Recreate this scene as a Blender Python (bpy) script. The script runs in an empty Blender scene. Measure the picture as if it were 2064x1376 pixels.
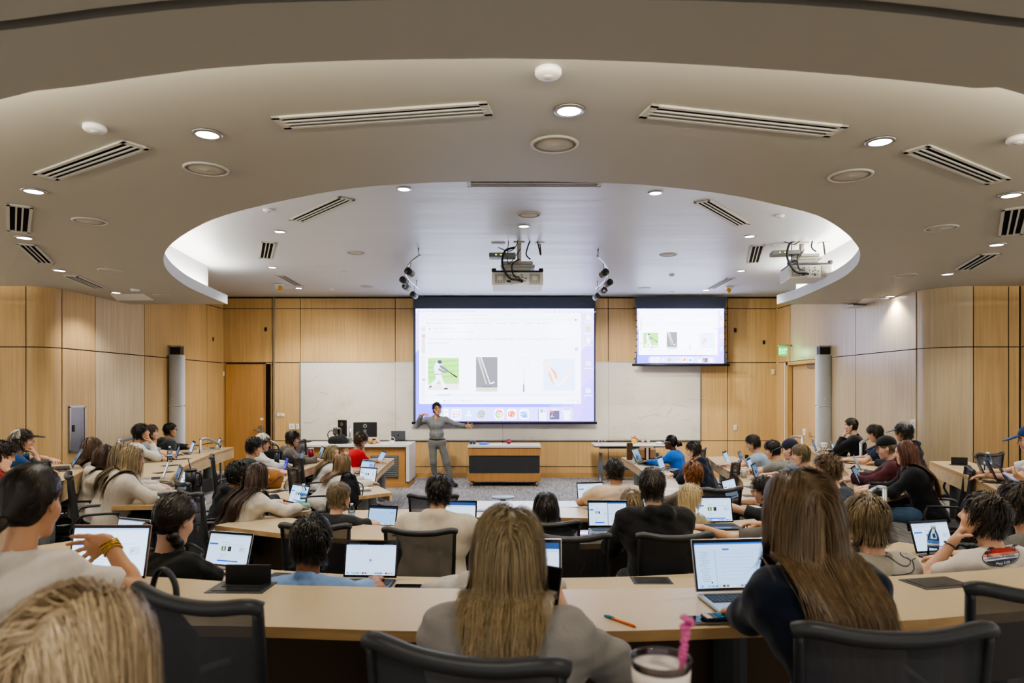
import bpy, math, random
import numpy as np
from mathutils import Vector, Matrix
from mathutils.bvhtree import BVHTree
R = math.radians
SC = bpy.context.scene
COL = SC.collection
F, CX, HY, CZ = 1376.0, 1032.0, 785.0, 2.0
TIER = {0: .42, 1: .20, 2: .10, 3: 0.0}
DESK = {0: 1.14, 1: .92, 2: .82, 3: .72}

def at(x, y, D):
    return Vector(((x - CX) * D / F, D, CZ - (y - HY) * D / F))
def atz(x, y, z):
    D = F * (CZ - z) / (y - HY)
    return Vector(((x - CX) * D / F, D, z))
def atY(x, D):
    return (x - CX) * D / F
def zof(y, D):
    return CZ - (y - HY) * D / F

# ------------------------------------------------------------------ objects
def link(o, parent=None):
    COL.objects.link(o)
    if parent is not None: o.parent = parent
    return o
def thing(name, label, cat, loc=(0, 0, 0), rz=0, group=None):
    o = link(bpy.data.objects.new(name, None))
    o.empty_display_size = .1
    o.location = loc; o.rotation_euler = (0, 0, rz)
    o['label'] = label; o['category'] = cat
    if group: o['group'] = group
    return o
def tag(o, label, cat, group=None):
    o['label'] = label; o['category'] = cat
    if group: o['group'] = group
    return o
def struct(o):
    o['kind'] = 'structure'; return o
def dup(root, loc, rz, label, group=None):
    r = root.copy(); COL.objects.link(r)
    r.location = loc; r.rotation_euler = (0, 0, rz); r['label'] = label
    if group: r['group'] = group
    for ch in list(root.children):
        c = ch.copy(); COL.objects.link(c); c.parent = r
        for g in list(ch.children):
            d = g.copy(); COL.objects.link(d); d.parent = c
    return r

class MB:
    """mesh builder: collects shapes, builds ONE mesh"""
    def __init__(s):
        s.v = []; s.f = []; s.m = []; s.sm = []; s.c = []
        s.col = None
    def add(s, vs, fs, mat=0, smooth=False):
        b = len(s.v)
        s.v += [tuple(p) for p in vs]
        for f in fs:
            s.f.append([i + b for i in f]); s.m.append(mat); s.sm.append(smooth)
        if s.col is not None: s.c += [s.col] * len(vs)
        elif s.c: s.c += [(1, 1, 1, 1)] * len(vs)
        return s
    def box(s, c, d, mat=0, rot=None, bev=0):
        c = Vector(c); hx, hy, hz = d[0] / 2, d[1] / 2, d[2] / 2
        if bev:
            b = min(bev, hx * .9, hy * .9, hz * .9)
            vs = []
            for sx in (-1, 1):
                for sy in (-1, 1):
                    for sz in (-1, 1):
                        vs += [Vector((sx * hx, sy * (hy - b), sz * (hz - b))), Vector((sx * (hx - b), sy * hy, sz * (hz - b))), Vector((sx * (hx - b), sy * (hy - b), sz * hz))]
            def idx(sx, sy, sz, k): return ((sx > 0) * 4 + (sy > 0) * 2 + (sz > 0)) * 3 + k
            fs = []
            for sg in (-1, 1):
                fs.append([idx(sg, a, b_, 0) for a, b_ in ((-1, -1), (1, -1), (1, 1), (-1, 1))][::sg])
                fs.append([idx(a, sg, b_, 1) for a, b_ in ((-1, -1), (1, -1), (1, 1), (-1, 1))][::-sg])
                fs.append([idx(a, b_, sg, 2) for a, b_ in ((-1, -1), (1, -1), (1, 1), (-1, 1))][::sg])
            for s1 in (-1, 1):
                for s2 in (-1, 1):
                    fs.append([idx(s1, s2, -1, 0), idx(s1, s2, -1, 1), idx(s1, s2, 1, 1), idx(s1, s2, 1, 0)][::-s1 * s2])
                    fs.append([idx(s1, -1, s2, 0), idx(s1, -1, s2, 2), idx(s1, 1, s2, 2), idx(s1, 1, s2, 0)][::s1 * s2])
                    fs.append([idx(-1, s1, s2, 1), idx(-1, s1, s2, 2), idx(1, s1, s2, 2), idx(1, s1, s2, 1)][::-s1 * s2])
                    for s3 in (-1, 1):
                        fs.append([idx(s1, s2, s3, 0), idx(s1, s2, s3, 1), idx(s1, s2, s3, 2)][::-1 if s1 * s2 * s3 < 0 else 1])
        else:
            vs = [Vector((sx * hx, sy * hy, sz * hz)) for sx in (-1, 1) for sy in (-1, 1) for sz in (-1, 1)]
            fs = [[0, 1, 3, 2], [4, 6, 7, 5], [0, 4, 5, 1], [2, 3, 7, 6], [0, 2, 6, 4], [1, 5, 7, 3]]
        if rot is not None: vs = [rot @ v for v in vs]
        return s.add([v + c for v in vs], fs, mat)
    def prism(s, poly, z0, z1, mat=0, M=None):
        n = len(poly)
        vs = [Vector((p[0], p[1], z0)) for p in poly] + [Vector((p[0], p[1], z1)) for p in poly]
        if M is not None: vs = [M @ v for v in vs]
        fs = [list(range(n))[::-1], list(range(n, 2 * n))] + [[i, (i + 1) % n, n + (i + 1) % n, n + i] for i in range(n)]
        return s.add(vs, fs, mat)
    def tube(s, path, r, n=8, mat=0, closed=False, flat=None, cap=True):
        path = [Vector(p) for p in path]; m = len(path)
        rs = r if isinstance(r, (list, tuple)) else [r] * m
        vs = []; up = None
        for i, p in enumerate(path):
            if closed: t = path[(i + 1) % m] - path[i - 1]
            else: t = path[min(i + 1, m - 1)] - path[max(i - 1, 0)]
            t.normalize()
            if up is None:
                up = Vector((0, 0, 1)) if abs(t.z) < .9 else Vector((1, 0, 0))
            a = t.cross(up); a.normalize(); b = a.cross(t); up = b
            for k in range(n):
                th = 2 * math.pi * k / n
                q = a * math.cos(th) * rs[i] + b * math.sin(th) * rs[i] * (flat or 1)
                vs.append(p + q)
        fs = []
        for i in range(m if closed else m - 1):
            j = (i + 1) % m
            for k in range(n):
                fs.append([i * n + k, i * n + (k + 1) % n, j * n + (k + 1) % n, j * n + k])
        if not closed and cap:
            fs += [list(range(n))[::-1], [(m - 1) * n + k for k in range(n)]]
        return s.add(vs, fs, mat, True)
    def lathe(s, prof, c=(0, 0, 0), n=20, mat=0, M=None, smooth=True, ax=None):
        c = Vector(c); vs = []; m = len(prof)
        for r, z in prof:
            for k in range(n):
                th = 2 * math.pi * k / n
                vs.append(Vector((r * math.cos(th), r * math.sin(th), z)))
        if ax is not None: M = Vector((0, 0, 1)).rotation_difference(Vector(ax)).to_matrix()
        if M is not None: vs = [M @ v for v in vs]
        vs = [v + c for v in vs]
        fs = [[i * n + k, i * n + (k + 1) % n, (i + 1) * n + (k + 1) % n, (i + 1) * n + k] for i in range(m - 1) for k in range(n)]
        fs += [list(range(n))[::-1], [(m - 1) * n + k for k in range(n)]]
        return s.add(vs, fs, mat, smooth)
    def ball(s, c, r, n=12, mat=0, M=None):
        r = (r, r, r) if not isinstance(r, (tuple, list)) else r
        c = Vector(c); vs = []; h = n // 2
        for i in range(h + 1):
            ph = math.pi * (.02 + .96 * i / h) - math.pi / 2
            for k in range(n):
                th = 2 * math.pi * k / n
                v = Vector((r[0] * math.cos(ph) * math.cos(th), r[1] * math.cos(ph) * math.sin(th), r[2] * math.sin(ph)))
                vs.append((M @ v if M is not None else v) + c)
        fs = [[i * n + k, i * n + (k + 1) % n, (i + 1) * n + (k + 1) % n, (i + 1) * n + k] for i in range(h) for k in range(n)]
        fs += [list(range(n))[::-1], [h * n + k for k in range(n)]]
        return s.add(vs, fs, mat, True)
    def strip(s, A, B, mat=0, smooth=False):
        n = len(A)
        return s.add(list(A) + list(B), [[i, i + 1, n + i + 1, n + i] for i in range(n - 1)], mat, smooth)
    def grid(s, fn, nu, nv, mat=0, smooth=True):
        vs = [fn(i / nu, j / nv) for i in range(nu + 1) for j in range(nv + 1)]
        fs = [[i * (nv + 1) + j, (i + 1) * (nv + 1) + j, (i + 1) * (nv + 1) + j + 1, i * (nv + 1) + j + 1] for i in range(nu) for j in range(nv)]
        return s.add(vs, fs, mat, smooth)
    def mesh(s, name, mats):
        me = bpy.data.meshes.new(name)
        me.from_pydata(s.v, [], s.f)
        for m in (mats if isinstance(mats, (list, tuple)) else [mats]): me.materials.append(m)
        me.polygons.foreach_set('material_index', s.m)
        me.polygons.foreach_set('use_smooth', s.sm)
        if s.c:
            a = me.color_attributes.new('Col', 'FLOAT_COLOR', 'POINT')
            a.data.foreach_set('color', [x for c in s.c for x in c])
        me.update()
        return me
    def build(s, name, mats, parent=None, loc=None):
        o = bpy.data.objects.new(name, s.mesh(name, mats))
        if loc is not None: o.location = loc
        return link(o, parent)

def spline(pts, n=8):
    P = [Vector(p) for p in pts]; out = []
    for i in range(len(P) - 1):
        p0, p1, p2, p3 = P[max(i - 1, 0)], P[i], P[i + 1], P[min(i + 2, len(P) - 1)]
        for k in range(n):
            t = k / n
            out.append(.5 * ((2 * p1) + (p2 - p0) * t + (2 * p0 - 5 * p1 + 4 * p2 - p3) * t * t + (3 * p1 - p0 - 3 * p2 + p3) * t ** 3))
    out.append(P[-1]); return out
def resample(pts, n):
    L = [0]
    for a, b in zip(pts, pts[1:]): L.append(L[-1] + (b - a).length)
    out = []; j = 0
    for i in range(n):
        d = L[-1] * i / (n - 1)
        while j < len(L) - 2 and L[j + 1] < d: j += 1
        t = (d - L[j]) / max(L[j + 1] - L[j], 1e-9)
        out.append(pts[j].lerp(pts[j + 1], t))
    return out

# ------------------------------------------------------------------ materials
MC = {}
def srgb(c):
    return tuple((x / 12.92 if x <= .04045 else ((x + .055) / 1.055) ** 2.4) for x in c[:3])
def hx(h):
    return srgb([int(h[i:i + 2], 16) / 255 for i in (0, 2, 4)])
class NT:
    def __init__(s, name):
        s.m = bpy.data.materials.new(name); s.m.use_nodes = True
        s.t = s.m.node_tree; s.n = s.t.nodes; s.n.clear()
        s.out = s.n.new('ShaderNodeOutputMaterial')
    def node(s, t, ins=None, **kw):
        n = s.n.new(t)
        for k, v in kw.items(): setattr(n, k, v)
        for k, v in (ins or {}).items():
            if hasattr(v, 'is_output') or isinstance(v, bpy.types.NodeSocket): s.t.links.new(v, n.inputs[k])
            else: n.inputs[k].default_value = v
        return n
    def bsdf(s, col, rough=.5, spec=.5, metal=0, bump=None, **kw):
        b = s.node('ShaderNodeBsdfPrincipled')
        def setc(k, v):
            if isinstance(v, bpy.types.NodeSocket): s.t.links.new(v, b.inputs[k])
            else: b.inputs[k].default_value = v
        setc('Base Color', col if isinstance(col, bpy.types.NodeSocket) else (*col[:3], 1))
        setc('Roughness', rough); setc('Specular IOR Level', spec); setc('Metallic', metal)
        for k, v in kw.items(): setc(k.replace('_', ' '), v)
        if bump is not None: s.t.links.new(bump, b.inputs['Normal'])
        s.t.links.new(b.outputs[0], s.out.inputs[0]); return b
    def noise(s, scale, detail=3, rough=.5, stretch=(1, 1, 1), coord='Object', rot=(0, 0, 0)):
        tc = s.node('ShaderNodeTexCoord')
        mp = s.node('ShaderNodeMapping', {'Vector': tc.outputs[coord], 'Scale': stretch, 'Rotation': rot})
        return s.node('ShaderNodeTexNoise', {'Vector': mp.outputs[0], 'Scale': scale, 'Detail': detail, 'Roughness': rough})
    def ramp(s, fac, stops):
        r = s.node('ShaderNodeValToRGB', {'Fac': fac}); e = r.color_ramp.elements
        while len(e) < len(stops): e.new(.5)
        for k, (p, c) in enumerate(stops): e[k].position = p; e[k].color = (*c[:3], 1)
        return r.outputs[0]
    def mix(s, fac, a, b, mode='MIX'):
        n = s.node('ShaderNodeMix', data_type='RGBA', blend_type=mode)
        for k, v in ((0, fac), (6, a), (7, b)):
            if isinstance(v, bpy.types.NodeSocket): s.t.links.new(v, n.inputs[k])
            elif k == 0: n.inputs[0].default_value = v
            else: n.inputs[k].default_value = (*v[:3], 1)
        return n.outputs[2]
    def bump(s, h, strength=.3, dist=.002):
        return s.node('ShaderNodeBump', {'Height': h, 'Strength': strength, 'Distance': dist}).outputs[0]

def cached(fn):
    def w(*a, **k):
        key = (fn.__name__, a, tuple(sorted(k.items())))
        if key not in MC: MC[key] = fn(*a, **k)
        return MC[key]
    return w
@cached
def plain(h, rough=.5, metal=0, spec=.5, var=.06):
    t = NT('paint_' + h); c = hx(h)
    n = t.noise(14, 3)
    col = t.mix(n.outputs[0], [x * (1 - var) for x in c], [min(1, x * (1 + var)) for x in c])
    t.bsdf(col, rough, spec, metal); return t.m
@cached
def emit(h, s):
    t = NT('glow_' + h)
    e = t.node('ShaderNodeEmission', {'Color': (*hx(h), 1), 'Strength': s})
    t.t.links.new(e.outputs[0], t.out.inputs[0]); return t.m
@cached
def screen_mat(s, tint=None):
    t = NT('display_glow')
    a = t.node('ShaderNodeVertexColor', layer_name='Col')
    e = t.node('ShaderNodeEmission', {'Color': a.outputs[0] if tint is None else t.mix(1, a.outputs[0], tint, 'MULTIPLY'), 'Strength': s})
    g = t.node('ShaderNodeBsdfGlossy', {'Color': (.02, .02, .02, 1), 'Roughness': .2})
    ad = t.node('ShaderNodeAddShader', {0: e.outputs[0], 1: g.outputs[0]})
    t.t.links.new(ad.outputs[0], t.out.inputs[0])
    t.m.cycles.emission_sampling = 'NONE' if s < 1.8 else 'FRONT'; return t.m
@cached
def print_mat(rough=.5):
    t = NT('printed_colour')
    a = t.node('ShaderNodeVertexColor', layer_name='Col')
    t.bsdf(a.outputs[0], rough); return t.m
@cached
def wood(h, axis='z', rough=.45, scale=1.0, contrast=.13, spec=.5):
    """maple veneer; grain runs along the given axis"""
    t = NT('maple_veneer'); c = hx(h)
    st = {'z': (26, 26, .9), 'x': (.9, 26, 26), 'y': (26, .9, 26)}[axis]
    st = tuple(x * scale for x in st)
    n1 = t.noise(1.0, 5, .6, st)
    n2 = t.noise(.55, 2, .5, (1.3, 1.3, .25))
    n3 = t.noise(5.5, 3, .6, tuple(x * .35 for x in st))
    dk = [x * (1 - contrast * 1.6) for x in c]; lt = [min(1, x * (1 + contrast)) for x in c]
    a = t.ramp(n1.outputs[0], [(.25, dk), (.75, lt)])
    b = t.ramp(n2.outputs[0], [(.3, (.84, .82, .8)), (.7, (1.08, 1.07, 1.06))])
    col = t.mix(1, a, b, 'MULTIPLY')
    col = t.mix(t.ramp(n3.outputs[0], [(.55, (0, 0, 0)), (.8, (.35, .35, .35))]), col, [x * .78 for x in c])
    t.bsdf(col, rough, spec, bump=t.bump(n1.outputs[0], .12, .001)); return t.m
@cached
def cloth(h, wrinkle=.5, fine=220, rough=.9, heather=.08):
    t = NT('cloth_' + h); c = hx(h)
    n = t.noise(fine, 2); w = t.noise(9, 4, .55, (1, 1, .6))
    col = t.mix(n.outputs[0], [x * (1 - heather) for x in c], [min(1, x * (1 + heather)) for x in c])
    sh = t.ramp(w.outputs[0], [(.3, (.86, .86, .86)), (.65, (1.04, 1.04, 1.04))])
    col = t.mix(.8, col, sh, 'MULTIPLY')
    b = t.bump(w.outputs[0], wrinkle, .02)
    b2 = t.node('ShaderNodeBump', {'Height': n.outputs[0], 'Strength': .15, 'Distance': .001, 'Normal': b})
    t.bsdf(col, rough, .2, bump=b2.outputs[0], Sheen_Weight=.15); return t.m
@cached
def skin(h):
    t = NT('skin_' + h); c = hx(h)
    a = t.node('ShaderNodeVertexColor', layer_name='Col')
    n = t.noise(18, 3)
    col = t.mix(n.outputs[0], [x * .93 for x in c], [min(1, x * 1.06) for x in c])
    col = t.mix(1, col, a.outputs[0], 'MULTIPLY')
    t.bsdf(col, .5, .35, Subsurface_Weight=.0); return t.m
@cached
def hairm(h, rough=.42):
    t = NT('hair_' + h); c = hx(h)
    a = t.node('ShaderNodeVertexColor', layer_name='Col')
    n = t.noise(40, 4, .6, (1, 1, .12))
    col = t.mix(n.outputs[0], [x * .55 for x in c], [min(1, x * 1.35) for x in c])
    col = t.mix(1, col, a.outputs[0], 'MULTIPLY')
    t.bsdf(col, rough, .4, bump=t.bump(n.outputs[0], .5, .006)); return t.m
@cached
def glass(h='ffffff', rough=.02, alpha=.25):
    t = NT('clear_' + h)
    g = t.node('ShaderNodeBsdfGlossy', {'Color': (1, 1, 1, 1), 'Roughness': rough})
    tr = t.node('ShaderNodeBsdfTransparent', {'Color': (*hx(h), 1)})
    lw = t.node('ShaderNodeLayerWeight', {'Blend': alpha})
    m = t.node('ShaderNodeMixShader', {0: lw.outputs['Fresnel'], 1: tr.outputs[0], 2: g.outputs[0]})
    t.t.links.new(m.outputs[0], t.out.inputs[0]); return t.m
@cached
def meshfab(h, op=.72):
    t = NT('woven_mesh_' + h)
    tc = t.node('ShaderNodeTexCoord')
    w = t.node('ShaderNodeTexWave', {'Vector': tc.outputs['Object'], 'Scale': 95.0, 'Distortion': .6, 'Detail': 1.0}, bands_direction='X')
    n = t.noise(6, 2)
    col = t.mix(w.outputs[0], [x * .7 for x in hx(h)], [x * 1.15 for x in hx(h)])
    b = t.node('ShaderNodeBsdfPrincipled', {'Base Color': col, 'Roughness': .75})
    tr = t.node('ShaderNodeBsdfTransparent', {'Color': (1, 1, 1, 1)})
    f = t.node('ShaderNodeMath', {0: w.outputs[0], 1: .16, 2: op - .08}, operation='MULTIPLY_ADD')
    m = t.node('ShaderNodeMixShader', {0: f.outputs[0], 1: tr.outputs[0], 2: b.outputs[0]})
    t.t.links.new(m.outputs[0], t.out.inputs[0]); return t.m

# ------------------------------------------------------------------ flat drawings (screens, prints)
class Canvas:
    """coloured flat shapes in the xz plane, facing -y; each layer 0.25 mm nearer"""
    def __init__(s, g=1.0): s.mb = MB(); s.mb.c = []; s.y = 0; s.dz = .00025; s.g = g
    def poly(s, pts, col):
        s.mb.col = (*[x ** s.g for x in hx(col)], 1)
        s.mb.add([(x, -s.y, z) for x, z in pts], [list(range(len(pts)))]); s.y += s.dz
    def rect(s, x, z, w, h, col, r=0):
        if r:
            pts = []
            for cx, cz, a0 in ((x + w - r, z + r, -90), (x + w - r, z + h - r, 0), (x + r, z + h - r, 90), (x + r, z + r, 180)):
                for k in range(5):
                    a = R(a0 + 22.5 * k); pts.append((cx + r * math.cos(a), cz + r * math.sin(a)))
            s.poly(pts, col)
        else: s.poly([(x, z), (x + w, z), (x + w, z + h), (x, z + h)], col)
    def ell(s, x, z, rx, rz, col, n=20, a0=0, a1=360):
        pts = [(x + rx * math.cos(R(a0 + (a1 - a0) * k / n)), z + rz * math.sin(R(a0 + (a1 - a0) * k / n))) for k in range(n + (a1 - a0 < 360))]
        s.poly(pts, col)
    def line(s, pts, w, col, taper=None):
        m = len(pts); L = []; Rr = []
        for i, p in enumerate(pts):
            a, b = pts[max(i - 1, 0)], pts[min(i + 1, m - 1)]
            dx, dz = b[0] - a[0], b[1] - a[1]; l = math.hypot(dx, dz) or 1
            ww = (w if taper is None else w + (taper - w) * i / (m - 1)) / 2
            L.append((p[0] - dz / l * ww, p[1] + dx / l * ww)); Rr.append((p[0] + dz / l * ww, p[1] - dx / l * ww))
        s.mb.col = (*[x ** s.g for x in hx(col)], 1)
        s.mb.add([(x, -s.y, z) for x, z in Rr + L], [[i, i + 1, m + i + 1, m + i] for i in range(m - 1)]); s.y += s.dz
    def text(s, txt, x, z, size, col, align='LEFT', sx=1.0):
        cu = bpy.data.curves.new('t', 'FONT'); cu.body = txt; cu.size = size; cu.align_x = align; cu.resolution_u = 3
        ob = bpy.data.objects.new('t', cu); COL.objects.link(ob)
        dg = bpy.context.evaluated_depsgraph_get()
        me = bpy.data.meshes.new_from_object(ob.evaluated_get(dg))
        s.mb.col = (*[x ** s.g for x in hx(col)], 1)
        s.mb.add([(x + v.co.x * sx, -s.y, z + v.co.y) for v in me.vertices], [list(p.vertices) for p in me.polygons])
        bpy.data.objects.remove(ob); bpy.data.curves.remove(cu); bpy.data.meshes.remove(me); s.y += s.dz
    def build(s, name, mat, parent=None): return s.mb.build(name, mat, parent)
# ================================================================== ROOM
YW = 15.6; XL, XR = -6.6, 6.05; ZA, ZB, ZC = 3.2, 3.47, 4.12
M_PANEL = wood('d0ae78'); M_PANEL2 = wood('c8a56e'); M_PANELL = wood('d3bf9c', rough=.3); M_BACK = plain('33261a', .9)
M_DOOR = wood('b98d55'); M_ALU = plain('a9abac', .35, .8); M_STEEL = plain('b8b9ba', .28, 1.0)
M_WHITE = plain('e9e8e4', .45); M_DARK = plain('1d1e20', .5); M_BLK = plain('121315', .45)

def panel_wall(name, O, U, N, rects, mats, back=None):
    """rects (u0,u1,z0,z1,mat): veneer panels with dark reveals on a dark backing"""
    O = Vector(O); U = Vector(U); N = Vector(N); mb = MB(); g = .008
    us = [r[0] for r in rects] + [r[1] for r in rects]; zs = [r[2] for r in rects] + [r[3] for r in rects]
    def bx(u0, u1, z0, z1, n0, n1, mat):
        vs = [O + U * u + N * n + Vector((0, 0, z)) for u in (u0, u1) for n in (n0, n1) for z in (z0, z1)]
        mb.add(vs, [[0, 1, 3, 2], [4, 6, 7, 5], [0, 4, 5, 1], [2, 3, 7, 6], [0, 2, 6, 4], [1, 5, 7, 3]], mat)
    bx(*(back or (min(us), max(us), min(zs), max(zs))), -.06, -.012, 0)
    for r in rects: bx(r[0] + g, r[1] - g, r[2] + g, r[3] - g, -.012, .012, r[4] if len(r) > 4 else 1)
    return struct(mb.build(name, mats))
fx = lambda x: atY(x, YW)
fz = lambda y: zof(y, YW)
Z1, Z2, Z3 = fz(888), fz(730.5), fz(622)
rc = []
for x0, x1 in ((553, 606), (606, 797), (797, 1013), (1013, 1226), (1226, 1411), (1411, 1466), (1466, 1566)):
    for z0, z1 in ((Z2, Z3), (Z3, 4.09)): rc.append((fx(x0), fx(x1), z0, z1))
    rc.append((fx(x0), fx(x1), Z1, Z2)); rc.append((fx(x0), fx(x1), fz(940), Z1)); rc.append((fx(x0), fx(x1), 0, fz(940)))
for z0, z1 in ((Z2, Z3), (Z3, 4.09)): rc.append((fx(448), fx(553), z0, z1, 2))
rc += [(fx(535.5), fx(553), 2.58, Z2, 2), (fx(448), fx(456), 0, Z2, 2), (fx(549), fx(553), 0, 2.58, 2)]
panel_wall('wall_front', (0, YW, 0), (1, 0, 0), (0, -1, 0), rc, [M_BACK, M_PANEL, M_PANEL2], (fx(448), fx(1566), 0, 4.25))
o = struct(MB().box((0, YW - .02, .05), (12.5, .02, .1)).build('baseboard_front', wood('c49a63', 'x')))
o = struct(MB().box((fx(553.5), YW - .025, 2.05), (.025, .05, 4.1)).build('trim_1', M_ALU))
# left door and its glass side light
d = thing('door_1', 'tall maple door with narrow glass side light at the front left corner', 'door', (fx(495), YW, 0)); d['kind'] = 'structure'
MB().box((0, .0, 1.29), (fx(535) - fx(456.5), .06, 2.58)).build('door_leaf', M_DOOR, d)
gx = fx(541.5) - fx(495)
mb = MB()
for sx in (-1, 1): mb.box((gx + sx * .072, -.01, 1.29), (.012, .08, 2.58))
mb.build('side_light_frame', M_DOOR, d)
MB().box((gx, .0, 1.29), (.132, .012, 2.58)).build('side_light_pane', glass('d8dcd8', alpha=.3), d)
mb = MB(); lx = fx(527) - fx(495); mb.box((lx, -.045, 1.05), (.1, .03, .26), bev=.02); mb.tube([(lx - .01, -.05, 1.08), (lx - .01, -.11, 1.08), (lx - .14, -.11, 1.08)], .014)
mb.build('lever_handle', M_STEEL, d)
MB().box((lx + .02, -.035, 1.33), (.07, .01, .05)).build('door_plate', M_WHITE, d)
# what shows through the side light: dim corridor with a red curved seat and pale wall
cor = MB(); cor.box((fx(541), YW + 1.6, 1.3), (1.6, .05, 3.2)); struct(cor.build('wall_corridor', plain('4a4c4e', .9)))
mb = MB(); mb.box((fx(541), YW + 1.3, .62), (.5, .05, 1.25)); struct(mb.build('trim_2', plain('d8d6d0', .8)))
t = thing('wall_banner', 'red rounded panel seen through the glass beside the left door', 'panel', (fx(541), YW + 1.2, 1.44))
MB().ball((0, 0, 0), (.3, .06, .26)).build('panel_body', plain('a82a18', .5), t)
MB().box((0, -.01, .28), (.6, .06, .03)).build('panel_rim', plain('c8562a', .5), t)

# side walls with convex rounded corners
def side_wall(sgn, X, name):
    cz = [(0, Z1), (Z1, 2.607), (2.607, 3.84), (3.84, 4.15)]
    ys = ([15.6, 14.75, 12.24, 10.8, 10.0] if sgn < 0 else [15.6, 14.86, 14.8, 12.0, 10.2])
    mats = [M_BACK, M_PANEL, M_PANEL2, M_PANELL]
    rc = []
    for i in range(len(ys) - 1):
        for z0, z1 in cz:
            if sgn > 0 and i == 0 and z1 <= 2.61: continue
            rc.append((-ys[i], -ys[i + 1], z0, z1, 3 if (i == 2 if sgn < 0 else i >= 2) else 1))
    rr = .3 if sgn < 0 else .5; Yf = (9.7 if sgn < 0 else 9.7)
    if sgn > 0:
        y0, y1 = 13.95, 14.86   # door opening spans here
        rc = [r for r in rc if not (r[3] <= 2.61 and -r[0] <= 14.87 and -r[1] >= 12)]
        rc += [(-13.55, -12.0, 0, Z1, 1), (-13.55, -12.0, Z1, 2.607, 3), (-15.6, -15.2, 0, 2.607, 1)]
        rc = [r for r in rc if r[1] - r[0] > .02]
        panel_wall(name, (X, 0, 0), (0, -1, 0), (-sgn, 0, 0), rc, mats, (-15.6, -10.2, 2.607, 4.15))
    else:
        panel_wall(name, (X, 0, 0), (0, -1, 0), (-sgn, 0, 0), rc, mats)
    cx, cy = X + sgn * rr, Yf + rr
    mb = MB()
    for z0, z1 in ((0, 2.607), (2.607, 3.6)):
        A = []; B = []
        for k in range(17):
            a = R(90 * k / 16); p = Vector((cx - sgn * rr * math.cos(a), cy - rr * math.sin(a), 0))
            A.append(p + Vector((0, 0, z0 + .006))); B.append(p + Vector((0, 0, z1 - .006)))
        mb.strip(A, B, 1, True)
        x0, x1 = cx + sgn * .012, cx + sgn * (2.6 if sgn < 0 else .5)
        mb.add([(x0, Yf, z0 + .006), (x1, Yf, z0 + .006), (x1, Yf, z1 - .006), (x0, Yf, z1 - .006)], [[0, 1, 2, 3]], 2)
        if sgn > 0:
            x2 = x1 + .012
            mb.add([(x2, Yf, z0 + .006), (x2 + .14, Yf, z0 + .006), (x2 + .14, Yf, z1 - .006), (x2, Yf, z1 - .006)], [[0, 1, 2, 3]], 2)
            mb.add([(x2 + .155, Yf - .02, z0 + .006), (x2 + .9, Yf - .9, z0 + .006), (x2 + .9, Yf - .9, z1 - .006), (x2 + .155, Yf - .02, z1 - .006)], [[0, 1, 2, 3]], 2)
    mb.box((cx + sgn * 1.4, Yf + .1, 1.8), (2.8, .12, 3.6), 0)
    if sgn < 0: mb.tube([(cx, cy, 0), (cx, cy, 3.6)], rr - .02, 24, 0)
    else: mb.tube([(cx, cy, 0), (cx, cy, 3.6)], rr - .02, 24, 0)
    struct(mb.build(name + '_corner', mats[:3] if sgn < 0 else [M_BACK, M_PANELL, M_PANEL2]))
side_wall(-1, XL, 'wall_left'); side_wall(1, XR, 'wall_right')
# right door: recessed leaf in the right wall
d = thing('door_2', 'maple door in a deep frame on the right wall under the exit sign', 'door', (XR, 14.3, 0)); d['kind'] = 'structure'
mb = MB(); mb.box((.04, 14.95 - 14.3 + .1, 1.3), (.1, .16, 2.6)); mb.box((.04, -.72, 1.3), (.1, .06, 2.6)); mb.box((.04, 0, 2.57), (.1, 1.5, .07))
mb.build('door_frame', M_PANEL2, d)
MB().box((.14, .05, 1.27), (.05, 1.4, 2.54)).build('door_leaf', wood('cba878'), d)
mb = MB(); mb.tube([(.1, -.5, 1.05), (.05, -.5, 1.05), (.05, -.38, 1.05)], .014); mb.build('lever_handle', M_STEEL, d)
mb = MB(); mb.box((.1, -.3, 2.47), (.05, .4, .05)); mb.build('door_closer', M_ALU, d)

# ------------------------------------------------------------------ floor and tiers
t = NT('striped_carpet')
n1 = t.noise(1.0, 4, .7, (34, 2.2, 1), rot=(0, 0, .16)); n2 = t.noise(3.0, 3)
c = t.ramp(n1.outputs[0], [(.33, hx('777673')), (.5, hx('9b9995')), (.68, hx('b8b5af'))])
c = t.mix(.5, c, t.ramp(n2.outputs[0], [(.35, (.82, .82, .84)), (.65, (1.05, 1.05, 1.05))]), 'MULTIPLY')
t.bsdf(c, .95, .1, bump=t.bump(n1.outputs[0], .4, .004)); M_CARPET = t.m
struct(MB().add([(-9, -3, 0), (9, -3, 0), (9, 15.7, 0), (-9, 15.7, 0)], [[0, 1, 2, 3]]).build('floor', M_CARPET))
def ucurve(w, b, cy=10.6, yend=13.3, n=40, cx=0.):
    pts = []
    for k in range(n + 1):
        a = math.pi + math.pi * k / n
        ca, sa = math.cos(a), math.sin(a)
        q = 2.5
        pts.append(Vector((cx + w * math.copysign(abs(ca) ** (2 / q), ca), cy + (cy - b) * math.copysign(abs(sa) ** (2 / q), sa), 0)))
    return [Vector((pts[0].x, yend, 0))] + pts + [Vector((pts[-1].x, yend, 0))]
outer = ucurve(9, -3, 10.6)
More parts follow.
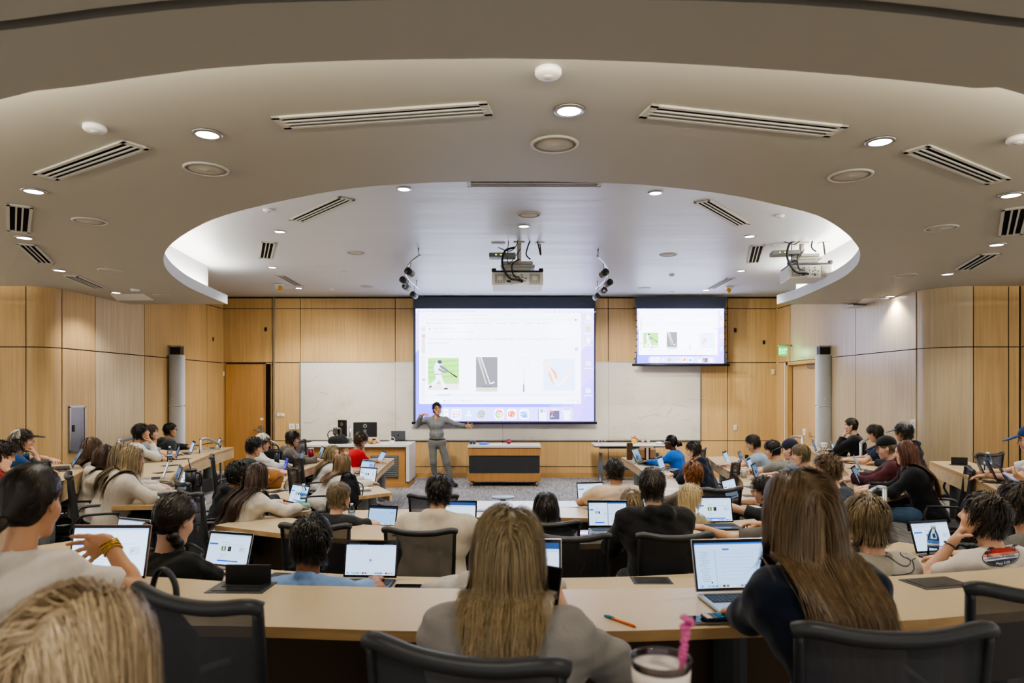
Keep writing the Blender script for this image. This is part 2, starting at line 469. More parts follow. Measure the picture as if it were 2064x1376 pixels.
for i, (w, b, z0, z1) in enumerate(((2.75, 5.85, 0, .1), (3.85, 4.5, .1, .2), (5.35, 3.1, .2, .42), (8.5, .15, .42, .6))):
    U = ucurve(w, b); mb = MB()
    zz = lambda P, z: [Vector((p.x, p.y, z)) for p in P]
    mb.strip(zz(U, z1), zz(outer, z1), 0); mb.strip(zz(U, z0), zz(U, z1), 1)
    struct(mb.build('floor_tier', [M_CARPET, plain('4c4a47', .8)]))

# ------------------------------------------------------------------ ceilings
def paint_mat(h, rough, streak=False):
    t = NT('ceiling_paint_' + h); c = hx(h)
    n = t.noise(1.2, 3, .5, (.4, 2.2, 1))
    col = t.mix(n.outputs[0], [x * .96 for x in c], c)
    if streak:
        s = t.noise(1.0, 4, .6, (.35, 5, 1)); b = t.bump(s.outputs[0], .25, .02)
        r = t.node('ShaderNodeMapRange', {'Value': s.outputs[0], 3: .3, 4: .5})
        t.bsdf(col, r.outputs[0], .55, bump=b)
    else: t.bsdf(col, rough, .4)
    return t.m
M_CB = paint_mat('b2afa4', .5); M_CC = paint_mat('ccd2da', .4, True)
arc3 = [(458.8, 610.7), (390, 583.6), (352.7, 560), (334, 539.5), (329.6, 522.5), (334, 505.6), (349, 488.6), (383, 465), (441, 437.7), (542.6, 410.6), (693.8, 381.5), (829, 370), (942, 366), (1080, 365.5), (1213, 368.8), (1300, 372.6), (1457.8, 390.5), (1574, 414.5), (1651.6, 435.8), (1702, 466.8), (1727, 494), (1733.8, 513.3), (1725, 536.6), (1690, 563.7), (1612.8, 598.6), (1566, 616)]
A3 = [atz(x, y, ZB) for x, y in arc3]; A3[0].y = A3[-1].y = 11.75
A3[0].x = atY(458.8, 11.75); A3[-1].x = atY(1566, 11.75)
A3 = resample(spline(A3, 6), 90)
arc2 = [(0, 201), (117, 180), (400, 140), (600, 126), (800, 120), (1000, 118), (1200, 121), (1400, 130), (1600, 143), (1800, 160), (2000, 182), (2064, 191)]
A2 = [atz(x, y, ZA) for x, y in arc2]
A2 = [Vector((-9, 9.6, ZA)), Vector((-6.8, 6.2, ZA)), Vector((-4.6, 3.9, ZA))] + A2 + [Vector((4.7, 4.0, ZA)), Vector((6.9, 6.3, ZA)), Vector((9, 9.6, ZA))]
A2 = resample(spline(A2, 6), 90)
def lift(P, z): return [Vector((p.x, p.y, z)) for p in P]
def offs(P, d):
    out = []
    for i, p in enumerate(P):
        t = (P[min(i + 1, len(P) - 1)] - P[max(i - 1, 0)]); t.z = 0; t.normalize()
        out.append(p + Vector((t.y, -t.x, 0)) * d)
    return out
# outer soffit (B): from the inner oval out to the walls
OB = resample([Vector((-9, 11.75, ZB)), Vector((-9, 1.2, ZB)), Vector((9, 1.2, ZB)), Vector((9, 11.75, ZB))], 90)
mb = MB(); mb.strip(A3, OB, 0, True)
mb.strip(A3, lift(A3, ZB + .155), 1, True)
IN = offs(A3, -.0); OUT = offs(A3, .34)
mb.strip(lift(A3, ZB + .155), lift(OUT, ZB + .155), 1, True)
mb.strip(lift(OUT, ZB + .155), lift(OUT, ZC), 1, True)
for sx, p in ((-1, A3[0]), (1, A3[-1])):     # front end faces of the soffit
    mb.add([(p.x, 11.75, ZB), (sx * 9, 11.75, ZB), (sx * 9, 11.75, ZB + .155), (p.x, 11.75, ZB + .155)], [[0, 1, 2, 3]], 1)
    x2 = p.x + sx * .34
    mb.add([(x2, 11.75, ZB), (sx * 9, 11.75, ZB), (sx * 9, 11.75, ZC), (x2, 11.75, ZC)], [[0, 1, 2, 3]], 1)
struct(mb.build('ceiling', [M_CB, paint_mat('d8dadb', .5)]))
mb = MB(); mb.add([(-8, 2, ZC), (8, 2, ZC), (8, YW + .1, ZC), (-8, YW + .1, ZC)], [[0, 3, 2, 1]])
struct(mb.build('ceiling', M_CC))
# near soffit (A), lower, with a cove behind its edge, and the shadow gap in front of it
mb = MB()
A1 = [atz(x, y, ZA) for x, y in ((-200, 92), (0, 64), (200, 36), (430, 12), (600, 4), (800, -1), (1040, -3), (1300, -1), (1500, 4), (1700, 16), (1900, 36), (2064, 59), (2260, 88))]
A1 = [Vector((-9, 7.2, ZA)), Vector((-6.6, 4.75, ZA)), Vector((-4.3, 3.05, ZA))] + A1 + [Vector((4.4, 3.1, ZA)), Vector((6.7, 4.8, ZA)), Vector((9, 7.2, ZA))]
A1 = resample(spline(A1, 6), 90)
mb.strip(A2, A1, 0, True); mb.strip(A2, lift(A2, ZA + .08), 0, True); mb.strip(lift(A2, ZA + .08), lift(A1, ZA + .08), 0)
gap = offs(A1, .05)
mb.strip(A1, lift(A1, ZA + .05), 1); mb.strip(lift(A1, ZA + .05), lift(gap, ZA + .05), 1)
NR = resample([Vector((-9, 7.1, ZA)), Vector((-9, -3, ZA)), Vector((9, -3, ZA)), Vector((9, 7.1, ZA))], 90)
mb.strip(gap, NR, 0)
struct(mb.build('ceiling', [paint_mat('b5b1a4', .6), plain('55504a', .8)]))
# hidden LED strips in both coves
mb = MB(); L = offs(A3, .2); mb.strip(lift(L[:30], ZB + .165), lift(offs(A3, .28)[:30], ZB + .165)); mb.strip(lift(L[60:], ZB + .165), lift(offs(A3, .28)[60:], ZB + .165))
mb.build('cove_light_strip', emit('fff6e6', 45)); o = COL.objects['cove_light_strip']; tag(o, 'warm LED strip hidden in the cove of the inner oval ceiling', 'strip light')
mb = MB(); L = offs(A2, .12); mb.strip(lift(L, ZA + .085), lift(offs(A2, .17), ZA + .085))
o = mb.build('cove_light_strip', emit('fff3dc', 170)); tag(o, 'warm LED strip hidden behind the near curved soffit edge', 'strip light')

# ------------------------------------------------------------------ ceiling fittings
M_VSLOT = plain('121110', .9, spec=.1); M_TRIM = plain('c4c1b8', .5); M_GRILLE = plain('bdb6a9', .6)
def vent(quad, z, n, label):
    P = [atz(x, y, z) for x, y in quad]; c = sum(P, Vector()) / 4
    e1 = (P[1] + P[2] - P[0] - P[3]) / 2; e2 = (P[3] + P[2] - P[0] - P[1]) / 2
    if e1.length < e2.length: e1, e2 = e2, e1
    L, W = e1.length, e2.length; ang = math.atan2(e1.y, e1.x)
    t = thing('ceiling_vent', label, 'vent', (c.x, c.y, z), ang, 'slot vents in the ceiling')
    f = .022; mb = MB(); zz = -.012
    mb.box((0, W / 2 - f / 2, zz / 2), (L, f, .012)); mb.box((0, -W / 2 + f / 2, zz / 2), (L, f, .012))
    mb.box((L / 2 - f, 0, zz / 2), (f * 2, W, .012)); mb.box((-L / 2 + f, 0, zz / 2), (f * 2, W, .012))
    mb.build('vent_frame', M_TRIM, t)
    MB().box((0, 0, -.001), (L - .04, W - .03, .002)).build('vent_slots', M_VSLOT, t)
    mb = MB(); s = (W - 2 * f) / n
    for k in range(1, n): mb.box((0, -W / 2 + f + s * k, -.009), (L - .05, s * .30, .009))
    mb.build('vent_blades', M_TRIM, t)
for q, z, lb in (
    (((543, 234), (980, 204), (995, 228), (578, 257)), ZB, 'long white slot vent in the outer ceiling, upper left of centre'),
    (((1286.5, 233.5), (1314, 208), (1712, 252.5), (1669, 273)), ZB, 'long white slot vent in the outer ceiling, upper right of centre'),
    (((63.4, 349.5), (246.5, 280.7), (304, 297.3), (117.3, 359.7)), ZB, 'slanting slot vent in the upper left of the outer ceiling'),
    (((1816, 304), (1875, 289.7), (2038, 359.5), (1989, 369)), ZB, 'slanting slot vent in the upper right of the outer ceiling'),
    (((13.6, 409.6), (65.4, 415.7), (61, 467.5), (13.6, 464)), ZB, 'short slot vent at the far left edge of the ceiling'),
    (((32.2, 489.6), (71.9, 492), (109.5, 530.6), (76, 529)), ZB, 'slanting slot vent low on the left, above the rounded wall corner'),
    (((125.5, 554), (154, 554.7), (217, 580.5), (190, 581)), ZB, 'left slot vent closest to the left wall panels'),
    (((2021.7, 419.5), (2075, 415), (2062, 471), (2011, 474.6)), ZB, 'short slot vent at the far right edge of the ceiling'),
    (((1922, 543.6), (1981, 510), (2015, 510), (1958, 543.6)), ZB, 'slanting slot vent low on the right, above the rounded wall corner'),
    (((938, 362), (1217, 362), (1211, 375), (943, 375)), ZC, 'long slot vent half hidden behind the oval edge at top centre'),
    (((579.5, 442.4), (684, 395.5), (715.5, 401), (612.4, 446.7)), ZC, 'slanting slot vent inside the left part of the oval ceiling'),
    (((1397, 406), (1430.7, 401.7), (1512, 450), (1485, 455)), ZC, 'slanting slot vent inside the right part of the oval ceiling'),
    (((526.4, 486), (555.4, 488), (547, 521), (522, 520)), ZC, 'short slot vent at the left of the oval ceiling'),
    (((1514, 494), (1542, 493), (1530, 528.8), (1507, 528.8)), ZC, 'short slot vent beside the right projector, bluish from the screen'),
    (((556, 554), (571.7, 553), (612.4, 575.4), (595, 575.4)), ZC, 'left slot vent nearest the front wall beside the amber strobe'),
    (((1465.5, 559), (1482, 559), (1442, 581), (1423.7, 581)), ZC, 'right slot vent nearest the front wall beside the amber strobe')):
    vent(q, z, 3, lb)
def downlight(x, y, z, label, w, c=(1, .93, .83)):
    p = atz(x, y, z); t = thing('ceiling_light', label, 'downlight', p, 0, 'round recessed downlights')
    mb = MB(); mb.lathe([(.062, -.004), (.062, -.012), (.082, -.008), (.084, 0)], n=24); mb.build('trim_ring', M_STEEL, t)
    MB().lathe([(.063, -.008), (.001, -.008)], n=24).build('lens', emit('fff6ee', 14), t)
    l = bpy.data.lights.new('downlight_lamp', 'SPOT'); l.energy = w; l.spot_size = R(125); l.spot_blend = .6; l.shadow_soft_size = .07; l.color = c
    lo = link(bpy.data.objects.new('downlight_lamp', l)); lo.location = p - Vector((0, 0, .03))
WB, WC = 42, 95
for x, y, lb in ((1147, 221, 'top centre of the outer ceiling, nearest the camera'), (418, 269, 'upper left, between two slanting vents'), (1774, 284, 'upper right, between two slanting vents'), (68, 384, 'far left edge, above the short vent'), (2038, 392, 'far right edge, above the short vent'), (49, 478, 'far left, below the short vent'), (2009, 492, 'far right, below the short vent'), (120, 544, 'left, above the vent near the wall panels'), (1910, 551.5, 'right, above the rounded wall corner'), (234, 589, 'left, beside the ceiling access panel'), (1794, 596.5, 'right, beside the ceiling access panel')):
    downlight(x, y, ZB, 'recessed round downlight in the outer ceiling, ' + lb, WB)
for x, y, lb in ((814, 380, 'left of the long top vent'), (1321, 388, 'right of the long top vent'), (564, 466, 'left side, below a slanting vent'), (1511, 475.5, 'right side, below a slanting vent'), (1056, 455, 'centre, above the middle projector'), (549, 538, 'left, below the short vent'), (1494, 545, 'right, below the short vent'), (602, 580, 'left, nearest the front wall'), (1423, 584, 'right, nearest the front wall')):
    downlight(x, y, ZC, 'recessed round downlight inside the oval ceiling, ' + lb, WC, (1, .97, .93))
for x, y, z, r, lb in ((1118, 290, ZB, .146, 'top centre of the outer ceiling'), (416, 340, ZB, .146, 'upper left of the outer ceiling'), (1714, 353, ZB, .146, 'upper right of the outer ceiling'), (181, 445, ZB, .14, 'left of the outer ceiling beside the short vent'), (1897, 459, ZB, .14, 'right of the outer ceiling beside the short vent'), (222, 544, ZB, .14, 'low left of the outer ceiling'), (1825, 554, ZB, .14, 'low right of the outer ceiling'), (325, 594, ZB, .13, 'far left beside the oval edge'), (1714, 607, ZB, .13, 'far right beside the oval edge'),
                     (1066, 432, ZC, .146, 'centre of the oval above the projector'), (717, 509, ZC, .14, 'left half of the oval ceiling'), (1347, 513, ZC, .14, 'right half of the oval ceiling'), (740, 577, ZC, .14, 'left of the oval near the front wall'), (1298, 580, ZC, .14, 'right of the oval near the front wall')):
    t = thing('ceiling_speaker', 'flat round ceiling speaker, ' + lb, 'speaker', atz(x, y, z), 0, 'round ceiling speakers')
    MB().lathe([(r * .86, -.004), (r * .88, -.012), (r * .98, -.009), (r, 0)], n=32).build('speaker_rim', M_TRIM, t)
    MB().lathe([(r * .87, -.006), (r * .5, -.008), (.012, -.009), (.008, -.013), (.001, -.013)], n=32).build('speaker_grille', M_GRILLE, t)
for x, y, z, r, lb in ((1105, 141, ZB, .062, 'round white smoke detector below the near soffit edge'), (191, 254, ZB, .06, 'small round sensor in the upper left ceiling'), (2052, 277, ZB, .06, 'small round sensor at the upper right edge of the ceiling'), (540, 421, ZC, .055, 'small round sensor at the left edge of the oval'), (1572, 433, ZC, .055, 'small round sensor at the right edge of the oval'), (696, 548, ZC, .05, 'small round sensor left of the track lights'), (1354, 553, ZC, .05, 'small round sensor above the second screen'), (272, 582, ZB, .06, 'small round sensor by the left access panel'), (1784, 599, ZB, .06, 'small round sensor by the right access panel'), (668, 582, ZC, .05, 'tiny sensor on the left near the front wall'), (1354, 587, ZC, .05, 'tiny sensor just over the second screen')):
    t = thing('ceiling_sensor', lb, 'sensor', atz(x, y, z), 0)
    MB().lathe([(r, 0), (r, -.02), (r * .85, -.03), (.001, -.032)], n=24).build('sensor_body', M_WHITE, t)
    MB().lathe([(r * .4, -.031), (r * .3, -.038), (.001, -.038)], n=16).build('sensor_cap', M_TRIM, t)
for q, z, lb in ((((222, 592), (290, 592), (310, 604), (236, 605)), ZB, 'pale rectangular access panel in the left ceiling'), (((1740, 601), (1812, 600), (1800, 612), (1726, 613)), ZB, 'pale rectangular access panel in the right ceiling')):
    P = [atz(x, y, z) for x, y in q]; mb = MB()
    mb.prism([(p.x, p.y) for p in P], z - .006, z - .0005); o = mb.build('access_panel', M_WHITE); tag(o, lb, 'panel')
p = atz(1722, 613, ZB); t = thing('wireless_router', 'flat white wireless box under the right ceiling edge', 'access point', p, .2)
MB().box((0, 0, -.03), (.28, .28, .04), bev=.015).build('router_body', M_WHITE, t); MB().box((0, -.141, -.03), (.26, .004, .012)).build('router_slot', M_DARK, t)
for x, lb in ((563, 'left'), (1470, 'right')):
    p = atz(x, 572 if x < 1000 else 577, ZC); t = thing('strobe_light', f'white ceiling strobe with amber lens, {lb} of the front screens', 'strobe', p)
    MB().box((0, 0, -.02), (.16, .12, .04), bev=.01).build('strobe_base', M_WHITE, t)
    MB().box((-.01, -.02, -.07), (.1, .09, .07), bev=.02).build('strobe_body', M_WHITE, t)
    MB().ball((.03 if x < 1000 else -.03, -.04, -.09), .05).build('amber_lens', plain('d79a2b', .25), t)

# ------------------------------------------------------------------ wall fittings
M_WB = None
t = NT('whiteboard_enamel')
n = t.noise(1.0, 6, .65, (1.6, 1, 3.2)); n2 = t.noise(.7, 2)
sm = t.node('ShaderNodeMath', {0: n.outputs[0], 1: n2.outputs[0]}, operation='MULTIPLY')
col = t.ramp(sm.outputs[0], [(.20, hx('d9d6cc')), (.30, hx('d4d0c5')), (.40, hx('c3beb2'))])
t.bsdf(col, .3, .5); M_WB = t.m
t = thing('whiteboard', 'long whiteboard with faint erased marker smudges along the front wall', 'whiteboard', (0, YW, 0))
zt, zb = fz(730.5), fz(886)
for x0, x1 in ((607, 797), (798, 1013), (1014, 1226), (1227, 1410)):
    MB().box(((fx(x0) + fx(x1)) / 2, -.024, (zt + zb) / 2), (fx(x1) - fx(x0) + .006, .02, zt - zb)).build('board_panel', M_WB, t)
mb = MB(); mb.box((fx(1008.5), -.03, zb - .012), (fx(1411) - fx(606), .05, .022)); mb.box((fx(1008.5), -.026, zt + .008), (fx(1411) - fx(606), .03, .018))
for x in (606.5, 1411): mb.box((fx(x), -.026, (zt + zb) / 2), (.02, .03, zt - zb))
mb.build('board_frame', M_ALU, t)
# faint erased diagrams
cv = Canvas(); rnd = random.Random(4)
for k in range(34):
    x = fx(rnd.choice((rnd.uniform(620, 780), rnd.uniform(1240, 1400)))); z = fz(rnd.uniform(765, 850)); pts = [(x, z)]
    a = rnd.uniform(0, 6.3)
    for j in range(rnd.randint(3, 9)): a += rnd.uniform(-.7, .7); pts.append((pts[-1][0] + .06 * math.cos(a), pts[-1][1] + .04 * math.sin(a)))
    cv.line(pts, .011, rnd.choice(('c9c4b9', 'c4beb2', 'cdc8bd')))
o = cv.build('marker_smudges', print_mat(), t); o.location = (0, -.036, 0); o['kind'] = 'stuff'
def plate(x, y, w, h, D, label, wall='front', mat=None, nm='wall_switch', cat='switch'):
    if wall == 'front': p = at(x, y, YW - .015); rz = 0
    elif wall == 'left': D = XL * F / (x - CX); p = at(x, y, D); p.x += .012; rz = R(90)
    else: D = XR * F / (x - CX); p = at(x, y, D); p.x -= .012; rz = R(-90)
    t = thing(nm, label, cat, p, rz)
    MB().box((0, -.008, 0), (w, .016, h), bev=.004).build('plate', mat or M_WHITE, t)
    MB().box((0, -.018, 0), (w * .35, .008, h * .45)).build('rocker' if nm == 'wall_switch' else 'insert', M_TRIM if mat is None else M_DARK, t)
plate(566, 836, .17, .075, 0, 'wide white call panel beside the left door', nm='wall_panel', cat='panel')
plate(588, 859.5, .135, .13, 0, 'square white switch plate left of the whiteboard')
plate(600, 859.5, .07, .125, 0, 'narrow white switch plate touching the whiteboard edge')
plate(1482, 861, .07, .12, 0, 'white light switch on the front wall, right of the whiteboard')
plate(536, 663.5, .055, .09, 0, 'small black sensor high on the front wall, left', mat=M_DARK, nm='wall_sensor', cat='sensor')
plate(1482, 665.5, .055, .09, 0, 'small black sensor high on the front wall, right of the second screen', mat=M_DARK, nm='wall_sensor', cat='sensor')
plate(1539.5, 689.5, .05, .09, 0, 'small black sensor under the right ceiling corner by the exit sign', mat=M_DARK, nm='wall_sensor', cat='sensor')
plate(1558, 749, .06, .11, 0, 'small white box by the right door frame', nm='wall_panel', cat='panel')
plate(1505, 922, .08, .13, 0, 'dark power outlet low on the front wall, right', mat=M_DARK, nm='wall_outlet', cat='outlet')
plate(428, 683.5, .05, .09, 0, 'small black sensor high on the left wall', 'left', M_DARK, 'wall_sensor', 'sensor')
plate(449.5, 753, .07, .1, 0, 'small white sensor above the left door frame', nm='wall_panel', cat='panel')
plate(1623, 870, .12, .13, 0, 'white switch on the right wall by the speaker column', 'right')
plate(1843, 855, .12, .14, 0, 'white switch on the right wall near the rounded corner', 'right')
D = XR * F / (1798 - CX); p = at(1798, 621, D)
o = MB().box((0, 0, 0), (.004, .28, .035)).build('blue_tape', plain('2f7fd0', .6), None, (p.x - .001, p.y, p.z)); tag(o, 'short strip of blue tape high on the right wall', 'tape')
# fire extinguisher cabinet
D = 10.33; t = thing('extinguisher_cabinet', 'steel fire extinguisher cabinet set in the left wall', 'cabinet', (XL + .012, D, 0), R(90))
zt, zb = 1.745, 1.075
mb = MB(); W = .36
for sx in (-1, 1): mb.box((sx * W / 2, -.012, (zt + zb) / 2), (.03, .024, zt - zb))
for z in (zt, zb): mb.box((0, -.012, z), (W + .03, .024, .03))
mb.build('cabinet_frame', M_STEEL, t)
MB().box((0, -.008, (zt + zb) / 2), (W - .03, .012, zt - zb - .03)).build('cabinet_door', plain('8f8e96', .3, .7), t)
MB().box((-.1, -.02, 1.42), (.045, .014, .1), bev=.004).build('cabinet_latch', M_DARK, t)
cv = Canvas()
for k, ch in enumerate('FIRE EXTINGUISHER'): cv.text(ch, 0, -k * .031, .03, '3a2c30', 'CENTER')
o = cv.build('cabinet_lettering', print_mat(), t); o.location = (.09, -.0155, 1.66)
# speaker columns
for sgn, px, nm in ((-1, 357.5, 'left'), (1, 1659, 'right')):
    D = 13.15 if sgn < 0 else 13.0; X = atY(px, D)
    def zz(y): return zof(y, D)
    mbk = MB(); w0 = .3
    t = thing('wall_niche', f'dark niche with steel edge above the {nm} speaker column', 'niche', (X - sgn * -.02, D, 0))
    MB().box((0, .02, zz(706)), (.2, .14, .17)).build('niche_box', M_BLK, t)
    mb = MB(); mb.box((0, -.055, zz(698)), (.26, .02, .03)); mb.box((-sgn * -.115, -.055, zz(706)), (.03, .02, .17)); mb.build('niche_frame', M_ALU, t)
    for y0, y1, k in ((716, 817, 'upper'), (819, 925, 'lower')):
        z0, z1 = zz(y1), zz(y0)
        t = thing('column_speaker', f'{k} pale grey column loudspeaker on the {nm} wall', 'speaker', (X, D - .02, z0))
        prof = []
        def fn(u, v, z0=z0, z1=z1):
            a = math.pi * u; b = 1 - .10 * (2 * v - 1) ** 2
            return Vector((-.135 * math.cos(a), -.02 - .1 * math.sin(a) ** .7 * b if math.sin(a) > 0 else -.02, v * (z1 - z0)))
        mb = MB(); mb.grid(fn, 16, 8); mb.build('speaker_grille', plain('b9bcbd', .55), t)
        mb = MB(); mb.box((0, .02, (z1 - z0) / 2), (.27, .09, z1 - z0), bev=.01); mb.box((0, -.03, z1 - z0 + .004), (.25, .14, .012), bev=.004); mb.build('speaker_shell', plain('cfd1d1', .45), t)
        MB().lathe([(.012, -.0), (.012, .004), (.001, .004)], (-.03, -.123, .12 * (z1 - z0) / .9), ax=(0, -1, 0)).build('badge', M_WHITE, t)
# exit sign
D = 14.6; t = thing('exit_sign', 'glowing green EXIT sign on an arm from the right wall', 'exit sign', at(1578, 707.5, D), R(24))
MB().box((0, 0, 0), (.25, .012, .2), bev=.003).build('sign_plate', emit('2fd05a', .9), t)
cv = Canvas(); cv.text('EXIT', 0, -.06, .16, 'f4fff4', 'CENTER', .72); o = cv.build('sign_lettering', screen_mat(1.6), t); o.location = (0, -.008, .002)
mb = MB(); mb.box((0, 0, .115), (.27, .04, .03), bev=.006); mb.tube([(.1, 0, .125), (.32, .05, .13)], .02); mb.build('sign_bracket', M_ALU, t)
l = bpy.data.lights.new('exit_sign_glow', 'POINT'); l.energy = 1.2; l.color = (.25, 1, .4); l.shadow_soft_size = .1
lo = link(bpy.data.objects.new('exit_sign_glow', l)); lo.location = t.location + Vector((.05, -.15, -.05))
# ================================================================== PROJECTION AND SCREENS
def pic_batter(cv, x, z, w, h):
    P = lambda a, b: (x + a * w, z + b * h)
    cv.rect(x, z, w, h, 'b5dc90'); cv.rect(x, z, w, .22 * h, 'ece6d6'); cv.rect(x, z + .2 * h, w, .04 * h, 'c9d3a8')
    for k in range(4): cv.poly([P(0, .35 + .16 * k), P(1, .42 + .16 * k), P(1, .48 + .16 * k), P(0, .42 + .16 * k)], 'a6d47f')
    cv.line([P(.30, .5), P(.30, .32), P(.08, .12)], .11 * w, 'eef2f6'); cv.line([P(.36, .5), P(.44, .28), P(.56, .08)], .11 * w, 'eef2f6')
    cv.line([P(.33, .5), P(.3, .72), P(.36, .84)], .22 * w, 'e8ecf2'); cv.line([P(.38, .76), P(.55, .66), P(.63, .6)], .07 * w, '8d8f98')
    cv.line([P(.34, .66), P(.5, .57), P(.63, .58)], .07 * w, 'a09a98'); cv.line([P(.62, .61), P(.94, .4)], .02 * w, '6a5248', .045 * w)
    cv.ell(*P(.38, .88), .07 * w, .06 * h, '6f7680'); cv.line([P(.04, .08), P(.12, .14)], .06 * w, '8a8a8a'); cv.line([P(.52, .05), P(.64, .05)], .05 * w, '77706a')
    cv.line([P(.22, .5), P(.42, .5)], .03 * w, 'b98d80')
def pic_club(cv, x, z, w, h):
    P = lambda a, b: (x + a * w, z + b * h)
    cv.rect(x, z, w, h, '9c9a98'); cv.rect(x, z, w, .12 * h, 'cfd3bf')
    cv.line([P(.1, 1), P(.48, .22)], .1 * w, 'c9cbb8', .05 * w); cv.line([P(.22, 1), P(.66, .22)], .07 * w, 'dfe2dc', .04 * w)
    cv.line([P(.66, .23), P(.78, .25), P(.86, .28)], .06 * w, 'e6ece8'); cv.line([P(.3, .16), P(.5, .13), P(.75, .15)], .03 * w, '8a837c')
def pic_racket(cv, x, z, w, h):
    pts = [(x + .5 * w + .42 * w * math.sin(a), z + .82 * h + .17 * h * math.cos(a)) for a in [R(-130 + 13 * k) for k in range(21)]]
    cv.line(pts, .03 * w, 'f1e3d2'); cv.line([(x + .5 * w, z + .22 * h), (x + .5 * w, z + .62 * h)], .07 * w, 'f3ead8')
    cv.rect(x + .44 * w, z, .12 * w, .22 * h, '9fa3a8'); cv.rect(x + .45 * w, z + .22 * h, .1 * w, .06 * h, 'efe2ab')
def pic_arm(cv, x, z, w, h, strong=False):
    P = lambda a, b: (x + a * w, z + b * h)
    cv.rect(x, z, w, h, 'b9def0' if strong else 'e3edfa'); s = 'f3d3c2' if strong else 'f6ece6'
    cv.line([P(.08, .82), P(.2, .6), P(.4, .14)], .2 * w, s, .14 * w); cv.line([P(.4, .14), P(.62, .3), P(.82, .5), P(.86, .7)], .16 * w, s, .13 * w)
    cv.ell(*P(.83, .68), .12 * w, .1 * h, s); cv.ell(*P(.12, .85), .16 * w, .1 * h, s)
    c = 'd2503f' if strong else 'eebfa0'
    cv.poly([P(.18, .74), P(.3, .68), P(.42, .56), P(.44, .42), P(.38, .28), P(.3, .5)], c); cv.poly([P(.15, .66), P(.26, .46), P(.34, .18), P(.24, .3), P(.16, .5)], 'e2735c' if strong else 'eec6ac')
    cv.line([P(.2, .7), P(.36, .4), P(.42, .16)], .03 * w, 'fdf6f0'); cv.line([P(.42, .14), P(.6, .26), P(.76, .42)], .05 * w, 'fdfaf7')
def desktop(cv, w, faded):
    s = w / 1772.
    X = lambda v: (v - 80) * s
    Z = lambda v: (1312 - v) * s
    def rc(x0, y0, x1, y1, c, r=0): cv.rect(X(x0), Z(y1), (x1 - x0) * s, (y1 - y0) * s, c, r * s)
    rc(80, 205, 1852, 1312, '9d92f2')
    # purple wallpaper in diagonal bands
    for k, c in enumerate(('b4a4f4', 'c3aef4', 'd2b8f3', 'c4b2f5')): cv.poly([(X(1852 - 60 * k), Z(1312)), (X(1852), Z(1312 - 0)), (X(1852), Z(420 + 160 * k)), (X(1330 + 120 * k), Z(1312))], c)
    cv.poly([(X(1724), Z(205)), (X(1852), Z(205)), (X(1852), Z(560)), (X(1724), Z(700))], 'ecd9f4'); cv.poly([(X(1724), Z(620)), (X(1852), Z(500)), (X(1852), Z(860)), (X(1724), Z(980))], 'd6c2f3')
    cv.poly([(X(80), Z(205)), (X(116), Z(205)), (X(116), Z(600)), (X(80), Z(640))], 'dcd0f6')
    rc(80, 205, 1852, 245, 'f6f2fb')
    rc(114, 245, 1724, 1140, 'fdfdfd', 14); rc(114, 262, 176, 1130, 'fafafa')
    for i, tx in enumerate(('Chrome', 'File', 'Edit', 'View', 'History', 'Bookmarks', 'Profiles', 'Tab', 'Window', 'Help')): cv.text(tx, X((135, 202, 243, 284, 330, 388, 470, 532, 572, 634)[i]), Z(236), 17 * s, 'a9a4b8')
    cv.ell(X(110), Z(230), 6 * s, 7 * s, '8a8698')
    for i, c in enumerate(('f4b8b0', 'f3deaa', 'b9e0b0')): cv.ell(X(203 + 18 * i), Z(265), 5 * s, 5 * s, c)
    for x, tx in ((292, 'Notes on Section 3.pptx'), (512, 'Applications By Size - Self'), (735, 'Content'), (950, 'New Photos'), (1370, ''), (1718, 'Mon Oct 9  10:05 AM')): cv.text(tx, X(x) - (0 if x < 1700 else 0), Z(272 if x < 1700 else 243), 17 * s, 'c2c2cc')
    for k in range(8): cv.rect(X(1368 + 46 * k), Z(243), 12 * s, 11 * s, 'b9b4c6')
    cv.rect(X(712), Z(273), 14 * s, 14 * s, 'b5d2ea')
    rc(190, 300, 1710, 322, 'f6f6f7', 10); cv.text('app.tophat.com/e/  /lecture', X(325), Z(316), 17 * s, 'd2d2d8'); cv.ell(X(1671), Z(315), 10 * s, 10 * s, 'a5a5ab')
    for x, c in ((196, 'b7cbe8'), (322, 'd8cdbd'), (586, 'dcb9b2'), (1298, 'e6b6b4')): rc(x - 7, 341, x + 8, 355, c)
    for x in (212, 336, 475, 604, 740, 890, 1010, 1160, 1312): rc(x, 344, x + 95, 352, 'e0dfe4')
    cv.poly([(X(207), Z(397)), (X(232), Z(397)), (X(224), Z(410)), (X(215), Z(410))], 'd9a6b6'); cv.ell(X(219), Z(424), 5 * s, 5 * s, 'a7b4dd')
    cv.text('Join Code: 877420', X(262), Z(406), 27 * s, 'bcbcc4'); cv.text('Text 5309 + your response to (315) 636-0905', X(262), Z(439), 21 * s, 'b4b4bb')
    cv.text('In the following examples on the image, which example is holding the longer arm side and using the shorter arm side to', X(196), Z(510), 28.2 * s, 'b0b0b8')
    cv.text('create more force?', X(196), Z(550), 28.2 * s, 'b0b0b8')
    rc(1662, 586, 1692, 617, 'a9c1d8', 4); rc(1667, 592, 1680, 604, 'dfe9f1'); rc(1681, 603, 1688, 612, 'dfe9f1')
    pic_batter(cv, X(203), Z(1006), 307 * s, 316 * s); pic_club(cv, X(680), Z(1019), 213 * s, 340 * s); pic_racket(cv, X(1090), Z(1026), 128 * s, 352 * s); pic_arm(cv, X(1350), Z(1010), 312 * s, 314 * s)
    cv.text('130 answered', X(188), Z(1062), 19 * s, 'c3c6cf'); rc(300, 1042, 1700, 1063, 'f2f4f8'); rc(300, 1042, 430, 1064, 'cfe5f4')
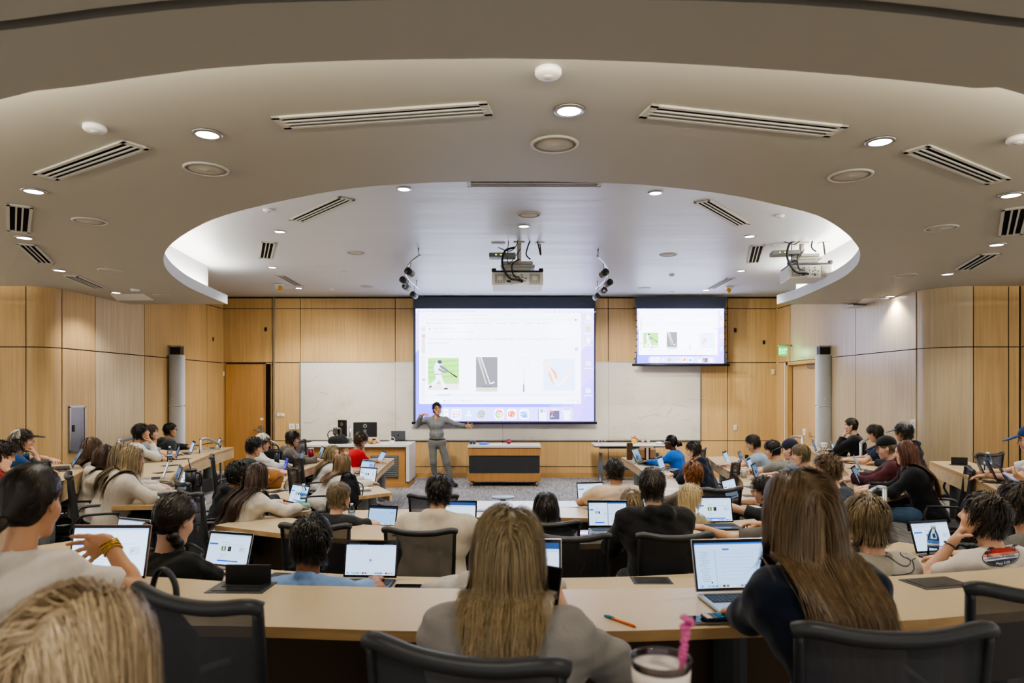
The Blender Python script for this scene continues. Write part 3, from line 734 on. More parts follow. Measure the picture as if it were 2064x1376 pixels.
    for tx, x in (('^', 198), ('<', 258), ('>', 300), ('Open', 384), ('Closed', 476), ('Responses', 574), ('Correct', 700), ('100%', 1624)): cv.text(tx, X(x), Z(1114), 20 * s, 'a3bcd6')
    cv.ell(X(366), Z(1107), 8 * s, 8 * s, '8db4e2'); rc(356, 1123, 432, 1126, 'bcd4ee')
    for x0 in (546, 556, 564): rc(x0, 1100 + (x0 - 546), x0 + 6, 1116, '7d94ac')
    cv.line([(X(676), Z(1108)), (X(681), Z(1113)), (X(690), Z(1100))], 3 * s, 'b5c6d6'); rc(1684, 1099, 1704, 1119, 'c9d3de'); rc(1688, 1103, 1700, 1115, 'fdfdfd')
    cv.line([(X(1600 + 9 * math.cos(a)), Z(1105 + 9 * math.sin(a))) for a in [R(30 * k) for k in range(13)]], 3 * s, '9fb4c8')
    for k, (y0, y1) in enumerate(((385, 428), (450, 645), (665, 860), (878, 1078), (1098, 1122))):
        rc(142, y0, 176, y1, 'e2dfd2' if k < 2 else 'eceeee');
        if k in (1, 3): rc(146, y0 + 18, 176, y0 + 32, 'd7a49a')
    # desktop icons
    for y, c in ((262, 'fbfbfd'), (378, 'c4e5ab'), (490, 'fbfbfd'), (718, 'e7eaf0'), (985, 'd7ecfa')):
        cv.poly([(X(1776), Z(y + 56)), (X(1816), Z(y + 56)), (X(1816), Z(y + 16)), (X(1802), Z(y)), (X(1776), Z(y))] if y < 700 else [(X(1770), Z(y + 46)), (X(1822), Z(y + 46)), (X(1822), Z(y + 6)), (X(1796), Z(y + 6)), (X(1790), Z(y)), (X(1770), Z(y))], c)
        cv.rect(X(1756), Z(y + 78), 84 * s, 8 * s, 'f7f2fc')
    # dock
    rc(340, 1172, 1644, 1306, 'd6cdf8', 22)
    def icon(x, c): rc(x, 1188, x + 96, 1292, c, 20)
    icon(312, 'fafcff'); rc(312, 1188, 362, 1292, 'bfe2f8', 18); cv.rect(X(378), Z(1228), 8 * s, 14 * s, '444a58'); cv.line([(X(330), Z(1262)), (X(358), Z(1272)), (X(390), Z(1258))], 4 * s, '444a58')
    icon(437, 'fbfbfd')
    for i in range(3):
        for j in range(3): rc(452 + 25 * i, 1208 + 25 * j, 470 + 25 * i, 1226 + 25 * j, ('cfe7b4', 'f5e3a0', 'f2c294', 'ea9d97', 'c9d9d9', 'e39fac', 'b7a0e6', 'b5cdf0', 'c3e6cc')[i + 3 * j], 4)
    icon(561, 'c2d9f8')
    for a in (((592, 1268), (618, 1206)), ((628, 1268), (602, 1206)), ((580, 1252), (640, 1252))): cv.line([(X(p[0]), Z(p[1])) for p in a], 9 * s, 'fafcff')
    icon(685, 'dde3e0'); cv.ell(X(733), Z(1240), 42 * s, 44 * s, '949a98'); cv.ell(X(733), Z(1240), 36 * s, 38 * s, 'd6dcda'); cv.ell(X(733), Z(1240), 28 * s, 30 * s, '949a98'); cv.ell(X(733), Z(1240), 21 * s, 23 * s, 'ccd2d0')
    for a in (90, 210, 330): cv.line([(X(733), Z(1240)), (X(733 + 28 * math.cos(R(a))), Z(1240 + 30 * math.sin(R(a))))], 6 * s, '8a908e')
    icon(864, 'fdfdfd')
    for a0, c in ((30, 'ef9f92'), (150, 'a9d59a'), (270, 'f4dd90')): cv.poly([(X(911), Z(1240))] + [(X(911 + 40 * math.cos(R(a))), Z(1240 - 43 * math.sin(R(a)))) for a in range(a0, a0 + 121, 12)], c)
    cv.ell(X(911), Z(1240), 20 * s, 21 * s, 'fdfdfd'); cv.ell(X(911), Z(1240), 15 * s, 16 * s, 'a8cdf3')
    icon(987, 'fdfdfd'); cv.ell(X(1036), Z(1240), 34 * s, 35 * s, 'f0b59a'); cv.poly([(X(1036), Z(1240)), (X(1036), Z(1205)), (X(1060), Z(1215)), (X(1070), Z(1240))], 'ea9a78'); rc(999, 1220, 1036, 1262, 'df8768', 4); cv.text('P', X(1008), Z(1254), 36 * s, 'fdfdfd')
    icon(1110, 'fdfdfd'); rc(1140, 1208, 1190, 1230, 'bcd8f4'); rc(1140, 1230, 1190, 1252, '9fc0ee'); rc(1140, 1252, 1190, 1274, '8fa8e0'); rc(1120, 1220, 1160, 1262, '8ea3dc', 4); cv.text('W', X(1122), Z(1253), 33 * s, 'fdfdfd')
    rc(1298, 1190, 1376, 1302, 'f7f8f8'); rc(1298, 1190, 1304, 1302, '7d8a88'); rc(1318, 1192, 1344, 1226, 'a7bcb8'); rc(1348, 1196, 1374, 1224, 'c9d6d0')
    for k in range(4): rc(1308, 1236 + 16 * k, 1370, 1239 + 16 * k, 'dfe3e3')
    rc(1334, 1230, 1337, 1296, 'dfe3e3')
    cv.ell(X(1460), Z(1208), 34 * s, 26 * s, 'd6ebf8'); rc(1410, 1206, 1508, 1292, '8b8294', 6); rc(1410, 1206, 1450, 1226, 'df7f7c', 4); cv.line([(X(1420), Z(1276)), (X(1440), Z(1240)), (X(1430), Z(1262)), (X(1454), Z(1266))], 4 * s, 'f5eff0')
    cv.poly([(X(1542), Z(1190)), (X(1622), Z(1190)), (X(1610), Z(1300)), (X(1554), Z(1300))], 'f1f3f4'); cv.ell(X(1582), Z(1190), 40 * s, 10 * s, 'd2dad8')
    for k in range(5): cv.ell(X(1556 + 13 * k), Z(1192 + 4 * (k % 2)), 7 * s, 5 * s, 'b9c6bf')
    rc(822, 1190, 824, 1290, 'b9b2e6'); rc(1247, 1190, 1249, 1290, 'b9b2e6')
    return s
M_SCRFAB = plain('3e4550', .8)
def proj_screen(label, x0, x1, xi0, xi1, yt, yi0, yi1, D, stren, tens):
    cx = atY((x0 + x1) / 2, D); w = atY(xi1, D) - atY(xi0, D); zb = zof(yi1, D); zt = zof(yt, D); zi = zof(yi0, D)
    t = thing('projection_screen', label, 'projection screen', (cx, D, zb))
    W = atY(x1, D) - atY(x0, D); H = zt - zb; ox = (atY((xi0 + xi1) / 2, D) - cx)
    mb = MB()
    if tens:
        def fn(u, v):
            b = .11 * math.sin(math.pi * (.08 + .84 * v)) * (1 - .25 * v)
            return Vector(((u - .5) * (W - 2 * (b - .02) - .04), .012, v * H))
        mb.grid(fn, 2, 16)
    else: mb.box((0, .014, H / 2), (W, .012, H))
    mb.build('screen_fabric', M_SCRFAB, t)
    MB().tube([(-W / 2 - .03, 0, -.035), (W / 2 + .03, 0, -.035)], .03, 10).build('weight_bar', M_BLK, t)
    cv = Canvas(1.8); sc = desktop(cv, w, tens); hh = zi - zb
    o = cv.build('projected_picture', screen_mat(stren, (.88, .95, 1.18)), t); o.location = (ox - w / 2, -.004, .0); o.scale = (1, 1, hh / (1107 * sc))
    if tens:
        mb = MB()
        for sx in (-1, 1):
            for k in range(9): mb.box((sx * (W / 2 - .02 - .06 * math.sin(math.pi * k / 8)), .0, .1 + k * (H - .2) / 9), (.035, .015, .02))
        mb.build('tension_tabs', M_BLK, t)
    return t
proj_screen('large centre projection screen showing a slide question with four pictures', 833, 1200.5, 838, 1197, 598, 622, 849, 15.38, 2.1, False)
proj_screen('smaller right projection screen with curved black borders showing the same slide', 1277, 1468, 1284, 1459, 598, 622, 732, 15.2, 2.6, True)

# ------------------------------------------------------------------ projectors
M_PROJ = plain('d8d6ce', .45); M_CABLE = plain('141414', .5)
def projector(x, y0, x1, y1, ymount, xm, rz, label):
    """x..x1, y0..y1: the rear panel; hangs from the raised ceiling"""
    D = F * (ZC - CZ) / (HY - ymount); c = at((x + x1) / 2, (y0 + y1) / 2, D); s = D / F
    W = (x1 - x) * s; H = (y1 - y0) * s
    t = thing('projector', label, 'projector', (c.x, c.y, c.z), rz)
    L = W * .95
    MB().box((0, L / 2, 0), (W, L, H), bev=.015).build('projector_body', M_PROJ, t)
    MB().box((0, L / 2, H / 2 + .012), (W * .97, L * .95, .03), bev=.01).build('body_top', M_DARK, t)
    mb = MB()
    for sx in (-1, 1): mb.lathe([(.03, 0), (.035, .02), (.03, .05), (.001, .05)], (sx * W * .46, .06, H / 2 + .01), 12)
    mb.build('feet', M_BLK, t)
    for sx in (-1, 1):
        mb = MB(); cx = sx * W * .335
        mb.box((cx, -.006, 0), (W * .2, .012, H * .76), bev=.008)
        g = mb.build('rear_grille', plain('8f897a', .6), t)
        mb = MB()
        for k in range(9): mb.box((cx, -.014, H * (-.34 + .085 * k)), (W * .19, .006, H * .02))
        for k in range(3): mb.box((cx + W * (.05 * k - .05), -.015, 0), (W * .008, .006, H * .74))
        mb.lathe([(H * .2, 0), (H * .18, .004), (.001, .004)], (cx, -.014, 0), 18, ax=(0, -1, 0))
        mb.build('grille_bars', M_PROJ, g)
    mb = MB(); mb.box((W * .06, -.004, -.02), (W * .3, .01, H * .8)); pn = mb.build('connector_panel', plain('cfccc2', .5), t)
    mb = MB()
    rnd = random.Random(7)
    for k in range(16): mb.box((W * rnd.uniform(-.06, .19), -.012, H * rnd.choice((-.3, -.22, .0, .08, .26))), (W * rnd.uniform(.015, .05), .008, H * .07))
    mb.box((-W * .17, -.008, -H * .24), (W * .08, .008, H * .16))
    for k in range(9): mb.lathe([(.006, 0), (.006, .006), (.001, .006)], (-W * .17 + W * .03 * (k % 3 - 1), -.006, H * (.12 + .09 * (k // 3))), 8, ax=(0, -1, 0))
    mb.build('sockets', M_DARK, pn)
    z0 = H / 2; ztop = ZC - c.z; px = atY(xm, D) - c.x
    mb = MB(); mb.box((px * .2, L * .45, z0 + .065), (W * .5, L * .5, .06), bev=.01); mb.box((px * .2, L * .45, z0 + .115), (W * .68, L * .5, .035), bev=.01); mb.box((px * .2, L * .42, z0 + .165), (W * .6, L * .3, .05), bev=.01)
    mb.build('mount_cradle', plain('bdbab0', .45), t)
    mb = MB(); mb.tube([(px, .15, z0 + .15), (px, .15, ztop)], .032, 14); mb.box((px, .15, ztop - .008), (.16, .16, .016)); mb.build('mount_pole', plain('cfccc4', .4), t)
    mb = MB(); mb.box((px - .24, .12, z0 + (ztop - z0) * .56), (.38, .22, .06), bev=.006); bx = mb.build('receiver_box', plain('6d6f6c', .5), t)
    mb = MB(); mb.box((px - .33, .008, z0 + (ztop - z0) * .56), (.02, .006, .015)); mb.box((px - .26, .008, z0 + (ztop - z0) * .56), (.02, .006, .015)); mb.build('status_light', emit('c9d93a', 1.5), bx)
    mb = MB(); mb.box((px + .3, .15, ztop - .006), (.13, .12, .012)); mb.box((px - .3, .15, ztop - .01), (.2, .08, .016)); mb.build('ceiling_plate', M_WHITE, t)
    mb = MB()
    mb.tube(spline([(px + .3, .15, ztop), (px + .31, .12, ztop - .18), (px + .22, .05, z0 + .55), (px + .1, .02, z0 + .28), (px + .16, .0, z0 + .18)], 6), .010, 6)
    mb.tube(spline([(px - .06, .06, z0 + .36), (px - .2, .0, z0 + .3), (px - .24, -.04, z0 + .1), (px - .14, -.06, -H * .02), (px + .0, -.05, -H * .15), (px + .05, -.01, -H * .2)], 6), .016, 8)
    mb.tube(spline([(px - .12, .1, z0 + .66), (px - .02, 0, z0 + .45), (px - .12, .0, z0 + .3), (px - .3, .0, z0 + .35)], 6), .007, 6)
    mb.tube(spline([(px, .1, z0 + .2), (px - .1, -.03, z0 + .1), (px - .08, -.04, H * .2), (px, -.01, H * .1)], 6), .011, 6)
    mb.tube(spline([(px + .02, .08, ztop - .1), (px - .16, .04, ztop - .32), (px - .14, .05, z0 + .6)], 6), .006, 6)
    mb.build('cables', M_CABLE, t)
    mb = MB(); mb.lathe([(.07, 0), (.08, .05), (.065, .09), (.001, .07)], (W * .22, L, 0), 18, ax=(0, 1, 0)); mb.build('lens', M_BLK, t)
projector(991, 548, 1095, 573.5, 485, 1046.5, 0, 'white projector hanging from the ceiling before the centre screen')
projector(1592, 533, 1677, 560, 485, 1622, R(-9), 'white projector hanging near the right edge of the oval ceiling, turned slightly')

# ------------------------------------------------------------------ track lights
for pts, heads, rots, nm in ((((846, 514), (826, 530), (817, 549), (825, 565), (845, 582)), ((826, 549), (815, 566), (820, 579), (835, 595)), 1, 'left'),
                       (((1204, 516), (1218, 531), (1226, 551), (1217, 568), (1199, 582)), ((1217, 551), (1226, 571), (1215, 587), (1202, 598)), -1, 'right')):
    Zt = ZC - .12; P = [atz(x, y, Zt) for x, y in pts]; P[-1].y = min(P[-1].y, 13.6); c = P[2].copy(); c.z = ZC
    Q = [p - c for p in spline(P, 6)]
    t = thing('track_light_rail', f'curved chrome track light rail under the ceiling, {nm} of the centre screen', 'track light', c)
    MB().tube(Q, .014, 8).build('rail', M_STEEL, t)
    mb = MB()
    for q in (Q[1], Q[-3]): mb.tube([q, Vector((q.x, q.y, 0))], .01, 8)
    mb.build('rail_stem', M_STEEL, t)
    for k, (hxp, hyp) in enumerate(heads):
        i = (5, 11, 15, 21)[k]; q = Q[i]; Dq = (c + q).y; h = at(hxp, hyp, Dq) - c; h.y = q.y
        hd = MB(); ax = Vector((rots * .55, .75, -.38)).normalized()
        hd.lathe([(.001, -.07), (.05, -.07), (.054, -.04), (.054, .06), (.044, .066), (.001, .05)], h, 16, ax=ax)
        ho = hd.build('lamp_head', plain('8e8a84', .3, .9), t)
        MB().lathe([(.001, -.074), (.052, -.074), (.056, -.06), (.056, -.01)], h, 16, ax=ax).build('head_cap', M_BLK, ho)
        lt = bpy.data.lights.new('track_spot', 'SPOT'); lt.energy = 130; lt.spot_size = R(75); lt.spot_blend = .8; lt.shadow_soft_size = .05; lt.color = (1, .9, .76)
        lo = link(bpy.data.objects.new('track_spot', lt)); lo.location = c + h + ax * .13
        tgt = Vector((rots * (-1.2 - 1.7 * k), YW, .9 + .35 * (k % 2))); lo.rotation_euler = (tgt - lo.location).to_track_quat('-Z', 'Y').to_euler()
        MB().tube([q, Vector((h.x, h.y, h.z + .05))], .008, 6).build('lamp_stem', M_STEEL, ho)

# ------------------------------------------------------------------ front furniture
M_TABW = plain('dcdad5', .25); M_OAK = wood('b98a52', 'z'); M_OAKX = wood('bd8f57', 'x')
D = 14.15; s = D / F; cx = atY(1016.5, D)
t = thing('demonstration_table', 'rolling demonstration table with white top, black front panel and oak bands', 'table', (cx, D, 0))
W = 147 * s; H = 82 * s
MB().box((0, .3, H - .02), (W, .75, .045), bev=.004).build('tabletop', M_TABW, t)
mb = MB(); mb.box((0, .3, H - .13), (W - .01, .7, .15)); mb.box((0, .3, .19), (W, .7, .16)); mb.build('oak_band', wood('b98a52', 'z'), t)
MB().box((0, .31, (H - .2 + .27) / 2), (W - .05, .68, H - .2 - .27)).build('black_panel', plain('2a2c30', .7), t)
for sx in (-1, 1):
    for y in (.02, .58):
        mb = MB(); mb.lathe([(.001, -.02), (.05, -.02), (.055, 0), (.05, .02), (.001, .02)], (sx * (W / 2 - .08), y, .055), 16, ax=(1, 0, 0)); mb.box((sx * (W / 2 - .08), y, .1), (.05, .06, .03)); mb.build('caster', plain('8c8c8a', .4), t)
TZ = H + .003; TY = D + .25
def on(x, y=0): return (atY(x, D + y + .1), D + y + .1)
for i, x in enumerate((949.5, 956)):
    t = thing('grey_dumbbell', ('left' if i == 0 else 'right') + ' of two small grey weights on the demonstration table', 'weight', (*on(x, .2), TZ))
    mb = MB(); mb.lathe([(.02, 0), (.03, .01), (.033, .04), (.03, .075), (.018, .085), (.001, .085)], n=14); mb.build('weight_head', plain('5f666b', .5), t)
    MB().box((0, -.034, .045), (.025, .006, .03), bev=.002).build('weight_label', plain('2f3438', .5), t)
t = thing('blue_flying_disc', 'bright blue plastic flying disc lying on the demonstration table', 'disc', (*on(976, .15), TZ))
MB().lathe([(.1, 0), (.115, .01), (.11, .028), (.06, .04), (.001, .042)], n=28).build('disc_body', plain('1f6fe0', .35), t)
MB().lathe([(.112, .002), (.118, .006), (.117, .016), (.111, .024)], n=28).build('disc_rim', plain('2a86f5', .35), t)
t = thing('rubber_ball', 'dark red rubber ball on the demonstration table', 'ball', (*on(1025.5, .25), TZ))
MB().ball((0, 0, .058), .058, 24).build('ball_body', plain('93333b', .5), t); MB().ball((.012, -.052, .06), (.02, .008, .016), 10).build('ball_print', plain('b8707a', .6), t)
for x, w, h, lb, c in ((997, .3, .006, 'flat white papers beside the blue disc', 'efece6'), (1031, .16, .006, 'pale pink paper under the red ball', 'e6d5d8'), (1076, .13, .02, 'small white eraser block at the right end of the demonstration table', 'e4e2da')):
    t = thing('paper_sheets' if h < .01 else 'board_eraser', lb, 'paper' if h < .01 else 'eraser', (*on(x, .12), TZ), .1)
    MB().box((0, 0, h / 2), (w, .2 if h < .01 else .06, h)).build('top_sheet' if h < .01 else 'eraser_block', plain(c, .7), t)
    MB().box((.02, .02, h / 2 - .001), (w * .96, .18 if h < .01 else .05, h * .8)).build('under_sheet' if h < .01 else 'eraser_felt', plain('d5d0c6', .8), t)

# instructor console (left)
D = 13.9
t = thing('lecture_console', 'long oak lecture console with white stone top and waterfall end', 'desk', (0, D, 0))
x0, x1 = atY(604, D), atY(825, D); zt = zof(896, D); dp = .9
MB().box(((x0 + x1) / 2, dp / 2, zt - .025), (x1 - x0, dp, .05), bev=.004).build('stone_top', M_TABW, t)
MB().box((x1 - .035, dp / 2 + .0, (zt - .05 + .1) / 2 + 0.02), (.07, dp, zt - .16), bev=.003).build('waterfall_end', M_TABW, t)
MB().box(((x0 + x1) / 2 - .05, dp / 2 + .03, zt / 2), (x1 - x0 - .1, dp - .1, zt - .11)).build('oak_front', M_OAK, t)
MB().box(((x0 + x1) / 2, dp / 2 + .02, .05), (x1 - x0 - .02, dp - .06, .1)).build('toe_kick', M_OAKX, t)
gx0, gx1 = atY(746, D), atY(802, D); z0, z1 = zof(962, D), zof(918, D)
mb = MB(); mb.box(((gx0 + gx1) / 2, .06, (z0 + z1) / 2), (gx1 - gx0, .03, z1 - z0)); g = mb.build('vent_grille', plain('5c6163', .5), t)
mb = MB()
for k in range(12): mb.box(((gx0 + gx1) / 2, .04, z0 + (k + .5) * (z1 - z0) / 12), (gx1 - gx0 - .05, .012, .012))
mb.build('grille_slats', plain('7b8082', .5), g)
CT = zt + .001
def con(x, y=.45): return (atY(x, D + y), D + y, CT)
def monitor(x, y, w, h, rz, label, px):
    t = thing('computer_monitor', label, 'monitor', con(x, y), rz)
    s = (D + y) / F; Wm, Hm = w * s, h * s; zc = (896 - px) * s
    MB().box((0, 0, zc), (Wm, .035, Hm), bev=.008).build('monitor_housing', M_BLK, t)
    MB().box((0, .02, zc), (Wm - .03, .006, Hm - .04)).build('monitor_screen', plain('2a2b2e', .2), t)
    mb = MB(); mb.box((0, -.03, zc / 2), (.06, .03, zc)); mb.box((0, -.02, .01), (.24, .18, .018), bev=.006); mb.build('monitor_stand', M_STEEL, t)
    cv = Canvas(); r = .035; cv.line([(r * math.cos(R(20 * k)), r * math.sin(R(20 * k))) for k in range(19)], .006, 'b9bcbf'); cv.text('DELL', 0, -.007, .022, 'b9bcbf', 'CENTER')
    o = cv.build('round_badge', print_mat(), t); o.location = (0, -.019, zc + Hm * .25)
monitor(736, .5, 47, 30, R(4), 'wide black monitor seen from behind on the lecture console', 869.5)
monitor(690, .55, 26, 33, R(-38), 'tilted black monitor at the left of the lecture console', 867)
t = thing('shoulder_bag', 'black shoulder bag slumped at the left of the lecture console', 'bag', con(682, .3))
MB().tube(spline([(-.19, 0, .06), (-.22, 0, .2), (-.14, 0, .27), (-.05, 0, .18)], 6), .01, 6).build('bag_strap', M_BLK, t)
t = thing('document_camera', 'grey document camera with bent arm behind the black bag', 'camera', con(676, .55))
mb = MB(); mb.tube(spline([(0, 0, 0), (.0, 0, .2), (.08, 0, .3), (.2, 0, .2), (.26, 0, .14)], 6), .018, 8); mb.build('camera_arm', plain('8d8e8c', .4, .6), t)
MB().box((.0, 0, .24), (.09, .09, .16), bev=.02).build('camera_head', plain('43423f', .5), t); MB().box((0, 0, .015), (.2, .18, .03), bev=.008).build('camera_base', M_DARK, t)
t = thing('monitor_arm', 'silver upright pole clamp between the two monitors', 'pole', con(705.5, .35))
MB().tube([(0, 0, 0), (0, 0, .36)], .018, 10).build('arm_pole', M_STEEL, t); MB().box((0, 0, .06), (.07, .07, .12), bev=.01).build('arm_clamp', plain('8a8d90', .4, .7), t)
t = thing('pastry_bag', 'crumpled tan paper bag beside the wide monitor', 'bag', con(752, .25))
MB().ball((0, 0, .055), (.13, .08, .06), 14).build('bag_body', cloth('b98d5a', 1.5), t); MB().ball((.1, -.03, .05), (.05, .05, .04), 10).build('bag_fold', cloth('c9a06c', 1.5), t)
t = thing('spray_bottle', 'small jar with dark blue lid by the tan paper bag', 'jar', con(754, .14))
MB().lathe([(.03, 0), (.033, .01), (.033, .07), (.024, .09), (.001, .09)], n=14).build('jar_body', plain('a98f72', .3), t); MB().lathe([(.034, .088), (.034, .115), (.001, .118)], n=14).build('jar_lid', plain('27304d', .4), t)
t = thing('laptop_charger', 'white cube laptop charger with coiled cord before the silver laptop', 'charger', con(791, .12))
MB().box((0, 0, .04), (.08, .06, .08), bev=.012).build('charger_cube', M_WHITE, t); MB().tube(spline([(-.05, 0, .03), (-.06, 0, .11), (-.02, 0, .15), (.04, 0, .12), (.05, .0, .07)], 6), .006, 6).build('charger_cord', M_WHITE, t)
t = thing('white_cables', 'tangle of white cables on the lecture console', 'cable', con(772, .2))
MB().tube(spline([(-.14, 0, .01), (-.05, .05, .015), (.02, -.03, .02), (.09, .04, .012), (.15, 0, .02), (.17, .03, .05)], 6), .007, 6).build('cable_loop', M_WHITE, t)
MB().box((-.14, 0, .008), (.05, .02, .012)).build('cable_plug', M_WHITE, t)
# standing table (right)
D = 14.6; t = thing('height_adjustable_table', 'white height adjustable table on grey legs along the front wall', 'table', (0, D, 0))
x0, x1 = atY(1198, D), atY(1339, D); zt = zof(896, D)
MB().box(((x0 + x1) / 2, .32, zt - .018), (x1 - x0, .68, .036), bev=.006).build('tabletop', M_TABW, t)
mb = MB(); mb.box(((x0 + x1) / 2, .3, zt - .07), (x1 - x0 - .3, .1, .07)); mb.box(((x0 + x1) / 2, .3, .3), (x1 - x0 - .3, .04, .09)); mb.build('crossbar', plain('3a3d40', .5), t)
for xx, in ((atY(1214, D),), (atY(1330, D),)):
    mb = MB(); mb.box((xx, .3, zt / 2 - .1), (.075, .075, zt - .2)); mb.box((xx, .3, .28), (.1, .1, .3)); mb.box((xx, .3, zt - .05), (.3, .4, .03)); mb.build('leg', plain('6b6f73', .4, .4), t)
    mb = MB(); mb.tube([(xx, .3, .16), (xx - .05, -.05, .08), (xx - .08, -.2, .05)], .035, 8); mb.tube([(xx, .3, .16), (xx + .02, .6, .08)], .035, 8); mb.lathe([(.03, 0), (.03, .05), (.001, .05)], (xx - .08, -.2, 0), 10); mb.build('foot', plain('74787b', .4, .4), t)
def st(x, y=.15): return (atY(x, D + y), D + y, zt + .001)
t = thing('balance_wire_stand', 'thin wire balancing stand with two white beads on the white table', 'balance toy', st(1213, .2))
mb = MB(); mb.tube([(0, 0, 0), (0, 0, .13)], .004, 6); mb.tube(spline([(-.07, 0, .07), (-.05, 0, .12), (0, 0, .15), (.05, 0, .12), (.07, 0, .075)], 5), .003, 6); mb.lathe([(.03, 0), (.03, .006), (.001, .006)], n=12); mb.build('wire_frame', plain('b9b4a4', .4), t)
mb = MB(); mb.ball((-.07, 0, .065), .013, 8); mb.ball((.075, 0, .07), .013, 8); mb.build('bead', M_WHITE, t)
t = thing('spinning_top_toy', 'tilted yellow spinning top toy with red rim and knob', 'toy', (*st(1277, .25)[:2], zt + .02), 0)
mb = MB(); A = Vector((.25, 0, 1)).normalized()
mb.lathe([(.01, -.01), (.05, .02), (.085, .09), (.08, .095), (.001, .1)], n=24, ax=A); o = mb.build('top_bowl', plain('e6d32a', .3), t)
MB().lathe([(.08, .09), (.088, .096), (.08, .108), (.02, .125), (.001, .126)], n=24, ax=A).build('top_rim', plain('b7262c', .3), t)
MB().lathe([(.008, .12), (.008, .14), (.016, .15), (.012, .165), (.001, .168)], n=12, ax=A).build('top_knob', plain('b7262c', .3), t)
mb = MB()
for k in range(14): a = k * .45; q = Vector((.071 * math.cos(a), .071 * math.sin(a), .062)); q = Vector((0, 0, 1)).rotation_difference(A) @ q; mb.ball(q, .008, 6)
mb.build('painted_dots', plain('5d7a2e', .5), o)
for x, c, lb in ((1295.5, 'd9402f', 'clear plastic cup holding red liquid on the white table'), (1306.5, '2f9fdc', 'clear plastic cup holding blue liquid on the white table')):
    t = thing('plastic_cup', lb, 'cup', st(x, .2))
    MB().lathe([(.028, 0), (.03, .003), (.042, .118), (.045, .12), (.041, .117), (.029, .005)], n=18).build('cup_wall', plain('d9d6d2', .2, spec=.5), t)
    MB().lathe([(.0285, .004), (.0355, .058), (.001, .058)], n=18).build('liquid', plain(c, .15), t)
    MB().lathe([(.0295, .0045), (.0362, .0585)], n=18).build('liquid_band', plain(c, .15), t)
t = thing('crumpled_tissue', 'crumpled white tissue at the right end of the white table', 'tissue', st(1328, .15))
MB().ball((0, 0, .025), (.1, .06, .03), 12).build('tissue_body', cloth('e3dcd8', 2), t); MB().ball((.08, -.02, .02), (.05, .03, .018), 8).build('tissue_fold', cloth('c99a92', 2), t)
# low round stool
p = at(1014, 1000, 10.0); t = thing('round_stool', 'low stool with blue grey round seat before the front row desk', 'stool', (p.x, p.y, 0))
MB().lathe([(.001, -.02), (.12, -.02), (.17, -.008), (.172, .004), (.165, .01), (.001, .012)], (0, 0, p.z - .01), 32).build('seat', plain('7e8f9b', .3), t)
mb = MB(); mb.tube([(0, 0, .05), (0, 0, p.z - .03)], .03, 12); mb.lathe([(.05, 0), (.04, .04), (.001, .05)], (0, 0, p.z - .09), 14); mb.build('stool_column', plain('4b5053', .4), t)
MB().lathe([(.2, 0), (.2, .015), (.05, .05), (.001, .05)], n=28).build('stool_base', plain('4b5053', .4), t)
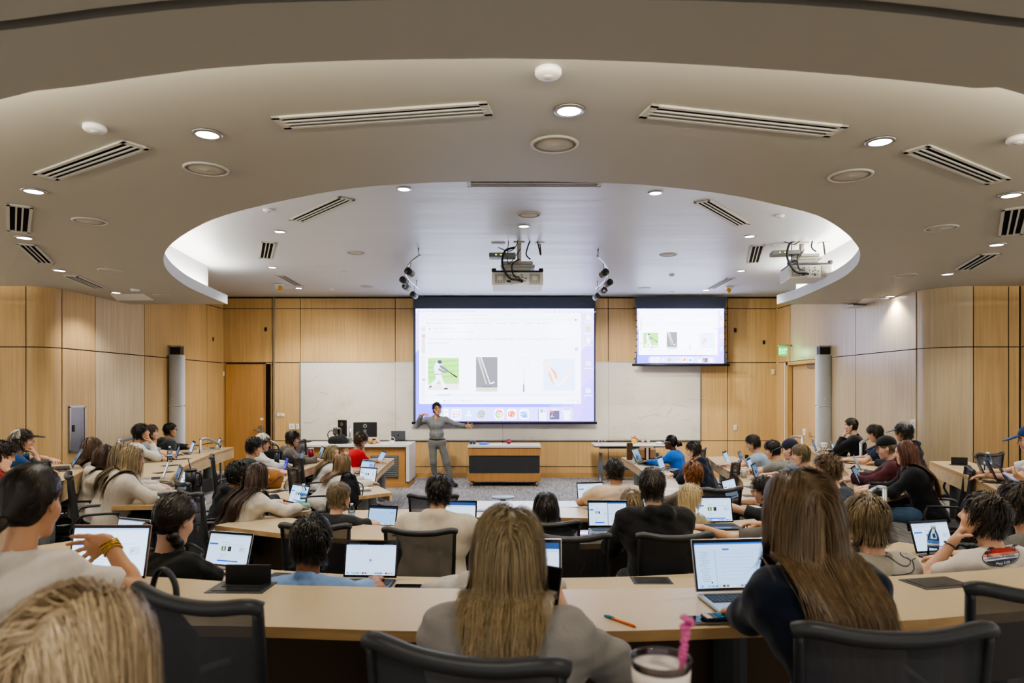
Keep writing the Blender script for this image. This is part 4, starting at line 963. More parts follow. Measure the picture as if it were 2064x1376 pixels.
# ================================================================== CURVED DESKS
t = NT('desk_laminate'); n = t.noise(1, 4, .6, (3, 3, 3)); n2 = t.noise(90, 2)
c = t.mix(n.outputs[0], hx('bea67b'), hx('cab48b')); c = t.mix(.12, c, t.mix(n2.outputs[0], hx('a98a62'), hx('ffffff')))
t.bsdf(c, .33, .5); M_DESK = t.m
M_EDGE = wood('c3a06f', 'x', scale=.8, contrast=.2); M_SKIRT = wood('d2b98f', 'x', scale=.35, contrast=.16); M_LEG = plain('8d918f', .45, .3); M_LEGD = plain('55595a', .5, .2)
M_MOD = plain('5b4a35', .7); M_HATCH = plain('3b3c3d', .4)
def desk(label, inner, outer, z, skirt=.13, legs=(), hatches=(), panel=0, name='curved_desk', worldpts=False, edge=.04, legm=None):
    I = [atz(x, y, z) for x, y in inner] if not worldpts else [Vector((*p, z)) for p in inner]
    O = [atz(x, y, z) for x, y in outer] if not worldpts else [Vector((*p, z)) for p in outer]
    c = (sum(I, Vector()) + sum(O, Vector())) / (len(I) + len(O)); c.z = 0
    n = 48
    I = [p - c for p in resample(spline(I, 8), n)]; O = [p - c for p in resample(spline(O, 8), n)]
    t = thing(name, label, 'desk', c, 0, 'curved lecture desks')
    dn = lambda P, h: [p - Vector((0, 0, h)) for p in P]
    mb = MB()
    mb.strip(I, O, 0); mb.strip(dn(I, edge), dn(O, edge), 1); mb.strip(I, dn(I, edge), 1, True); mb.strip(O, dn(O, edge), 1, True)
    for k in (0, -1): mb.add([I[k], O[k], O[k] - Vector((0, 0, edge)), I[k] - Vector((0, 0, edge))], [[0, 1, 2, 3]], 1)
    mb.build('desktop', [M_DESK, M_EDGE], t)
    # fascia below the inner (stage-side) edge
    ctr = sum(O, Vector()) / n
    def inward(d): return [p + (q - p).normalized() * d for p, q in zip(I, O)]
    A = inward(.004); B = inward(.04)
    mb = MB(); e = edge + .001
    mb.strip(dn(A, e), dn(A, skirt), 0, True); mb.strip(dn(B, e), dn(B, skirt), 0, True); mb.strip(dn(A, skirt), dn(B, skirt), 0)
    for k in (0, -1): mb.add([A[k] - Vector((0, 0, e)), B[k] - Vector((0, 0, e)), B[k] - Vector((0, 0, skirt)), A[k] - Vector((0, 0, skirt))], [[0, 1, 2, 3]], 0)
    mb.build('fascia', M_SKIRT, t)
    if panel:
        A = inward(.08); B = inward(.1); mb = MB(); mb.strip(dn(A, skirt), dn(A, panel), 0, True); mb.strip(dn(B, skirt), dn(B, panel), 0, True); mb.strip(dn(A, panel), dn(B, panel)); mb.build('modesty_panel', M_MOD, t)
    for f, g, zf in legs:
        i = int(f * (n - 1)); p = I[i].lerp(O[i], g)
        mb = MB(); pr = [(.075 * math.cos(R(22.5 * k)), .055 * math.sin(R(22.5 * k))) for k in range(16)]
        mb.prism([(p.x + a, p.y + b) for a, b in pr], zf, z - edge, 0); mb.build('leg', legm or M_LEG, t)
    for h in hatches:
        x, y = h[0], h[1]; p = atz(x, y, z) - c; w, dd = (h[3], h[4]) if len(h) > 3 else (.24, .14)
        Mx = Matrix.Rotation(R(h[2] if len(h) > 2 else 0), 4, 'Z')
        mb = MB()
        def bx(cx, cy, cz, sx, sy, sz, mat=0): mb.box(p + (Mx @ Vector((cx, cy, 0))) + Vector((0, 0, cz)), (sx, sy, sz), mat, Mx.to_3x3())
        bx(0, 0, .001, w, dd, .004); bx(0, 0, .003, w * .84, dd * .72, .004, 1); bx(0, -dd * .2, .0055, w * .2, dd * .06, .002)
        if h[-1] == 'open': bx(w * .02, dd * .34, .045, w * .8, .012, .08, 2); bx(0, dd * .1, .005, w * .7, dd * .3, .003, 2)
        mb.build('power_hatch', [M_HATCH, plain('2d2e30', .3), M_BLK] if h[-1] != 'shine' else [plain('6d6a66', .3), plain('cfc8da', .08, .9), M_BLK], t)
    return t
# centre rows, from the camera to the stage
desk('wide nearest desk with orange pen and open laptop on it', [(-160, 1195), (100, 1172), (275, 1161), (539, 1177), (709, 1181.7), (892, 1185.5), (1141, 1187), (1408, 1183), (1796, 1161), (2064, 1142), (2250, 1122)],
     [(-330, 1300), (100, 1275), (290, 1262), (515, 1262), (700, 1268), (840, 1271.6), (1162, 1272.5), (1418, 1266), (1825, 1250), (1942, 1241), (2300, 1210)], DESK[0], .05,
     [(.42, .25, TIER[0]), (.62, .25, TIER[0]), (.8, .25, TIER[0]), (.22, .25, TIER[0])], [(487, 1184, -2, .25, .17, 'open'), (1887, 1175, 12, .25, .16, 0)], .5, legm=M_LEGD)
desk('second row curved desk carrying the laptop with purple dot', [(-3.0, 5.05), (-2.5, 4.62), (-1.61, 4.16), (-1.0, 4.0), (-.4, 3.93), (.1, 3.92), (.7, 3.95), (1.4, 4.1), (2.1, 4.4), (2.75, 4.85)],
     [(-3.4, 4.6), (-2.8, 4.2), (-1.75, 3.66), (-1.05, 3.47), (-.4, 3.4), (.1, 3.39), (.75, 3.42), (1.55, 3.58), (2.35, 3.92), (3.1, 4.4)], DESK[1], .05,
     [(.25, .3, TIER[1]), (.5, .3, TIER[1]), (.75, .3, TIER[1])], [(1313, 1170, 0, .22, .14), (575, 1161, -12, .2, .12)], .45, worldpts=True, legm=M_LEGD)
desk('third row curved desk behind the cream and black hoodies', [(527, 1038), (589, 1044), (660, 1051), (732, 1056.5), (911, 1066), (1096, 1068.5), (1232, 1066), (1394, 1056), (1520, 1045)],
     [(433, 1058.5), (561.5, 1074), (702, 1086), (774, 1087.5), (920, 1093), (1090, 1097), (1248, 1094), (1400, 1086), (1560, 1072)], DESK[2], .05,
     [(.12, .3, TIER[2]), (.4, .3, TIER[2]), (.7, .3, TIER[2])], [(1190, 1075, 0, .22, .15, 'shine'), (818, 1077, -4, .2, .13)], .45, legm=M_LEGD)
desk('front row desk with a pale surface before the low stool', [(-1.75, 7.25), (-1.2, 7.3), (-.6, 7.42), (0, 7.46), (.6, 7.42), (1.1, 7.3), (1.45, 7.15)],
     [(-2.05, 6.6), (-1.3, 6.7), (-.6, 6.82), (0, 6.86), (.6, 6.82), (1.2, 6.7), (1.7, 6.5)], DESK[3], .05, [(.2, .3, 0), (.78, .3, 0)], [(968, 1029, 0, .22, .14)], .4, worldpts=True, legm=M_LEGD)
p0, p1 = Vector((atY(952, 7.47), 7.47, DESK[3])), Vector((atY(1166, 7.47), 7.9, DESK[3]))
t = thing('ribbed_side_table', 'low pale ribbed table top just beyond the front row desk', 'table', ((p0.x + p1.x) / 2, 7.69, 0))
mb = MB(); Wd = p1.x - p0.x; mb.box((0, 0, .70), (Wd, .42, .025))
mb.build('tabletop', plain('d4d1cf', .3), t)
mb = MB()
for k in range(46): mb.box((-Wd / 2 + Wd * (k + .5) / 46, 0, .7138), (Wd / 92, .41, .002))
mb.build('ribs', plain('c2bfc0', .3), t)
mb = MB()
for sx in (-1, 1): mb.box((sx * Wd * .42, 0, .345), (.05, .3, .69))
mb.build('leg', M_LEGD, t)
# left wing
desk('inner left wing desk beside the red shirt, nearest the stage', [(795, 923), (775, 940), (761, 954), (754, 965), (760, 977), (791, 992)], [(745, 924), (722, 934), (700, 950), (690, 968), (700, 985), (724, 1000)], DESK[3], .11, [(.12, .35, 0), (.55, .4, 0), (.9, .35, 0), (.9, .6, 0)], [(794 - 30, 926), (744, 958, 60), (742, 977, 40), (728, 989, 20)])
desk('second left wing desk with red tumbler and mint pencil case', [(651.8, 924.7), (640.7, 936), (589, 956), (573.8, 973.8), (576, 989), (628, 1026)], [(590, 925), (545, 940), (512, 956), (500, 975), (515, 1005), (563, 1040)], DESK[2], .12, [(.1, .35, .1), (.5, .35, .1), (.9, .4, .1)], [(598, 943, 70), (556, 972, 80), (559, 990, 70)])
desk('third left wing desk carrying the water bottle and dark tumbler', [(471.7, 900.7), (423.5, 916), (385, 932), (352, 955), (336, 985), (325, 1018)], [(385, 902), (325, 918), (275, 935), (240, 955), (222, 985), (225, 1020)], DESK[1], .2, [(.1, .4, .2), (.35, .3, .2), (.75, .35, .2)], [(368, 925, 60), (345, 938, 60), (330, 952, 60), (318, 972, 60)])
desk('outer left wing desk of the student in the mesh cap', [(156, 935), (167, 948), (120, 972), (60, 1012), (0, 1065)], [(85, 936), (20, 952), (-30, 975), (-70, 1010), (-110, 1065)], DESK[0], .2, [(.35, .3, TIER[0])], [(112, 950, 50), (80, 970, 50)])
# right wing
desk('inner right wing desk with the big black laptop and tan purse', [(1252, 921), (1283, 940), (1303, 958), (1318, 978), (1336, 1000)], [(1300, 921), (1325, 931), (1345, 945), (1362, 965), (1372, 993)], DESK[3], .13, [(.2, .3, 0), (.8, .3, 0)], [(1300, 937, -60)])
desk('second right wing desk with white paper cup', [(1425, 920), (1440, 933), (1462, 945), (1490, 963), (1499, 980), (1490, 998), (1472, 1018)], [(1480, 919), (1510, 932), (1548, 948), (1572, 968), (1585, 990), (1572, 1012), (1532, 1036)], DESK[2], .13, [(.22, .25, .1), (.9, .4, .1)], [(1450, 938, -60), (1485, 952, -60), (1516, 982, -80), (1512, 1000, -90)])
desk('third right wing desk with the patterned coffee cup', [(1606, 899), (1648, 915), (1680, 930), (1706, 950), (1719, 970), (1722, 990), (1735, 1012)], [(1636, 899), (1712, 911), (1790, 930), (1822, 950), (1838, 975), (1836, 990), (1813, 999)], DESK[1], .18, [(.5, .4, .2), (.85, .4, .2)], [(1710, 933, -70), (1728, 945, -70), (1745, 962, -80), (1750, 981, -80)])
desk('outer right wing desk with a row of open laptops', [(1873, 929), (1905, 941), (1960, 963), (2012, 989), (2064, 1022), (2110, 1060)], [(1946, 928.5), (1998, 942), (2062, 964), (2110, 990), (2160, 1025), (2200, 1060)], DESK[0], .17, [(.12, .4, TIER[0]), (.6, .3, TIER[0])], [(1934, 937, -25, .2, .12, 'open'), (1972, 953, -40), (2010, 973, -40)], legm=M_LEGD)

# handrails
def rail(name, pts, label, post=None):
    c = Vector(pts[0]); t = thing(name, label, 'handrail', (c.x, c.y, 0))
    P = [Vector(p) - Vector((c.x, c.y, 0)) for p in pts]
    MB().tube(spline(P, 5), .026, 10).build('rail', M_ALU, t)
    for q in (post or [P[0], P[-1]]): MB().tube([(q.x, q.y, .05), (q.x, q.y, q.z)], .022, 10).build('post', M_ALU, t)
rail('handrail', [at(239, 888, 10.0), at(262, 884, 10.6), at(270, 884, 11.2)], 'grey handrail against the left wall behind the white sweater')
rail('handrail', [at(404, 886, 11.6), at(418, 884, 11.8), at(445, 897, 12.4)], 'sloping grey handrail by the far left laptops')
rail('handrail', [at(1590, 884, 12.6), at(1603, 879, 12.3), at(1617, 881, 12.0)], 'grey handrail right of the door frame')
rail('handrail', [at(1735, 893, 10.4), at(1752, 882, 10.9), at(1775, 874, 11.2)], 'grey handrail behind the navy shirt on the right')
rail('handrail', [at(1752, 992, 6.6), at(1770, 983, 6.7), at(1783, 984, 6.5)], 'grey handrail end at the corner of the third right desk')
rail('handrail', [at(322, 995, 6.2), at(352, 992, 6.1), at(410, 1009, 5.9)], 'grey handrail end by the third left desk')

# ================================================================== CHAIRS
M_CF = plain('2c2d2f', .45); M_CM = meshfab('34353a', .86); M_CM_BLUELIT = meshfab('4a5666', .9)  # last one: same chair mesh with bluish light put into its colour
CH = {}
def chair_meshes():
    mb = MB(); top = spline([(-.235, -.29, 1.005), (-.2, -.31, 1.015), (-.1, -.323, 1.0), (0, -.327, .995), (.1, -.323, 1.0), (.2, -.31, 1.015), (.235, -.29, 1.005)], 5)
    mb.tube(top, .021, 10); CH['top_rail'] = mb.mesh('top_rail', M_CF)
    mb = MB()
    for s in (-1, 1):
        P = spline([(s * .225, -.295, 1.005), (s * .215, -.275, .8), (s * .205, -.255, .62), (s * .2, -.235, .48)], 6)
        mb.tube(P, [.02 + .012 * k / (len(P) - 1) for k in range(len(P))], 8, flat=.5)
    P = spline([(-.2, -.238, .5), (-.1, -.27, .54), (0, -.28, .555), (.1, -.27, .54), (.2, -.238, .5)], 5); mb.tube(P, .012, 6)
    CH['back_frame'] = mb.mesh('back_frame', M_CF)
    def bk(u, v):
        b = -.03 * math.sin(math.pi * u); y = -.235 - .06 * v - .01 * math.sin(math.pi * v)
        return Vector(((u - .5) * .42 * (1 + .06 * v), y + b, .47 + .53 * v - .012 * math.sin(math.pi * u)))
    CH['back_mesh'] = MB().grid(bk, 12, 10).mesh('back_mesh', M_CM)
    def seat(u, v, dz=0):
        return Vector(((u - .5) * .46, -.24 + .47 * v, .46 + dz - .02 * math.sin(math.pi * u) - (.05 * max(0, v - .8) / .2) + .01 * abs(2 * u - 1)))
    mb = MB(); mb.grid(lambda u, v: seat(u, v), 10, 10); mb.grid(lambda u, v: seat(u, v, -.03), 10, 10)
    mb.tube([seat(0, k / 8, -.012) for k in range(9)], .018, 8); mb.tube([seat(1, k / 8, -.012) for k in range(9)], .018, 8)
    CH['seat'] = mb.mesh('seat', plain('2f3033', .7))
    for s, nm in ((-1, 'L'), (1, 'R')):
        mb = MB(); P = spline([(s * .2, -.245, .54), (s * .21, -.29, .44), (s * .19, -.25, .35), (s * .14, -.12, .33), (s * .1, .0, .36)], 6)
        mb.tube(P, .014, 6)
        for k in range(3, len(P) - 3, 2):
            q = P[k]; mb.box(q + Vector((0, .022, .018)), (.03, .012, .05), 0, Matrix.Rotation(R(15 * (k - 10)), 3, 'X'))
        CH['spine' + nm] = mb.mesh('spine', M_CF)
        mb = MB(); mb.tube(spline([(s * .215, -.25, .6), (s * .265, -.2, .66), (s * .275, -.05, .665), (s * .27, .08, .655)], 5), .018, 8, flat=.6)
        mb.tube(spline([(s * .27, .07, .65), (s * .27, .1, .56), (s * .23, .06, .45)], 5), .014, 6)
        CH['arm' + nm] = mb.mesh('armrest', M_CF)
    mb = MB(); mb.tube([(0, 0, .1), (0, 0, .44)], .028, 10); mb.lathe([(.05, .07), (.06, .1), (.04, .13), (.001, .13)], n=14)
    for k in range(5):
        a = R(72 * k + 18); mb.tube([(0, 0, .105), (.16 * math.cos(a), .16 * math.sin(a), .095), (.29 * math.cos(a), .29 * math.sin(a), .07)], [.024, .02, .015], 8)
    CH['star_base'] = mb.mesh('star_base', plain('77797a', .4, .6))
    mb = MB()
    for k in range(5): pass
    CH['caster'] = MB().lathe([(.001, -.018), (.026, -.018), (.028, 0), (.026, .018), (.001, .018)], n=12, ax=(1, 0, 0)).mesh('caster', M_BLK)
    CH['back_mesh_bluelit'] = CH['back_mesh'].copy(); CH['back_mesh_bluelit'].materials[0] = M_CM_BLUELIT
chair_meshes()
CHAIRS = []
def chair(p, rz, label, blue=False, full=True, tilt=0):  # blue: use the back mesh that has bluish light painted in
    t = thing('mesh_chair', label, 'chair', p, rz, 'mesh swivel chairs')
    for nm, k in (('top_rail', 'top_rail'), ('back_frame', 'back_frame'), ('back_mesh', 'back_mesh_bluelit' if blue else 'back_mesh'), ('seat', 'seat'), ('spine', 'spineL'), ('spine', 'spineR'), ('armrest', 'armL'), ('armrest', 'armR'), ('star_base', 'star_base')):
        o = link(bpy.data.objects.new(nm, CH[k]), t)
        if blue and nm == 'top_rail': pass
    for k in range(5):
        a = R(72 * k + 18); o = link(bpy.data.objects.new('caster', CH['caster']), t); o.location = (.29 * math.cos(a), .29 * math.sin(a), .028); o.rotation_euler = (0, 0, a)
    CHAIRS.append(t); return t
def chair_px(x, ytop, D, tier, rz, label, blue=False):
    p = at(x, ytop, D); q = Vector((p.x, p.y, TIER[tier])) - Matrix.Rotation(R(-rz), 3, 'Z') @ Vector((0, -.31, 0))
    dz = p.z - TIER[tier] - .965
    t = chair((q.x, q.y, TIER[tier]), R(-rz), label, blue)
    return t

# ================================================================== LAPTOPS
LM = {}
def page(cv, kind, W, H):
    """fills W x H from (0,0)"""
    T = lambda x, y, w, h, c, r=0: cv.rect(x * W, (1 - y - h) * H, w * W, h * H, c, r * W)
    def dock(y=.925):
        T(.02, y, .96, .065, 'cfd6e4', .006)
        cs = ('4aa3f0', 'e8e8ee', '55c7ef', '58cf5d', '3b82f0', 'f3d26b', '2b2d33', '8a5a33', 'ededed', 'f0f0f0', 'd9d9d9', 'e8455a', '3477d8', '2e6ac2', 'f4f49b', '7f2222', 'ef8f2a', 'aeb4bd')
        for k, c in enumerate(cs): T(.035 + .052 * k, y + .01, .036, .045, c, .004)
    if kind in ('quiz', 'quizdock', 'split'):
        T(0, 0, 1, 1, 'e8f1fc'); T(0, 0, 1, .035, '20242c' if kind == 'split' else 'b9c9e6'); k = .5 if kind == 'split' else 1
        T(0, .035, k, .045, 'dde6f4')
        for i in range(7): T((.04 + .09 * i) * k, .05, .05 * k, .012, 'b9c3d6')
        T(.02 * k, .1, .4 * k, .016, 'c4cad8'); T(.05 * k, .135, .12 * k, .02, '9cc0ee'); T(.02 * k, .19, .2 * k, .012, 'cdd3df')
        T(.02 * k, .31, .22 * k, .055, '2463d6'); T(.34 * k, .27, .16 * k, .014, '9aa0ae'); T(.34 * k, .33, .56 * k, .01, 'b4bac8')
        for i, f in enumerate((pic_batter, pic_club, pic_racket, pic_arm)):
            x0 = (.34, .5, .66, .78)[i] * k; w = (.11, .08, .06, .14)[i] * k
            hh = .16 if kind != 'split' else .1
            if i == 3: f(cv, x0 * W, .44 * H, w * W, hh * H, True)
            elif i == 1: T(x0 / 1, .4, w, hh, '2c2529'); cv.line([((x0 + w * .3) * W, (.6) * H), ((x0 + w * .55) * W, .47 * H), ((x0 + w * .8) * W, .48 * H)], .006 * W, '8d7f78')
            elif i == 0: T(x0, .4, w, hh, '4f7a33'); T(x0 + w * .35, .42, w * .3, hh * .75, 'd8dfe6'); T(x0, .4 + hh * .75, w, hh * .25, '9c8a66')
            else: f(cv, x0 * W, (.6 - hh) * H, w * W, hh * H)
        for i in range(3): T(.34 * k, .66 + .055 * i, (.16 - .03 * i) * k, .012, 'b5bccb')
        T(.3 * k, .86, .5 * k, .045, '1f5fd0')
        if kind == 'split':
            T(.493, .035, .014, .965, '20242c'); T(.507, .035, .493, .05, '3f86dd')
            for i in range(16): T(.54, .14 + .05 * i, .3 + .12 * ((i * 7) % 3) / 2, .01, 'b9bfcc')
        if kind == 'quizdock': dock()
    elif kind == 'dot':
        T(0, 0, 1, 1, 'e6effb'); T(0, 0, 1, .045, '151922'); T(0, .045, 1, .05, 'd6e1f0')
        for i in range(8): T(.05 + .05 * i, .014, .03, .014, '8b93a3')
        for i in range(4): T(.75 + .05 * i, .02, .03, .012, '8b93a3')
        T(.1, .115, .22, .014, 'c2c8d4'); T(.12, .17, .06, .02, '9cbfee'); T(.2, .17, .06, .02, 'c7d2e2'); T(.26, .17, .05, .02, '9cbfee')
        cv.ell(.5 * W, .47 * H, .022 * W, .022 * W, '6c3a78'); cv.ell(.5 * W, .47 * H, .01 * W, .01 * W, 'c9a7d2'); T(.45, .6, .1, .014, 'c9bfd2'); dock(.905)
    elif kind == 'doc':
        T(0, 0, 1, 1, 'cfe3f8'); T(0, 0, 1, .04, '2f6fc0'); T(0, .04, 1, .1, 'dce8f6'); T(.28, .14, .012, .78, 'a8bdd8')
        T(.4, .13, .1, .04, '2a66d8', .01)
        for i in range(15): T(.06 + .01 * (i % 3), .2 + .046 * i, .13 - .02 * (i % 4) / 2, .01, '8793a8')
        for i in range(8): T(.35, .24 + .08 * i, .5, .006, 'a7b6cb')
        for i in range(4): T(.05, .3 + .1 * i, .012, .014, '3e4c66')
        cv.ell(.2 * W, .12 * H, .012 * W, .012 * W, '2a2f3a'); dock()
    elif kind == 'purple':
        T(0, 0, 1, 1, '4a3f96'); cv.poly([(0, 0), (W, 0), (W, .7 * H), (0, .2 * H)], '5f55c0'); cv.poly([(0, 0), (W, 0), (W, .2 * H)], '2f3f9a')
    elif kind == 'dark':
        T(0, 0, 1, 1, '59616e'); T(.06, .1, .88, .8, '6d7684')
        for i in range(3): T(.3 + .13 * i, .45, .09, .25, '2b2e38')
        T(.1, .35, .16, .06, '2d4a9a')
    elif kind == 'photo':
        T(0, 0, 1, 1, '8fa3ad'); cv.poly([(0, 0), (W, 0), (W, .3 * H), (.5 * W, .5 * H), (0, .3 * H)], '5c6a62'); cv.poly([(.1 * W, .2 * H), (.35 * W, .7 * H), (.6 * W, .2 * H)], '47535a'); cv.poly([(.5 * W, .2 * H), (.7 * W, .8 * H), (.95 * W, .2 * H)], '6d7a86')
    elif kind == 'blue':
        T(0, 0, 1, 1, 'bfe0f6'); T(0, 0, 1, .12, '6ca6d8'); T(.62, .2, .3, .3, '8d8fd0')
        for i in range(6): T(.08, .25 + .1 * i, .4, .02, 'a6c4de')
    elif kind == 'plain':
        T(0, 0, 1, 1, 'a9c9e8'); T(0, 0, 1, .1, '2b3442'); T(.8, .3, .12, .03, '6d8ab8'); T(.05, .16, .5, .02, 'c6dcf0'); dock()
    elif kind == 'word':
        T(0, 0, 1, 1, 'f1f5fa'); T(0, 0, 1, .12, '35527c'); T(0, .12, 1, .06, 'd6e0ee')
        T(.12, .3, .12, .04, '433a55'); T(.34, .42, .3, .02, 'd5d9e2')
        pic_arm(cv, .42 * W, .36 * H, .14 * W, .2 * H, True)
def lap_mesh(key, fn, mat):
    if key not in LM: LM[key] = fn()
    return LM[key]
BODYC = {'silver': ('b9bbbe', .7), 'grey': ('55585d', .7), 'black': ('1c1d20', .1), 'rose': ('b08a86', .6), 'blue': ('34506e', .4), 'midnight': ('23272f', .5)}
def laptop(p, rz, label, content='quiz', w=.31, col='silver', tilt=18, hgt=None, s=.7, case=None):
    h = hgt or w * .665; d = w * .7; th = .014
    t = thing('laptop', label, 'laptop', p, rz, 'open laptops')
    h_, mt = BODYC[col]; mat = plain(h_, .35, mt)
    k = (round(w, 3), round(h, 3), col)
    def base():
        mb = MB(); mb.box((0, -d / 2 - .008, th / 2), (w, d, th), bev=.005); return mb.mesh('laptop_base', mat)
    def keys():
        mb = MB(); kw = w * .86 / 14
        mb.box((0, -d * .36, th + .0004), (w * .88, d * .46, .0008))
        me = mb
        for r in range(5):
            for c in range(14): mb.box((-w * .43 + kw * (c + .5), -d * (.17 + .092 * r), th + .0015), (kw * .84, d * .075, .002), 1)
        return mb.mesh('keyboard', [plain('15161a', .6), plain('24262b', .5)])
    def pad():
        return MB().box((0, -d * .81, th + .0004), (w * .38, d * .28, .0008)).mesh('trackpad', plain(h_, .25, mt))
    def lid():
        mb = MB(); mb.box((0, .004, h / 2 + .004), (w, .008, h), bev=.004); mb.box((0, -.0004, h / 2 + .004), (w - .006, .001, h - .006), 1)
        return mb.mesh('laptop_lid', [plain(case, .4) if case else mat, plain('08090b', .15)])
    def hinge(): return MB().tube([(-w * .4, 0, 0), (w * .4, 0, 0)], .007, 8).mesh('hinge', plain('1a1b1d', .4))
    def disp():
        cv = Canvas(); page(cv, content, w - .022, h - .03); return cv.mb.mesh('display', screen_mat(s, (.76, .91, 1.1)))
    def emblem():
        mb = MB(); mb.ball((0, .0095, h * .53), (.014, .002, .016), 12); mb.ball((.006, .0095, h * .53 + .021), (.004, .002, .007), 8); return mb.mesh('lid_emblem', plain('2c2e31', .2, .8))
    b = link(bpy.data.objects.new('laptop_base', lap_mesh(k + ('b',), base, mat)), t)
    link(bpy.data.objects.new('keyboard', lap_mesh(k + ('k',), keys, mat)), b); link(bpy.data.objects.new('trackpad', lap_mesh(k + ('p',), pad, mat)), b)
    l = link(bpy.data.objects.new('laptop_lid', lap_mesh(k + ('l', case), lid, mat)), t); l.location = (0, 0, th); l.rotation_euler = (R(-tilt), 0, 0)
    o = link(bpy.data.objects.new('display', lap_mesh(k[:2] + (content, s), disp, mat)), l); o.location = (-(w - .022) / 2, -.0015, .017)
    if col in ('silver', 'grey', 'midnight', 'rose') and not case: link(bpy.data.objects.new('lid_emblem', lap_mesh(k + ('e',), emblem, mat)), l)
    return t
def lap(x, y, row, rz, label, content='quiz', **kw):
    """x,y: pixel of the hinge centre on the desk of that row; rz = yaw of its user (clockwise)"""
    return laptop(atz(x, y, DESK[row] + .001), R(-rz), label, content, **kw)
# ================================================================== PEOPLE: smooth signed-distance bodies
V3 = lambda *a: np.array(a, dtype=np.float64)
def nrm(v): return v / max(np.linalg.norm(v), 1e-9)
def d_cap(P, a, b, ra, rb, cut):
    ba = b - a; L2 = float(ba @ ba) + 1e-12
    t = ((P - a) @ ba) / L2; tc = np.clip(t, 0, 1)
    q = P - a - tc[..., None] * ba
    d = np.sqrt((q * q).sum(-1)) - (ra + (rb - ra) * tc)
    if cut: d = np.maximum(d, (t - 1) * math.sqrt(L2))
    return d
def d_ell(P, c, r, M):
    q = P - c
    if M is not None: q = q @ M          # columns of M are the local axes
    k0 = np.sqrt(((q / r) ** 2).sum(-1)); k1 = np.sqrt(((q / (r * r)) ** 2).sum(-1))
    return k0 * (k0 - 1.0) / np.maximum(k1, 1e-6)
def cap(a, b, ra, rb=None, k=.03, cut=False): return ('c', np.asarray(a, float), np.asarray(b, float), ra, ra if rb is None else rb, k, cut)
def ell(c, r, M=None, k=.03): return ('e', np.asarray(c, float), np.asarray(r, float), M, k)
def d_prim(pr, P): return d_cap(P, *pr[1:5], pr[6]) if pr[0] == 'c' else d_ell(P, *pr[1:4])
def bb(pr):
    if pr[0] == 'c':
        r = max(pr[3], pr[4]); return np.minimum(pr[1], pr[2]) - r, np.maximum(pr[1], pr[2]) + r
    r = max(pr[2]); return pr[1] - r, pr[1] + r
def smin(a, b, k):
    h = np.maximum(k - np.abs(a - b), 0) / k
    return np.minimum(a, b) - h * h * k * .25
def sdf_pts(prims, P):
    d = np.full(P.shape[:-1], 1.0)
    for pr in prims: d = smin(d, d_prim(pr, P), max(pr[-1] if pr[0] == 'e' else pr[5], .004))
    return d
